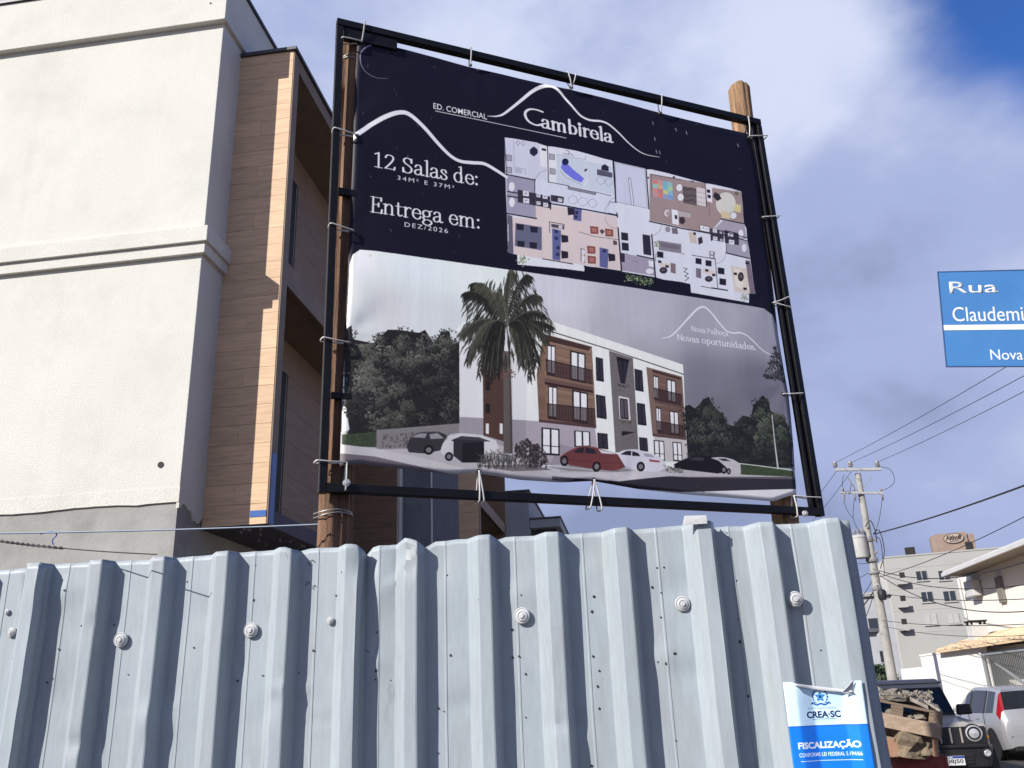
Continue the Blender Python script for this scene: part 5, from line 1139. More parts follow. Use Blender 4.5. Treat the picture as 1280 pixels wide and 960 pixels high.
for (a, b, c, d) in ((sx-.001, sx+swid+.001, zt-.0015, zt+.002), (sx-.001, sx+swid+.001, zb_-.002, zb_+.0015), (sx-.002, sx+.001, zb_-.002, zt+.002), (sx+swid-.001, sx+swid+.002, zb_-.002, zt+.002)):
    q = MB(); q.box(a, b, -.001, .004, c, d); q.build('sign_rim', m_sedge, SG)
a, b = sg(1180, 413)[1], sg(1180, 406.5)[1]; q = MB(); q.box(sx+.002, sx+swid-.002, -.0012, 0.0, a, b); q.build('white_band', m_sgn, SG)
def sgt(txt, l, r_, hpx, off=.0): 
    a0, c0 = sg(*l); a1, c1 = sg(*r_); h_ = sg(l[0], l[1]-hpx)[1]-c0
    text_obj('lettering', txt, m_sgn, SG, (a0, -.0006, c0), (1,0,0), (0,0,1), width=a1-a0, height=h_, extrude=.0006, offset=off)
sgt('Rua', (1187.5, 367), (1248, 366), 14.5, .008); sgt('Claudemir', (1191.5, 402), (1291, 401), 18, .0); sgt('Nova Palhoça', (1239, 453), (1345, 455), 16, .0)
q = MB(); q.tube([(sx+.52, .03, -SO[2]), (sx+.52, .03, zt+.06)], .025, 14); q.build('sign_post', m_galv, SG, smooth=40)
for zz in (zt-.05, zb_+.05):
    q = MB(); q.box(sx+.48, sx+.56, .0035, .058, zz-.012, zz+.012); q.build('clamp', m_galv, SG, bevel=.002)

# ------------------------------------------------------------------ utility pole
m_pole = mat('aged_concrete_pole', (0.40, 0.39, 0.37), rough=0.9, var=0.22, vs=2.5, bump=0.4, bs=30, dirt=(0.12, 0.11, 0.10), dirt_amt=.8, dirt_scale=5)
m_xarm = mat('concrete_crossarm', (0.42, 0.42, 0.42), rough=0.9, var=0.2)
m_ins = mat('grey_porcelain', (0.30, 0.29, 0.30), rough=0.3, var=0.1)
m_tr = mat('grey_tank_paint', (0.50, 0.50, 0.49), rough=0.5, var=0.12, vs=4, dirt=(.2,.15,.1), dirt_amt=.35, dirt_scale=3)
m_cable = mat('black_cable', (0.016, 0.016, 0.019), rough=0.6, var=0.1)
pb = at_dist(1115, 850, 34); pt = at_dist(1072.5, 592, 34)
ps, pr, _ = to_s(pb); PO = S(ps, pr, 0.13); ztop = float(pt[2])-0.13
lean = to_s(pt)[0]-ps
UP = thing('utility_pole', 'tall grey concrete utility pole with transformer and two crossarms above the parked cars', 'utility pole', PO, GROT)
q = MB(); n = 8
q.tube([(0, 0, 0), (lean*.5, 0, ztop*.5), (lean, 0, ztop)], [.185, .15, .105], 10); q.build('pole', m_pole, UP, smooth=50)
def px2pole(px, py): s_, r_, z_ = to_s(at_dist(px, py, 34)); return s_-ps, z_-.13
def xarm(l, r_, w=.09):
    (a, za), (b, zb2) = px2pole(*l), px2pole(*r_); q = MB(); q.bar((a, -.17, za), (b, -.17, zb2), w, w*1.1); q.build('crossarm', m_xarm, UP, bevel=.008); return a, za, b, zb2
a1 = xarm((1042, 590), (1102, 586)); a2 = xarm((1047, 618.5), (1104, 616), .07)
q = MB(); q.lathe([(.0,.0),(.035,.0),(.035,.06),(.09,.07),(.09,.10),(.05,.11),(.085,.13),(.085,.16),(.045,.17),(.075,.19),(.07,.23),(.035,.24),(.03,.30),(0,.31)], n=12)
first = None; INS = []
for (px, py) in ((1042.5,590),(1062.5,588.5),(1098,586)):
    x, z = px2pole(px, py); INS.append((x, z+.36))
    if first is None: first = q.build('insulator', m_ins, UP, smooth=50); o = first
    else: o = piece('insulator', first.data, UP)
    o.location = (x, -.17, z+.045)
for (px, py) in ((1052,618),(1066.5,617.5),(1102.5,616)):
    x, z = px2pole(px, py); o = piece('insulator', first.data, UP, (x, -.17, z+.03), scale=(.55,.55,.55)); o = piece('fuse_holder', first.data, UP, (x, -.20, z-.03), (PI+.25, 0, 0), (.5,.5,.95))
tx, tz = px2pole(1074.5, 684); q = MB(); q.lathe([(0,-.42),(.2,-.42),(.25,-.40),(.262,-.36),(.262,.30),(.275,.30),(.275,.36),(.23,.40),(.06,.44),(0,.44)], n=22); q.build('transformer_tank', m_tr, UP, smooth=40, loc=(tx-.02, -.05, tz))
for k, dx in enumerate((-.12, .02, .13)):
    o = piece('bushing', first.data, UP, (tx+dx, -.05-.05*k, tz+.38), scale=(.7,.7,.9))
q = MB(); 
q.box(tx-.30, tx-.19, -.16, -.02, tz-.30, tz+.2); q.build('radiator', m_tr, UP, bevel=.02)
for zz in (tz-.22, tz+.22): q = MB(); q.box(tx+.2, tx+.58, -.10, .06, zz-.04, zz+.04); q.build('transformer_bracket', m_ins, UP)
for (px, py, w, h) in ((1085,674,.34,.16),(1090,700,.40,.14),(1093,716,.36,.10),(1096,735,.34,.16)):
    x, z = px2pole(px, py); q = MB(); q.lathe([(w*.5,-h/2),(w*.55,0),(w*.5,h/2)], c=(x, 0, z), n=12); q.build('pole_clamp', m_ins, UP)
x, z = px2pole(1101, 744); q = MB(); q.lathe([(0,-.18),(.12,-.18),(.15,-.08),(.15,.1),(.09,.18),(0,.19)], c=(x, -.22, z), n=14); q.build('junction_box', m_cable, UP, smooth=40)
for (l, r_) in (((1057,597),(1068,612)),((1090,596),(1078,612))):
    (a, za), (b, zb2) = px2pole(*l), px2pole(*r_); q = MB(); q.bar((a, -.14, za), (b, -.11, zb2), .03); q.build('brace', m_ins, UP)
def droop(pts, rad, name='jumper_wire'):
    q = MB(); q.tube(spline(pts, 6), rad, 5); q.build(name, m_cable, UP, smooth=60)
def jump(*pp, rad=.010): droop([(px2pole(x, y)[0], -.2-.04*k, px2pole(x, y)[1]) for k, (x, y) in enumerate(pp)], rad)
jump((1097,583),(1111,585),(1117,592),(1118,602),(1112,609),(1103,614)); jump((1053,596),(1050,606),(1052,618)); jump((1066,624),(1064,650),(1072,668)); jump((1052,628),(1056,640),(1063,650)); jump((1103,622),(1098,650),(1090,672)); jump((1062,606),(1060,616),(1055,617))
jump((1090,668),(1098,664),(1104,690),(1098,712), rad=.016); jump((1092,672),(1099,676),(1102,700),(1104,722), rad=.013); jump((1080,660),(1086,652),(1092,664),(1094,680), rad=.018)
# the wires, each strung to a neighbouring pole outside the photo
def wire(label, a, b, sag, rad, group=None, name='overhead_wire', m=None):
    a, b = np.array(a, float), np.array(b, float); q = MB(); n = 28; pts = []
    for i in range(n+1):
        t = i/n; p = a+(b-a)*t; p[2] -= sag*4*t*(1-t); pts.append(tuple(p))
    q.tube(pts, rad*(.75 if m is None else 1), 5); o = q.build(name, m or m_cable, None, smooth=60); tag(o, label, 'wire', group); return o
def polept(px, py, dy=-.2): x, z = px2pole(px, py); return S(ps+x, pr+dy, z+.13)
def farpt(px, py, s_): p = on_plane(px, py, U*s_, U); return p     # a point on the vertical plane that runs along the street
def right(label, l, e, rad, sag=.15, ss=None):
    """from the pole towards the next pole up the street, passing the photo point e, and on beyond it"""
    a = polept(*l); b = farpt(e[0], e[1], ps + (ss or 0.0)); d = b-a; wire(label, a, a+d*1.45, sag, rad, 'overhead wires running from the utility pole to the right')
right('upper power wire from the left end of the top crossarm passing under the street sign', (1042.5,581), (1243,462), .011, .1, -.45)
right('upper power wire from the middle of the top crossarm passing under the street sign', (1062.5,580), (1262,474), .011, .1, -.2)
right('upper power wire from the right end of the top crossarm passing under the street sign', (1098,577), (1280,484), .011, .1, .3)
right('thick black cable rising steeply from the transformer to the right edge', (1091,668.5), (1280,600.5), .030, .12, -.2)
right('thin wire above the tiled tower rising to the right edge', (1097,722), (1280,632), .014, .25, -.1)
right('dark cable that crosses in front of the brown rooftop tower to the right edge', (1098,714), (1280,665), .020, .7, 0)
right('cable crossing the top row of apartment windows to the right eave', (1098,717), (1280,700), .016, .6, 0)
right('sagging black cable across the apartment front below the upper windows', (1099,720), (1280,718), .018, .9, 0)
right('lower cable across the middle apartment windows', (1100,742), (1280,736), .014, .25, 0)
right('lowest cable across the grey apartment wall above the orange roof', (1101,776), (1280,770), .013, .2, 0)
right('thin cable just under the lowest row of apartment windows', (1102,783), (1280,779), .011, .3, 0)
def left(label, l, e, rad, sag, dist): a = polept(*l); b = at_dist(e[0], e[1], dist); wire(label, a, a+(b-a)*1.25, sag, rad, 'overhead wires running from the utility pole to the left')
left('power wire dropping left from the top crossarm behind the billboard frame', (1043,592), (1010,634), .012, .05, 42)
left('power wire dropping left from the second crossarm behind the billboard frame', (1062,592), (1018,648), .012, .05, 42)
left('upper cable going left from below the transformer to the fence top', (1088,704), (1052,694), .014, .2, 42)
left('cable going left from the pole clamps just under the transformer', (1090,712), (1054,722), .014, .2, 42)
left('cable going left from the middle of the pole and dipping behind the fence', (1092,720), (1060,760), .016, .2, 42)
left('thick bundle falling left from the pole to the fence edge', (1095,733), (1064,772), .030, .1, 42)
left('steep service cable falling left from the pole to the low buildings', (1095,727), (1068,790), .018, .3, 42)
left('flat cable running left across the pole above the black junction box', (1100,741), (1056,742), .012, .1, 42)

# cables between the building and the left post of the billboard
m_lblue = mat('pale_blue_cord', (0.42, 0.50, 0.60), rough=.6, var=.1)
pA, pB_ = at_dist(-160, 668, 5.2), at_dist(398, 655.5, 4.62)
wire('pale blue cord stretched from the wooden post to the left edge of the photo', pA, pB_, .012, .0042, name='cord', m=m_lblue)
pC, pD = at_dist(-160, 646, 5.0), at_dist(196, 693, 3.42)
o = wire('dark twisted wire slanting down to the fence top at left', pC, pD, .03, .003, name='twisted_wire'); 
q = MB(); d = pD-pC
for k in range(2):
    pts = []
    for i in range(90):
        t = .18+.55*i/89; p = pC+d*t; p[2] -= .03*4*t*(1-t); a = i*1.1+k*PI; pts.append((p[0], p[1]+.005*math.cos(a), p[2]+.005*math.sin(a)))
    q.tube(pts, .0022, 5)
q.build('twist', m_cable, o, smooth=60)
pE = at_dist(65, 668, 4.9); q = MB(); q.tube(spline([pE+np.array([-.06,0,.004]), pE+np.array([0,-.01,.012]), pE+np.array([.03,-.01,-.004]), pE+np.array([.012,-.01,-.03]), pE+np.array([.02,-.01,-.055])], 5), .003, 5); o = q.build('cord_knot', m_tape, None, smooth=60); tag(o, 'dark blue knot tied on the pale cord in front of the render', 'knot')
# ------------------------------------------------------------------ right hand background: walls, houses, apartment block
m_cream = mat('cream_paint', (0.86, 0.83, 0.77), rough=0.85, var=0.05, vs=.8, bump=.15, bs=40, dirt=(0.7,0.64,0.55), dirt_amt=.35, dirt_scale=.8)
m_white = mat('white_wall_paint', (0.92, 0.90, 0.85), rough=0.85, var=0.05, vs=.8, bump=.15, bs=40, dirt=(0.72,0.70,0.65), dirt_amt=.3, dirt_scale=1.0)
m_tile = mat('orange_roof_tile', (0.80, 0.60, 0.39), rough=0.8, var=0.25, vs=3, rand=.15, dirt=(0.25,.18,.12), dirt_amt=.5, dirt_scale=4)
m_soff = mat('eave_soffit', (0.22, 0.20, 0.18), rough=0.8, var=.1)
m_gut = mat('white_gutter', (0.62, 0.62, 0.62), rough=.5, var=.08)
m_glass = mat('window_glass', (0.03, 0.035, 0.045), rough=0.08, var=.2, spec=.8)
m_alu = mat('aluminium_frame', (0.45, 0.45, 0.45), rough=.45, metal=.4, var=.1)
m_gate = mat('grey_gate_paint', (0.33, 0.35, 0.37), rough=.5, metal=.2, var=.1)
WS = 10.5; K = WS/7.6                            # street plane of the wall
def wl(px, py, s_=WS): p = on_plane(px, py, U*s_, U); a = to_s(p); return a[1], a[2]
GW = thing('garden_wall', 'white street wall with stepped top and grey gate behind the silver car', 'wall', S(WS, 25, 0), GROT)
def loc_r(r_): return r_-25
pf = [wl(1150,820), wl(1177,816), wl(1178,807), wl(1216,806)]
rA = loc_r(pf[0][0]); rB = loc_r(pf[1][0]); rC = loc_r(wl(1215,814)[0]); rG1, zG = wl(1224,818); rG1 = loc_r(rG1); rG0 = loc_r(wl(1330,812)[0])
zW = wl(1165,817)[1]
q = MB(); q.box(0, .15, rB, rA, 0, zW-.05); q.build('wall', m_white, GW, bevel=.01)
q = MB(); q.box(-.02, .17, rB+.001, rA+.02, zW-.05, zW+.02); q.build('wall_cap', m_white, GW, bevel=.01)
rL = loc_r(wl(1126,838)[0]); q = MB(); q.box(0, .15, rA+.021, rL, 0, wl(1140,835)[1]); q.build('wall', m_white, GW, bevel=.01)
q = MB(); q.box(0, .15, rG1, rB-.001, 0, zW+.03); q.build('wall', m_white, GW, bevel=.01)
q = MB(); q.box(-.02, .20, rG1-.16, rG1-.001, 0, zW+.05); q.build('gate_pillar', m_white, GW, bevel=.01)
GT = thing('driveway_gate', 'grey barred metal gate in the white street wall at the right edge', 'gate', S(WS, 25, 0), GROT)
q = MB(); q.bar((.05, rG0, zG), (.05, rG1-.17, zG), .06, .09); q.build('top_rail', m_gate, GT); q = MB(); q.bar((.05, rG0, .25), (.05, rG1-.17, .25), .05, .07); q.build('bottom_rail', m_gate, GT)
q = MB(); q.box(.045, .055, -.011, .011, .25, zG-.05); first = None
n = int((rG1-.2-rG0)/.13)
for i in range(n):
    y = rG0+.06+i*.13
    if first is None: first = q.build('gate_bar', m_gate, GT); o = first
    else: o = piece('gate_bar', first.data, GT)
    o.location = (0, y, 0)
(rd0, zd0), (rd1, zd1) = wl(1244, 828), wl(1285, 858); q = MB(); q.bar((.0, loc_r(rd0), zd0), (.0, loc_r(rd1), zd1), .06, .06); q.build('stair_handrail', m_gate, GT)
q = MB(); q.bar((.02, rG1-.2, .2), (.02, rG1-.2, zG+.02), .07, .07); q.build('gate_stile', m_gate, GT)
# annex with the orange tiled roof behind the wall
AX = thing('garage_annex', 'cream garage with orange tiled roof behind the white street wall', 'garage', S(WS, 25, 0), GROT)
ra0, ra1 = rG0-1, loc_r(wl(1177,816)[0])
ze = zW+.02; 
q = MB(); q.box(.9, 5.0, ra0, ra1-.3, 0, ze-.02); q.build('wall', m_cream, AX)
# roof: a lean-to rising away from the street and towards the viewer's right, laid in tile courses
yA, yB = ra1, ra0; ncr = 12; nco = 26
q = MB(); prof = [(0, 0), (.06, .035), (.12, .045), (.18, .035), (.24, 0), (.26, -.01)]
tile_me = None; run = 4.4; rise = 1.25
q = MB()
for k in range(nco):
    y0_ = ra1-.0-k*(ra1-ra0)/nco; w_ = (ra1-ra0)/nco
    for i in range(ncr):
        x0_ = -.18+run*i/ncr; x1_ = -.18+run*(i+1)/ncr+.05
        zz0 = ze+rise*i/ncr; zz1 = ze+rise*(i+1)/ncr+.012
        if tile_me is None:
            t = MB(); L = run/ncr+.05
            for e_, (xx, zb3) in enumerate(((0, .02), (L, rise/ncr+.012))):
                for (dy, dz) in ((0,0),(.2,.05),(.5,.075),(.8,.05),(1,0)): t.v.append((xx, -dy*w_*1.02, zb3+dz))
            for e_ in range(4): t.f.append((e_, e_+1, e_+6, e_+5))
            t.f.append((0,1,2,3,4)); tile_me = bpy.data.meshes.new('roof_tile'); tile_me.from_pydata(t.v, [], t.f); tile_me.materials.append(m_tile)
        if k*ncr+i < 300: piece('roof_tile', tile_me, AX, (x0_, y0_, zz0))
q = MB(); q.hexa([(-.2, ra0, ze-.05), (run-.2, ra0, ze+rise-.05), (run-.2, ra1+.02, ze+rise-.05), (-.2, ra1+.02, ze-.05), (-.2, ra0, ze+.005), (run-.2, ra0, ze+rise+.005), (run-.2, ra1+.02, ze+rise+.005), (-.2, ra1+.02, ze+.005)]); q.build('roof_deck', m_tile, AX)
cr_, cz_ = wl(1222, 800, WS+.8); cr_ = loc_r(cr_); ct = wl(1222, 781, WS+.8)[1]
CHM = MB(); CHM.box(.55, 1.05, cr_-.42, cr_+.1, ze-.2, ct); CHM.build('chimney', m_gut, AX, bevel=.01)
q = MB(); q.box(.52, 1.08, cr_-.45, cr_+.13, ct+.10, ct+.15); q.build('chimney_cap', m_dark, AX)
for dx, dy in ((.56,-.40),(.98,-.40),(.56,.02),(.98,.02)): q = MB(); q.box(dx, dx+.06, cr_+dy, cr_+dy+.06, ct, ct+.1); q.build('cap_leg', m_dark, AX)
# the two storey cream house with the wide eave
HS = 12.0
HH = thing('cream_house', 'two storey cream house with wide white eave at the right edge of the photo', 'house', S(HS, 25, 0), GROT)
(e1r, e1z), (e0r, e0z) = wl(1180,720,HS-.9), wl(1280,672,HS-.9)
wr1 = loc_r(wl(1206,760,HS)[0]); ez = (e1z+e0z)/2
q = MB(); q.box(0, 8, -16, wr1, 0, ez-.02); q.build('wall', m_cream, HH, bevel=.01)
er1 = loc_r(e1r)
q = MB(); q.hexa([(-.9,-17,ez-.12),(8.4,-17,ez+.2),(8.4,er1,ez+.2),(-.9,er1,ez-.12),(-.9,-17,ez-.08),(8.4,-17,ez+.25),(8.4,er1,ez+.25),(-.9,er1,ez-.08)]); q.build('soffit', m_soff, HH)
q = MB(); q.box(-.98, -.9, -17, er1+.06, ez-.12, ez+.02); q.build('gutter', m_gut, HH, bevel=.015)
q = MB(); q.box(-.9, 8.4, er1, er1+.06, ez-.12, ez+.02); q.build('fascia', m_gut, HH)
q = MB(); q.hexa([(-.92,-17,ez+.03),(4,-17,ez+1.2),(4,er1+.05,ez+1.2),(-.92,er1+.05,ez+.03),(-.92,-17,ez+.07),(4,-17,ez+1.25),(4,er1+.05,ez+1.25),(-.92,er1+.05,ez+.07)]); q.build('roof', m_gut, HH)
q = MB(); q.tube([(-.06, wr1-.12, ez-.1), (-.06, wr1-.12, .3)], .05, 10); q.build('downpipe', m_gut, HH, smooth=40)
ar, az = wl(1214, 735, HS-.2); q = MB(); q.box(-.32, -.02, loc_r(ar)-.45, loc_r(ar)+.35, az-.3, az+.25); q.build('air_conditioner', m_gut, HH, bevel=.02)
wr_, wz_ = wl(1252, 736, HS); q = MB(); q.box(-.10, -.005, loc_r(wr_)-.25, loc_r(wr_)+.2, wz_-.45, wz_+.4); q.build('wall_lamp', m_soff, HH, bevel=.02)

# apartment block, far down the street
m_apt = mat('pale_grey_plaster', (0.40, 0.40, 0.385), rough=0.9, var=0.08, vs=.25, dirt=(0.34,0.33,.31), dirt_amt=.5, dirt_scale=.25)
m_apts = mat('apartment_side_plaster', (0.42, 0.41, 0.40), rough=0.9, var=0.1, vs=.25, dirt=(0.3,0.29,.28), dirt_amt=.5, dirt_scale=.25)
m_brown = mat('brown_tower_tiles', (0.30, 0.22, 0.18), rough=0.85, var=0.12, vs=.8)
m_curt = mat('pale_curtain', (0.45, 0.44, 0.43), rough=.9, var=.1)
AD = 105.0
Ac = at_dist(1132, 850, AD); As, Ar, _ = to_s(Ac)
AH = -math.radians(21)                            # its front faces the viewer
AB = thing('apartment_building', 'pale grey four storey apartment block with small windows beyond the utility pole', 'apartment building', (Ac[0], Ac[1], 0), AH)
AU = np.array([math.cos(AH), math.sin(AH), 0]); AN = np.array([-math.sin(AH), math.cos(AH), 0])
def ap(px, py, y=0.0): p = on_plane(px, py, np.array([Ac[0], Ac[1], 0])+AN*y, AN); d = p-np.array([Ac[0], Ac[1], 0]); return float(d @ AU), float(d[2])
ztA = ap(1140, 695)[1]; xr = 13.0
q = MB(); q.box(0, xr, 0, 12, 0, ztA); q.build('front_wall', m_apt, AB)
q = MB(); q.box(-.06, xr+.06, -.06, 12.06, ztA, ztA+.16); q.build('roof_coping', m_apt, AB)
xl = ap(1103, 780, 0)[0]
q = MB(); q.hexa([(xl+.0,1.2,0),(-.002,.35,0),(-.002,11,0),(xl,11,0),(xl,1.2,ztA-.9),(-.002,.35,ztA-.02),(-.002,11,ztA-.02),(xl,11,ztA-.9)]); q.build('side_wing', m_apts, AB)
for (px, py, w, h) in ((1152,719.5,15,10),(1180,719,15,10),(1159,746,16,11),(1187,745,17,11),(1163.5,774.5,17,11),(1192,773,16,11),(1216,718,14,10)):
    x0_, z1_ = ap(px-w/2, py-h/2); x1_, z0_ = ap(px+w/2, py+h/2); xm = (x0_+x1_)/2
    fr = MB(); fr.box(x0_-.06, x1_+.06, -.05, -.004, z0_-.06, z1_+.06); f_ = fr.build('window', m_alu if py > 770 else m_apt, AB)
    for k in range(2):
        a_, b_ = (x0_, xm-.05) if k == 0 else (xm+.05, x1_); g_ = MB(); g_.box(a_, b_, -.075, -.052, z0_, z1_); g_.build('pane', m_curt if py > 770 else m_glass, f_)
    sl = MB(); sl.box(x0_-.15, x1_+.15, -.14, -.004, z0_-.16, z0_-.07); sl.build('sill', m_apt, f_)
for (px, py) in ((1128,723),(1129,752),(1130.5,781)):
    x0_, z1_ = ap(px-6, py-6); x1_, z0_ = ap(px+5.5, py+6); 
    sh_ = MB(); sh_.box(x0_+.15, x1_-.05, -.012, .02, z0_+.15, z1_+.1); sh_.build('balcony_opening', m_dark, AB)
    sl = MB(); sl.box(x0_-.25, x1_+.05, -.75, -.013, z0_-.12, z0_+.06); sl.build('balcony_slab', m_apts, AB)
    sl = MB(); sl.box(x0_-.25, x1_+.05, -.75, -.68, z0_+.061, z0_+.52); sl.build('balcony_parapet', m_apt, AB)
# faint floor lines
for py in (707, 733.5, 761, 789):
    zz = ap(1160, py)[1]; q = MB(); q.box(0, xr, -.02, -.002, zz-.05, zz+.05); q.build('floor_band', m_apts, AB)
q = MB(); xk, zk = ap(1139.5, 694); q.box(xk-.5, xk+.5, 1, 2, ztA+.16, ztA+1.1); q.build('roof_vent', m_dark, AB)
# rooftop tower with the oval lettered sign
xt0, zt1 = ap(1169, 668, 3.0); xt1, _ = ap(1208, 668, 3.0); zt1 += 0
q = MB(); q.box(xt0, xt1, 3.0, 6.5, ztA, zt1); TWR = q.build('rooftop_tower', m_brown, AB)
xt2, _ = ap(1163, 668, 3.0)
q = MB(); q.hexa([(xt2,3.9,ztA),(xt0-.01,3.01,ztA),(xt0-.01,6.4,ztA),(xt2,6.4,ztA),(xt2,3.9,zt1-.05),(xt0-.01,3.01,zt1-.05),(xt0-.01,6.4,zt1-.05),(xt2,6.4,zt1-.05)]); q.build('tower_side', m_brown, AB)
q = MB(); a_, _ = ap(1203, 690, 2.6); b_, zq = ap(1217, 664, 2.6); q.box(xt1+.003, b_, 3.2, 6.0, ztA, zt1-.25); q.build('stair_head', m_brown, AB)
oc, oz = ap(1192, 673, 3.0); oa = (ap(1205, 673, 3.0)[0]-ap(1179, 673, 3.0)[0])/2; ob_ = (ap(1192, 666.5, 3.0)[1]-ap(1192, 679.5, 3.0)[1])/2
m_logo = mat('cream_sign_face', (0.42, 0.34, 0.29), rough=.6, var=.05); m_logod = mat('dark_sign_letter', (0.05, 0.035, 0.03), rough=.6)
TS = thing('rooftop_sign', 'oval lettered sign on the brown tower above the apartment roof', 'sign', (Ac[0], Ac[1], 0), AH)
el = lambda k: [(oc+oa*k*math.cos(t), oz+ob_*k*math.sin(t)) for t in np.linspace(0, 2*PI, 37)[:-1]]
q = MB(); q.prism(el(1), lambda a, b, d: (a, d, b), 2.90, 2.99); q.build('oval_rim', m_logod, TS); q = MB(); q.prism([(oc+oa*.93*math.cos(t), oz+ob_*.88*math.sin(t)) for t in np.linspace(0, 2*PI, 37)[:-1]], lambda a, b, d: (a, d, b), 2.87, 2.90); q.build('oval_face', m_logo, TS)
text_obj('lettering', 'Althoff', m_logod, TS, (oc-oa*.78, 2.85, oz-ob_*.30), (1,0,0), (0,0,1), width=oa*1.56, height=ob_*.95, extrude=.03, offset=.03)
for k in range(8): q = MB(); q.box(oc-oa*.42+k*oa*.11, oc-oa*.42+k*oa*.11+oa*.075, 2.84, 2.869, oz-ob_*.62, oz-ob_*.45); o = q.build('small_lettering', m_logod, TS)
q = MB(); a_, za_ = ap(1206, 690, 2.9); b_, zb4 = ap(1210, 677, 2.9); q.box(a_+.2, b_+.3, 2.95, 3.19, za_, zb4); q.build('door', m_dark, AB)
# low buildings and greenery at the foot of the block, seen between fence and pole
LB = thing('low_grey_building', 'low grey building between the fence end and the pole', 'building', at_dist(1075, 840, 80)*np.array([1,1,0]), -math.radians(18))
q = MB(); q.box(-14, 3.2, 0, 8, 0, 8.6); q.build('wall', m_nb, LB); q = MB(); q.box(-14.2, 3.5, -.3, 8.3, 8.6, 8.9); q.build('roof_slab', m_apts, LB)
for zz in (6.9, 4.3): q = MB(); q.box(1.2, 2.6, -.06, -.004, zz-1.0, zz); w_ = q.build('window', m_alu, LB); q = MB(); q.box(1.3, 2.5, -.09, -.062, zz-.92, zz-.08); q.build('pane', m_glass, w_)
LB2 = thing('small_white_house', 'small grey house with flat dark roof left of the utility pole base', 'house', at_dist(1100, 840, 70)*np.array([1,1,0]), -math.radians(18))
q = MB(); q.box(-3.4, .2, 0, 5, 0, 5.2); q.build('wall', m_nb, LB2); q = MB(); q.box(-3.6, .4, -.4, 5.3, 5.2, 5.45); q.build('roof_slab', m_dgrey, LB2)
q = MB(); q.box(-1.4, -.5, -.05, -.004, 2.6, 3.8); w_ = q.build('window', m_alu, LB2); q = MB(); q.box(-1.32, -.58, -.08, -.052, 2.68, 3.72); q.build('pane', m_glass, w_)
m_leaf = mat('shrub_leaves', (0.045, 0.065, 0.028), rough=.8, var=.5, vs=.9)
def shrub(label, px, py, dist, w, h, n, seed):
    c = at_dist(px, py, dist); t = thing('shrub', label, 'shrub', (c[0], c[1], 0)); r_ = random.Random(seed); q = MB()
    for i in range(n):
        u, v, w2 = r_.gauss(0, .42), r_.gauss(0, .42), r_.random()**.7
        p = Vector((u*w*(1.1-.5*w2), v*w*(1.1-.5*w2), .15+w2*h)); a = Vector((r_.uniform(-1,1), r_.uniform(-1,1), r_.uniform(-1,1))).normalized(); b = a.orthogonal().normalized(); s_ = r_.uniform(.05, .12)*max(1, w)
        q.add([p-a*s_, p+b*s_*.5, p+a*s_, p-b*s_*.5], [(0,1,2,3)])
    o = q.build('foliage', m_leaf, t, fix=False); o['kind'] = 'stuff'
    s_ = MB()
    for k in range(5): s_.tube([(0,0,0),(r_.uniform(-.3,.3)*w, r_.uniform(-.3,.3)*w, h*.6)], [.05,.02], 5)
    s_.build('stem', m_post, t)
shrub('dark green shrub at the foot of the utility pole by the fence end', 1092, 850, 60, 1.6, 2.6, 2600, 3); shrub('low dark shrub in front of the white wall beside the pole', 1104, 850, 52, 1.1, 1.9, 1800, 4)
# ------------------------------------------------------------------ skip full of rubble at the kerb
KD = 1.2
_at = at_dist
def at8(px, py, d): return _at(px, py, d*KD)
m_red = mat('worn_red_paint', (0.30, 0.045, 0.035), rough=0.6, var=0.3, vs=5, bump=.2, bs=25, dirt=(0.20,0.13,0.10), dirt_amt=.9, dirt_scale=5, fine=.15, fs=50)
m_pal = mat('old_pallet_wood', (0.24, 0.175, 0.125), rough=.85, var=.3, vs=3, stretch=(1,8,8), rand=.25, bump=.3, bs=20, dirt=(.12,.09,.07), dirt_amt=.7, dirt_scale=5)
m_pal2 = mat('sawn_plank', (0.40, 0.30, 0.22), rough=.85, var=.25, vs=3, stretch=(1,8,8), bump=.3, bs=20, dirt=(.2,.14,.1), dirt_amt=.6, dirt_scale=5)
m_rub = mat('broken_concrete', (0.30, 0.27, 0.23), rough=.95, var=.35, vs=5, bump=.8, bs=25, rand=.2, dirt=(.14,.11,.08), dirt_amt=.6, dirt_scale=6)
m_clay = mat('clay_block', (0.38, 0.22, 0.14), rough=.9, var=.2, vs=6, bump=.4, bs=30, rand=.15)
m_sack = mat('dusty_brown_sack', (0.24, 0.185, 0.13), rough=.9, var=.3, vs=6, bump=.6, bs=18)
m_lett = mat('white_stencil', (0.6, 0.58, 0.55), rough=.7, var=.2)
def sk(px, py, dist=7.5): return to_s(at8(px, py, dist))
s1 = sk(1172, 944)[0]; zr = 0.99
SKO = S(s1, 7.15*KD, 0.01)
SK = thing('rubble_skip', 'red rubble skip with worn paint beside the fence end', 'skip', SKO, GROT)
Ls, Ws = 2.6, 1.6                                # runs left behind the fence, and away from the viewer
outer_b = [(-Ls+.35,.12),(-.35,.12),(-.35,Ws-.12),(-Ls+.35,Ws-.12)]; outer_t = [(-Ls,0),(0,0),(0,Ws),(-Ls,Ws)]
q = MB()
ob_b = [(x, y, .08) for x, y in outer_b]; ob_t = [(x, y, zr) for x, y in outer_t]; ib_t = [(-Ls+.03,.03,zr),(-.03,.03,zr),(-.03,Ws-.03,zr),(-Ls+.03,Ws-.03,zr)]; ib_b = [(x*.99-.01, y, .12) for x, y in outer_b]
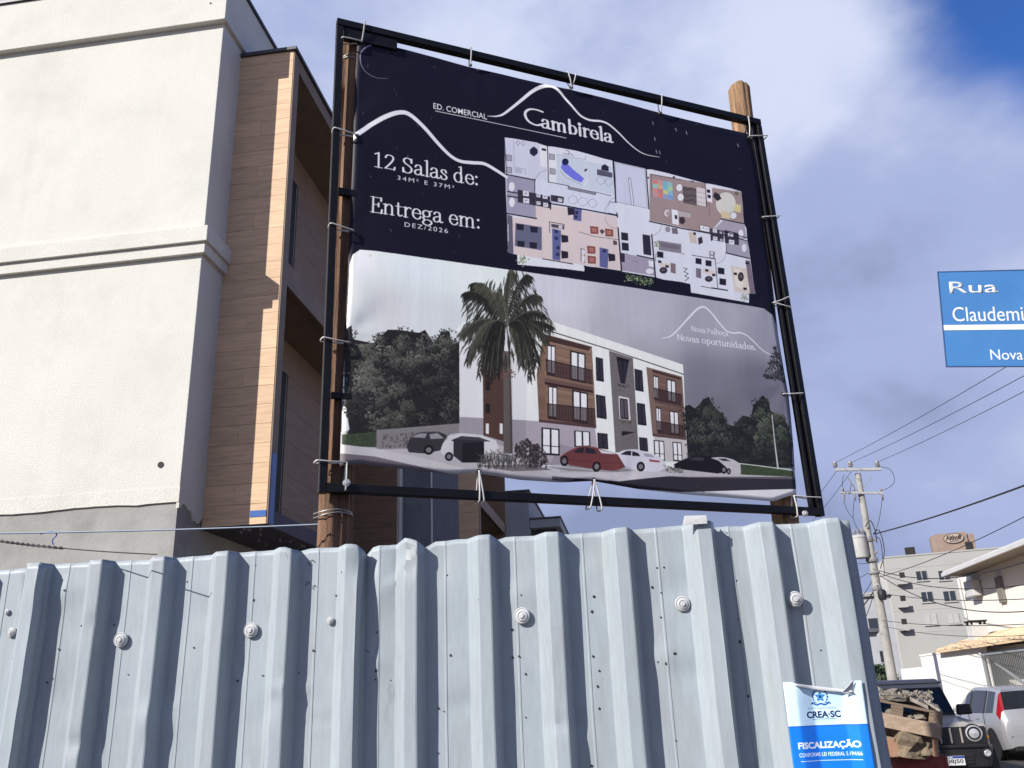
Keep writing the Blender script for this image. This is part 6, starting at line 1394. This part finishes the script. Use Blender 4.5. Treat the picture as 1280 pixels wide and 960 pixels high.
q.add(ob_b+ob_t+ib_t+ib_b, [(0,1,2,3)]+[(i,(i+1)%4,4+(i+1)%4,4+i) for i in range(4)]+[(4+i,4+(i+1)%4,8+(i+1)%4,8+i) for i in range(4)]+[(8+i,8+(i+1)%4,12+(i+1)%4,12+i) for i in range(4)]+[(12,13,14,15)])
q.build('tub', m_red, SK, bevel=.006)
q = MB(); q.box(-Ls-.03, .03, -.04, 0.0, zr-.11, zr+.015); q.build('front_rim', m_red, SK, bevel=.012, segs=3)
q = MB(); q.box(-.002, .045, -.04, Ws+.03, zr-.11, zr+.015); q.build('end_rim', m_red, SK, bevel=.012)
q = MB(); q.box(-Ls-.03, .03, Ws, Ws+.04, zr-.11, zr+.015); q.build('rear_rim', m_red, SK, bevel=.012)
for x in (-.42, -1.0, -1.6, -2.2): q = MB(); q.hexa([(x,.06,.15),(x+.07,.06,.15),(x+.07,.14,.15),(x,.14,.15),(x,-.035,zr-.115),(x+.07,-.035,zr-.115),(x+.07,.03,zr-.115),(x,.03,zr-.115)]); q.build('rib', m_red, SK, bevel=.006)
q = MB(); q.lathe([(.035,0),(.035,.09),(.05,.09),(.05,.11),(0,.11)], c=(0,0,0), axis='x', n=14); o = q.build('lifting_pin', m_red, SK, loc=(.03, .35, zr-.25))
for x in (-.66,): 
    for k in range(7): q = MB(); q.box(x+k*.055, x+k*.055+.038, -.001, .02, zr-.24, zr-.185); 
q = MB()
for k in range(9): q.hexa([(-.62+k*.05,.012,zr-.225),(-.585+k*.05,.012,zr-.225),(-.585+k*.05,.03,zr-.225),(-.62+k*.05,.03,zr-.225),(-.62+k*.05,.004,zr-.165),(-.585+k*.05,.004,zr-.165),(-.585+k*.05,.03,zr-.165),(-.62+k*.05,.03,zr-.165)])
o = q.build('worn_stencil', m_lett, SK); o['kind'] = 'stuff'
# rubble fill
q = MB(); rr_ = np.random.default_rng(4)
q.grid(lambda a, b: (-Ls+.05+(Ls-.1)*a, .05+(Ws-.1)*b, zr-.08+.10*math.sin(PI*b)+.05*smooth_noise(a*3, b*3, 3, 77)+.03*smooth_noise(a*9, b*9, 4, 78)), 40, 26)
o = q.build('rubble_fill', m_rub, None, smooth=30); o.location = tuple(SKO); o.rotation_euler = (0,0,GROT); o['kind'] = 'stuff'
def chunk_mesh(seed, n=2):
    bm = bmesh.new(); bmesh.ops.create_icosphere(bm, subdivisions=n, radius=1); r_ = random.Random(seed); ph = [r_.uniform(0, 6) for _ in range(6)]
    for v in bm.verts:
        d = v.co; f = 1+.18*math.sin(3*d.x+ph[0])+.16*math.sin(4*d.y+ph[1])+.14*math.sin(5*d.z+ph[2])+r_.uniform(-.09,.09); v.co = d*f
        v.co.z = max(v.co.z, -.62); v.co.x = min(max(v.co.x, -.85), .8)
    me = bpy.data.meshes.new('chunk'); bm.to_mesh(me); bm.free(); me.materials.append(m_rub); return me
def lump(name, label, cat, px, py, size, seed, dist=7.5, m=None, rz=0.0, n=2, group=None):
    p = at8(px, py, dist); o = bpy.data.objects.new(name, chunk_mesh(seed, n)); COL.objects.link(o); o.location = tuple(p); o.scale = tuple(v*KD for v in size); o.rotation_euler = (random.uniform(-.2,.2), random.uniform(-.2,.2), rz)
    if m: o.data.materials.clear(); o.data.materials.append(m)
    return tag(o, label, cat, group)
# pallet, lying tilted on the load
def pallet(label, l, r_, depth, dist, thick, seed):
    """l, r_: photo points of the left and right ends of its near top edge"""
    a, b = at8(*l, dist), at8(*r_, dist); d = b-a; L = float(np.hypot(d[0], d[1])); hz = math.atan2(d[1], d[0]); tilt = math.atan2(d[2], L); L3 = float(np.linalg.norm(d))
    t = thing('wooden_pallet', label, 'pallet', a); t.rotation_euler = (0.05, -tilt, hz)
    bd_ = {}
    def board(nm, x0, x1, y0, y1, z0, z1):
        q = MB(); q.box(x0, x1, y0, y1, z0, z1); return q.build(nm, m_pal, t, bevel=.003)
    bw = .12; thick *= KD; depth = 1.0
    for k in range(6): board('top_board', 0, L3, k*(depth-bw)/5, k*(depth-bw)/5+bw, -.02, 0)
    for k in range(3): 
        x = k*(L3-.1)/2; board('stringer_board', x, x+.1, 0, depth, -.042, -.021)
    for i in range(3):
        for k in range(3): x = k*(L3-.1)/2; board('block', x, x+.1, i*(depth-.1)/2+.003, i*(depth-.1)/2+.1, -thick+.022, -.043)
    for k in range(3): board('bottom_board', 0, L3, k*(depth-.11)/2, k*(depth-.11)/2+.11, -thick, -thick+.021)
    return t
pallet('weathered wooden pallet tilted on top of the rubble in the red skip', (1068, 868), (1178, 891), .95, 7.35, .165, 1)
def plank_thing(label, l, r_, w, h, dist, m=m_pal, dy=0.0):
    a, b = at8(*l, dist), at8(*r_, dist+dy); q = MB(); d = Vector(b-a); w *= KD; h *= KD; q.bar((0,0,0), d, w, h); o = q.build('timber_plank', m, None, bevel=.004); o.location = tuple(a); return tag(o, label, 'plank')
plank_thing('wide pale plank lying across the skip under the pallet', (1070, 893), (1176, 914.5), .10, .095, 7.22, m_pal2)
plank_thing('short dark timber post standing at the right end of the skip under the pallet', (1172.5, 889), (1172, 920), .055, .06, 7.3)
plank_thing('reddish upright stake at the corner of the skip', (1169, 922), (1170, 946), .03, .03, 7.2, m_clay)
plank_thing('thin lath leaning under the pallet in the skip', (1115, 880), (1127, 897), .035, .015, 7.4)
plank_thing('pale board end lying on the clay block in the skip', (1096, 920), (1119, 925), .07, .03, 7.25)
def slab(label, pts, th, dist, m=m_rub):
    th *= KD
    c = np.array([at8(x, y, dist+dd) for x, y, dd in pts]); o0 = c.mean(0); q = MB(); k = len(c); lo = [tuple(p-o0-np.array([0,0,th])) for p in c]; hi = [tuple(p-o0) for p in c]
    q.add(lo+hi, [tuple(reversed(range(k))), tuple(range(k, 2*k))]+[(i,(i+1)%k,k+(i+1)%k,k+i) for i in range(k)]); o = q.build('concrete_slab', m, None, bevel=.006); o.location = tuple(o0); return tag(o, label, 'slab')
slab('flat pale slab leaning at the right end of the pallet', [(1154,873,0),(1175,887,0),(1178,888.5,.05),(1158,871,.3)], .025, 7.4)
slab('long flat slab resting in the middle of the pallet', [(1137,871,0),(1160,882,0),(1163,882,.1),(1141,868.5,.3)], .03, 7.4)
slab('small flat slab at the back of the pallet', [(1136,868,0),(1148,868,0),(1147,864,.25),(1136,866,.3)], .025, 7.65)
lump('concrete_chunk', 'big jagged concrete chunk on the left of the pallet', 'concrete chunk', 1110, 869, (.11,.10,.036), 1, 7.6)
lump('concrete_chunk', 'pointed concrete chunk behind the big one on the pallet', 'concrete chunk', 1113, 866, (.04,.04,.028), 2, 7.8)
lump('concrete_chunk', 'flat concrete chunk in the middle of the pallet', 'concrete chunk', 1128, 869, (.10,.09,.03), 3, 7.6)
lump('concrete_chunk', 'concrete chunk at the far left of the pallet by the fence', 'concrete chunk', 1096, 868, (.08,.10,.045), 4, 7.6)
lump('concrete_chunk', 'small concrete chunk at the front edge of the pallet', 'concrete chunk', 1121, 873, (.09,.07,.022), 5, 7.45)
lump('concrete_chunk', 'rounded grey lump wedged beneath the left of the pallet', 'concrete chunk', 1116, 890, (.055,.06,.04), 6, 7.45)
lump('concrete_chunk', 'rounded grey lump wedged beneath the right of the pallet', 'concrete chunk', 1150, 896, (.06,.06,.035), 7, 7.45)
lump('concrete_chunk', 'dark lump between the pallet and the wide plank', 'concrete chunk', 1133, 896, (.05,.05,.03), 8, 7.45)
lump('rubble_sack', 'big dusty brown sack slumped over the front rim of the skip', 'sack', 1138, 929, (.155,.15,.125), 11, 7.35, m_sack, n=3)
lump('rubble_sack', 'smaller dark brown sack beside the corner stake of the skip', 'sack', 1157, 935, (.09,.10,.07), 12, 7.35, m_sack, n=3)
def block(label, px, py, w, h, d, dist, rz, m=m_clay):
    p = at8(px, py, dist); w, d, h = w*KD, d*KD, h*KD; q = MB(); q.box(-w/2, w/2, -d/2, d/2, -h/2, h/2); o = q.build('clay_block', m, None, bevel=.006); o.location = tuple(p); o.rotation_euler = (0, 0, GROT+rz); return tag(o, label, 'block')
block('light brown clay block at the left end of the skip by the fence', 1107, 934, .145, .125, .2, 7.3, .1)
block('dark clay block under the wide plank at the left of the skip', 1103, 912, .09, .10, .12, 7.4, -.2)
block('clay brick half buried beneath the plank beside the upright stake', 1160, 921, .11, .05, .12, 7.4, .2)
r_ = random.Random(8); q = MB()
for i in range(520):
    px, py = r_.uniform(1094, 1165), r_.uniform(865, 876); p = at8(px, py, r_.uniform(7.4, 8.0)); s_ = r_.uniform(.007, .034); a = [Vector((r_.uniform(-1,1), r_.uniform(-1,1), r_.uniform(-1,1)))*s_ for _ in range(4)]
    q.add([tuple(Vector(p)+v) for v in a], [(0,1,2),(0,1,3),(0,2,3),(1,2,3)])
o = q.build('rubble_bits', m_rub, None); o['kind'] = 'stuff'
# ------------------------------------------------------------------ parked cars
m_tyre = mat('tyre_rubber', (0.018, 0.018, 0.019), rough=.85, var=.2)
m_rim = mat('alloy_rim', (0.45, 0.45, 0.46), rough=.3, metal=.8, var=.08)
m_blk = mat('black_plastic', (0.016, 0.016, 0.018), rough=.5, var=.25, vs=5, bump=.1, bs=80)
m_cgl = mat('car_glass', (0.012, 0.014, 0.017), rough=.06, var=.15, spec=.5)
m_lens = mat('lamp_lens', (0.62, 0.63, 0.64), rough=.1, metal=.3, var=.1, spec=.8)
m_redl = mat('red_lamp_lens', (0.30, 0.012, 0.016), rough=.12, var=.2, spec=.8)
m_amb = mat('amber_lamp', (0.5, 0.2, 0.03), rough=.2)
m_plate = mat('plate_white', (0.72, 0.72, 0.72), rough=.4, var=.04); m_plblue = mat('plate_blue', (0.02, 0.05, 0.30), rough=.4); m_pltxt = mat('plate_black', (0.015, 0.015, 0.02), rough=.5)
m_gmet = mat('grey_car_paint', (0.40, 0.37, 0.34), rough=.42, metal=.05, var=.08, coat=.2, dirt=(.16,.15,.14), dirt_amt=.3, dirt_scale=2)
m_silv = mat('silver_car_paint', (0.48, 0.48, 0.495), rough=.35, metal=.5, var=.05, coat=.6, dirt=(.3,.29,.27), dirt_amt=.25, dirt_scale=2)
def wheel(par, x, y, r, w, side):
    t = MB(); t.lathe([(r*.62,-w/2),(r*.80,-w/2),(r*.96,-w*.42),(r,-w*.28),(r,w*.28),(r*.96,w*.42),(r*.80,w/2),(r*.62,w/2)], axis='x', n=32); wo = t.build('wheel', m_tyre, par, smooth=40, loc=(x, y, r+.005))
    k = MB(); sx = side*w*.30
    k.lathe([(r*.62, sx-.01),(r*.64, sx+side*.03),(r*.56, sx+side*.03),(r*.55, sx)], axis='x', n=28)
    for i in range(8):
        a = 2*PI*i/8; c, s_ = math.cos(a), math.sin(a); c2, s2 = math.cos(a+.16), math.sin(a+.16); c3, s3 = math.cos(a-.16), math.sin(a-.16)
        k.hexa([(sx, r*.12*c3, r*.12*s3),(sx, r*.12*c2, r*.12*s2),(sx, r*.58*math.cos(a+.09), r*.58*math.sin(a+.09)),(sx, r*.58*math.cos(a-.09), r*.58*math.sin(a-.09)),
                (sx+side*.02, r*.12*c3, r*.12*s3),(sx+side*.02, r*.12*c2, r*.12*s2),(sx+side*.015, r*.58*math.cos(a+.09), r*.58*math.sin(a+.09)),(sx+side*.015, r*.58*math.cos(a-.09), r*.58*math.sin(a-.09))])
    k.lathe([(0, sx+side*.028),(r*.16, sx+side*.024),(r*.17, sx)], axis='x', n=16); k.build('rim', m_rim, wo, smooth=40)
    d = MB(); d.lathe([(0, 0),(r*.60, 0),(r*.60, side*.006),(0, side*.006)], axis='x', n=20); d.build('brake_disc', m_dark, wo, loc=(sx-side*.05, 0, 0))
    return wo
def mk_plate(par, o, xd, yd, txt, w=.40, h=.13):
    x, y = Vector(xd).normalized(), Vector(yd).normalized(); n = x.cross(y); o = Vector(o)
    def quad(a0, a1, b0, b1, d0, d1): q = MB(); q.hexa([o+x*a+y*b+n*d for d in (d0, d1) for a, b in ((a0,b0),(a1,b0),(a1,b1),(a0,b1))]); return q
    pl = quad(-w/2, w/2, 0, h, 0, .006).build('licence_plate', m_plate, par, bevel=.002)
    quad(-w/2+.003, w/2-.003, h-.032, h-.003, .0062, .0075).build('plate_band', m_plblue, pl); quad(-.04, .04, h-.024, h-.012, .0076, .0086).build('country_name', m_plate, pl)
    text_obj('plate_lettering', txt, m_pltxt, pl, o+x*(-w/2+.025)+y*.018+n*.0075, x, y, width=w-.05, height=.068, extrude=.002, offset=.012)
    return pl
def loft_car(par, stations, ring, glass, paint, name='body'):
    """stations: list of (y, [(half width, z)...]); ring cells named in glass go to window parts. glass: dict name -> list of (station, cell, side)"""
    nS, nR = len(stations), len(stations[0][1])
    def pt(i, j, sd): y, rg = stations[i]; r3 = rg[j]; return (sd*r3[0], y + (r3[2] if len(r3) > 2 else 0), r3[1])
    used = {}
    for nm, cells in glass.items():
        for c in cells: used[c] = nm
    q = MB()
    for sd in (-1, 1):
        for i in range(nS-1):
            for j in range(nR-1):
                if (i, j, sd) in used: continue
                q.add([pt(i,j,sd), pt(i+1,j,sd), pt(i+1,j+1,sd), pt(i,j+1,sd)], [(0,1,2,3)])
    for i in (0, nS-1):
        for j in range(nR-1): q.add([pt(i,j,-1), pt(i,j,1), pt(i,j+1,1), pt(i,j+1,-1)], [(0,1,2,3)])
    bmq = bmesh.new(); me = bpy.data.meshes.new(name); me.from_pydata(q.v, [], q.f); bmq.from_mesh(me); bmesh.ops.remove_doubles(bmq, verts=bmq.verts, dist=1e-4); bmesh.ops.recalc_face_normals(bmq, faces=bmq.faces); bmq.to_mesh(me); bmq.free()
    me.materials.append(paint); me.shade_smooth(); me.set_sharp_from_angle(angle=math.radians(32)); o = bpy.data.objects.new(name, me); COL.objects.link(o); o.parent = par
    md = o.modifiers.new('bevel', 'BEVEL'); md.width = .02; md.segments = 3; md.limit_method = 'ANGLE'; md.angle_limit = math.radians(24)
    for nm, cells in glass.items():
        g_ = MB(); fr = MB()
        for (i, j, sd) in cells:
            a, b, c, d = [Vector(p) for p in (pt(i,j,sd), pt(i+1,j,sd), pt(i+1,j+1,sd), pt(i,j+1,sd))]; g_.add([a,b,c,d], [(0,1,2,3)])
        g_.build(nm.replace('far_', ''), m_redl if 'lamp' in nm else m_cgl, par, smooth=60)
    return o
# --- silver hatchback, parked away from us on the far side of the street
hp = to_s(at_dist(1249, 876, 22.0)); 
HC = thing('silver_hatchback', 'silver hatchback seen from behind in front of the white wall', 'car', S(hp[0]+.76, hp[1]+1.86, .008), GROT)
st = [(-1.93, [(.60,.30),(.62,.42),(.64,.52),(.62,.66),(.60,.70),(.58,.72),(.3,.73),(0,.735)]),
      (-1.89, [(.72,.26),(.76,.40),(.77,.55),(.75,.70),(.70,.80),(.66,.84),(.33,.86),(0,.87)]),
      (-1.80, [(.78,.24),(.82,.42),(.82,.62),(.80,.80),(.73,.97),(.68,1.00),(.34,1.02),(0,1.025)]),
      (-1.66, [(.80,.22),(.835,.44),(.835,.68),(.81,.92),(.69,1.31),(.63,1.36),(.32,1.375),(0,1.38)]),
      (-1.48, [(.80,.22),(.84,.44),(.84,.70),(.81,.94),(.665,1.36),(.60,1.41),(.3,1.43),(0,1.435)]),
      (-1.02, [(.80,.22),(.84,.44),(.84,.70),(.81,.93),(.645,1.385),(.59,1.45),(.3,1.465),(0,1.47)]),
      (-.88, [(.80,.22),(.84,.44),(.84,.70),(.81,.93),(.64,1.39),(.585,1.455),(.3,1.47),(0,1.475)]),
      (-.10, [(.80,.22),(.84,.44),(.84,.70),(.81,.91),(.63,1.40),(.58,1.465),(.3,1.48),(0,1.485)]),
      (.02, [(.80,.22),(.84,.44),(.84,.70),(.81,.91),(.63,1.395),(.58,1.46),(.3,1.475),(0,1.48)]),
      (.45, [(.80,.22),(.84,.44),(.84,.69),(.81,.90),(.62,1.31),(.57,1.37),(.3,1.39),(0,1.395)]),
      (1.05, [(.80,.22),(.83,.44),(.83,.68),(.80,.86),(.70,.98),(.64,1.01),(.32,1.03),(0,1.035)]),
      (1.60, [(.76,.22),(.80,.42),(.80,.62),(.76,.76),(.64,.82),(.56,.85),(.28,.87),(0,.875)]),
      (1.90, [(.60,.24),(.64,.40),(.64,.52),(.62,.62),(.56,.66),(.48,.68),(.24,.69),(0,.69)])]
gl_ = {}
for sd, nm in ((-1, 'side_window'), (1, 'side_window')): pass
glass = {'tail_lamp': [(2,3,-1),(2,4,-1)], 'far_tail_lamp': [(2,3,1),(2,4,1)], 'quarter_window': [(4,3,-1)], 'rear_side_window': [(6,3,-1)], 'front_side_window': [(8,3,-1)], 'far_quarter_window': [(4,3,1)], 'far_rear_side_window': [(6,3,1)], 'far_front_side_window': [(8,3,1)],
         'rear_window': [(2,5,-1),(2,6,-1),(2,5,1),(2,6,1)], 'windscreen': [(9,5,-1),(9,6,-1),(9,5,1),(9,6,1)]}
loft_car(HC, st, 8, glass, m_silv)
for sd in (-1, 1):
    for (yy, nm) in ((1.22, 'front'), (-1.26, 'rear')):
        q = MB(); q.lathe([(.30,0),(.345,0),(.345,sd*.035),(.30,sd*.035)], axis='x', n=30); q.build('wheel_arch', m_dark, HC, loc=(sd*.808, yy, .30)); wheel(HC, sd*.745, yy, .295, .19, sd)
    q = MB(); q.box(sd*.84-.006, sd*.84+.006, -.62, -.44, .80, .825); q.build('door_handle', m_silv, HC, bevel=.005)
    q = MB(); q.hexa([(sd*.82,.42,.93),(sd*.98,.44,.94),(sd*.98,.54,.94),(sd*.82,.56,.93),(sd*.84,.42,1.06),(sd*.97,.44,1.05),(sd*.97,.54,1.05),(sd*.84,.56,1.06)]); q.build('wing_mirror', m_silv, HC, bevel=.02)
    for yy in (-.94, -.03): q = MB(); q.hexa([(sd*.812,yy-.05,.925),(sd*.818,yy-.05,.925),(sd*.818,yy+.055,.92),(sd*.812,yy+.055,.92),(sd*.642,yy-.05,1.385),(sd*.648,yy-.05,1.385),(sd*.643,yy+.055,1.39),(sd*.637,yy+.055,1.39)]); q.build('door_pillar', m_blk, HC)
    q = MB(); q.box(sd*.843-.004, sd*.843+.004, -.055, -.045, .35, .90); q.build('door_gap', m_dark, HC); q = MB(); q.box(sd*.843-.004, sd*.843+.004, -.98, -.97, .55, .92); q.build('door_gap', m_dark, HC)
q = MB(); q.hexa([(-.70,-1.915,.46),(.70,-1.915,.46),(.70,-1.88,.46),(-.70,-1.88,.46),(-.70,-1.935,.50),(.70,-1.935,.50),(.70,-1.88,.50),(-.70,-1.88,.50)]); q.build('bumper_strip', m_silv, HC, bevel=.01)
q = MB(); q.box(-.66, .66, -1.93, -1.84, .20, .30); q.build('bumper_underside', m_blk, HC, bevel=.02)
q = MB(); q.box(-.42, .42, -1.865, -1.83, .70, .86); rc_ = q.build('plate_recess', m_dark, HC); 
q = MB(); q.box(-.20, .20, -1.895, -1.872, .66, .79); pl = q.build('licence_plate', m_plate, HC); q = MB(); q.box(-.20, .20, -1.898, -1.8951, .76, .79); q.build('plate_band', m_plblue, pl)
q = MB(); q.hexa([(-.60,-1.56,1.375),(.60,-1.56,1.375),(.58,-1.35,1.43),(-.58,-1.35,1.43),(-.60,-1.60,1.40),(.60,-1.60,1.40),(.58,-1.35,1.462),(-.58,-1.35,1.462)]); q.build('roof_spoiler', m_silv, HC, bevel=.012)
q = MB(); q.box(-.16, .16, -1.605, -1.60, 1.385, 1.395); q.build('brake_lamp', m_redl, HC)
q = MB(); q.bar((-.02,-1.80,1.04), (.30,-1.70,1.22), .015); q.build('rear_wiper', m_blk, HC)
# --- grey off-road car facing us
jp = to_s(at_dist(1177, 952, 15.5))
JC = thing('offroad_car', 'boxy grey off-road car with black bumper facing us behind the red skip', 'car', S(jp[0], jp[1]+1.78, .008), GROT+PI); JC.scale = (1.06, 1, 1)
# local frame: +y is the car's front
q = MB(); sp = [(-1.66,.42),(-1.68,.98),(-1.64,1.05),(.50,1.07),(.62,1.05),(1.58,.985),(1.64,.955),(1.665,.62),(1.60,.48),(1.5,.42)]
q.prism(sp, lambda a, b, d: (d, a, b), -.735, .735); q.build('body', m_gmet, JC, bevel=.035, segs=3)
q = MB(); q.hexa([(-.56,.56,1.062),(.56,.56,1.062),(.54,1.60,.975),(-.54,1.60,.975),(-.54,.60,1.092),(.54,.60,1.092),(.51,1.55,1.014),(-.51,1.55,1.014)]); q.build('bonnet', m_gmet, JC, bevel=.02, segs=3)
for sx in (-.28, .28): q = MB(); q.hexa([(sx-.10,.75,1.06),(sx+.10,.75,1.06),(sx+.10,1.45,1.01),(sx-.10,1.45,1.01),(sx-.085,.77,1.096),(sx+.085,.77,1.096),(sx+.085,1.42,1.034),(sx-.085,1.42,1.034)]); q.build('bonnet_crease', m_gmet, JC, bevel=.012)
q = MB(); q.hexa([(-.715,-1.62,1.04),(.715,-1.62,1.04),(.70,.52,1.06),(-.70,.52,1.06),(-.645,-1.56,1.60),(.645,-1.56,1.60),(.625,.16,1.60),(-.625,.16,1.60)]); q.build('cab', m_gmet, JC, bevel=.03, segs=3)
q = MB(); q.hexa([(-.66,-1.60,1.595),(.66,-1.60,1.595),(.64,.20,1.595),(-.64,.20,1.595),(-.63,-1.55,1.675),(.63,-1.55,1.675),(.60,.12,1.665),(-.60,.12,1.665)]); q.build('roof', m_gmet, JC, bevel=.03, segs=3)
for sd in (-1, 1): q = MB(); q.bar((sd*.655,-1.58,1.60), (sd*.64,.19,1.60), .025); q.build('rain_gutter', m_blk, JC)
def front_quad(x, t):  # on the windscreen plane, t from 0 (cowl) to 1 (roof)
    y = .52+(.16-.52)*t; z = 1.06+(1.60-1.06)*t; return Vector((x*(.70+(.625-.70)*t), y, z))
nrm = Vector((0, .54, .36)).normalized()
q = MB(); q.hexa([front_quad(-.93,.10)+nrm*.004, front_quad(.93,.10)+nrm*.004, front_quad(.92,.80)+nrm*.004, front_quad(-.92,.80)+nrm*.004, front_quad(-.93,.10)+nrm*.012, front_quad(.93,.10)+nrm*.012, front_quad(.92,.80)+nrm*.012, front_quad(-.92,.80)+nrm*.012]); q.build('windscreen', m_cgl, JC, bevel=.01)
for (a0, t0, a1, t1) in ((-.95,.07,.95,.07),(-.95,.83,.95,.83),(-.95,.07,-.94,.83),(.95,.07,.94,.83)): q = MB(); q.bar(front_quad(a0,t0)+nrm*.010, front_quad(a1,t1)+nrm*.010, .028, .022); q.build('windscreen_seal', m_blk, JC)
for (a0, a1, t1) in ((.05,.55,.16),(-.65,-.15,.16)): q = MB(); q.bar(front_quad(a0,.08)+nrm*.02, front_quad(a1,t1)+nrm*.02, .014); q.build('wiper', m_blk, JC)
q = MB(); q.hexa([front_quad(-.05,.75)+nrm*.013, front_quad(.05,.75)+nrm*.013, front_quad(.05,.79)+nrm*.013, front_quad(-.05,.79)+nrm*.013, front_quad(-.05,.75)+nrm*.016, front_quad(.05,.75)+nrm*.016, front_quad(.05,.79)+nrm*.016, front_quad(-.05,.79)+nrm*.016]); q.build('windscreen_sticker', m_plate, JC)
for sd in (-1, 1):
    for (ya, yb2, yc, yd) in ((-.62,.36,-.60,.08),(-1.50,-.74,-1.46,-.72)):
        w0 = lambda z: .715+(.645-.715)*(z-1.04)/.56
        q = MB(); z0_, z1_ = 1.12, 1.54; q.hexa([(sd*(w0(z0_)+.002),ya,z0_),(sd*(w0(z0_)+.008),ya,z0_),(sd*(w0(z0_)+.008),yb2,z0_),(sd*(w0(z0_)+.002),yb2,z0_),(sd*(w0(z1_)+.002),yc,z1_),(sd*(w0(z1_)+.008),yc,z1_),(sd*(w0(z1_)+.008),yd,z1_),(sd*(w0(z1_)+.002),yd,z1_)]); q.build('side_window', m_cgl, JC)
    q = MB(); q.hexa([(sd*.73,.36,1.08),(sd*.96,.38,1.09),(sd*.96,.46,1.09),(sd*.73,.46,1.08),(sd*.75,.36,1.25),(sd*.95,.38,1.25),(sd*.95,.46,1.25),(sd*.75,.46,1.25)]); q.build('wing_mirror', m_blk, JC, bevel=.03, segs=3)
    for yy in (1.12, -1.13):
        q = MB(); ar_ = [(yy+.50*math.cos(a), .36+.44*math.sin(a)) for a in np.linspace(-.25, PI+.25, 16)]; ir_ = [(yy+.40*math.cos(a), .36+.365*math.sin(a)) for a in np.linspace(PI+.25, -.25, 16)]
        q.prism(ar_+ir_, lambda a, b, d: (d, a, b), sd*.70, sd*.825); q.build('fender_flare', m_blk, JC, bevel=.015)
        q = MB(); q.lathe([(0,0),(.39,0),(.39,sd*.02),(0,sd*.02)], axis='x', n=24); q.build('wheel_well', m_dark, JC, loc=(sd*.72, yy, .38)); wheel(JC, sd*.70, yy, .345, .2, sd)
    q = MB(); q.lathe([(.115,0),(.115,.035),(.098,.045),(.094,.03),(.0,.052)], axis='y', n=26); hl = q.build('headlight', m_lens, JC, smooth=35, loc=(sd*.535, 1.655, .855)); 
    q = MB(); q.lathe([(.112,0),(.136,0),(.132,.03),(.112,.036)], axis='y', n=26); q.build('lamp_ring', m_blk, hl, smooth=35)
    q = MB(); q.lathe([(.035,0),(.035,.02),(0,.026)], axis='y', n=14); q.build('indicator', m_amb, JC, loc=(sd*.70, 1.64, .80))
    q = MB(); q.lathe([(.048,0),(.048,.02),(.036,.03),(0,.024)], axis='y', n=18); fl_ = q.build('fog_lamp', m_lens, JC, smooth=35, loc=(sd*.62, 1.815, .585)); q = MB(); q.lathe([(.05,0),(.075,.0),(.07,.016),(.05,.02)], axis='y', n=18); q.build('lamp_ring', m_blk, fl_)
q = MB(); q.box(-.70, .70, 1.655, 1.682, .70, .955); q.build('grille_panel', m_blk, JC, bevel=.01)
for k in range(6): x = -.36+k*.144; q = MB(); q.box(x-.012, x+.012, 1.683, 1.695, .725, .94); q.build('grille_bar', m_gmet, JC, bevel=.004)
q = MB(); q.hexa([(-.80,1.50,.36),(.80,1.50,.36),(.62,1.80,.38),(-.62,1.80,.38),(-.81,1.52,.70),(.81,1.52,.70),(.68,1.80,.70),(-.68,1.80,.70)]); q.build('front_bumper', m_blk, JC, bevel=.03, segs=3)
q = MB(); q.box(-.66, .66, 1.79, 1.825, .66, .712); q.build('bumper_lip', m_blk, JC, bevel=.014)
q = MB(); q.box(-.44, .44, 1.795, 1.81, .43, .585); q.build('lower_grille', m_dark, JC, bevel=.01)
for k in range(3): q = MB(); q.box(-.43, .43, 1.811, 1.818, .45+k*.045, .462+k*.045); q.build('grille_slat', m_blk, JC)
mk_plate(JC, (-.10, 1.832, .43), (-1,0,0), (0,0,1), 'SXD8J50')
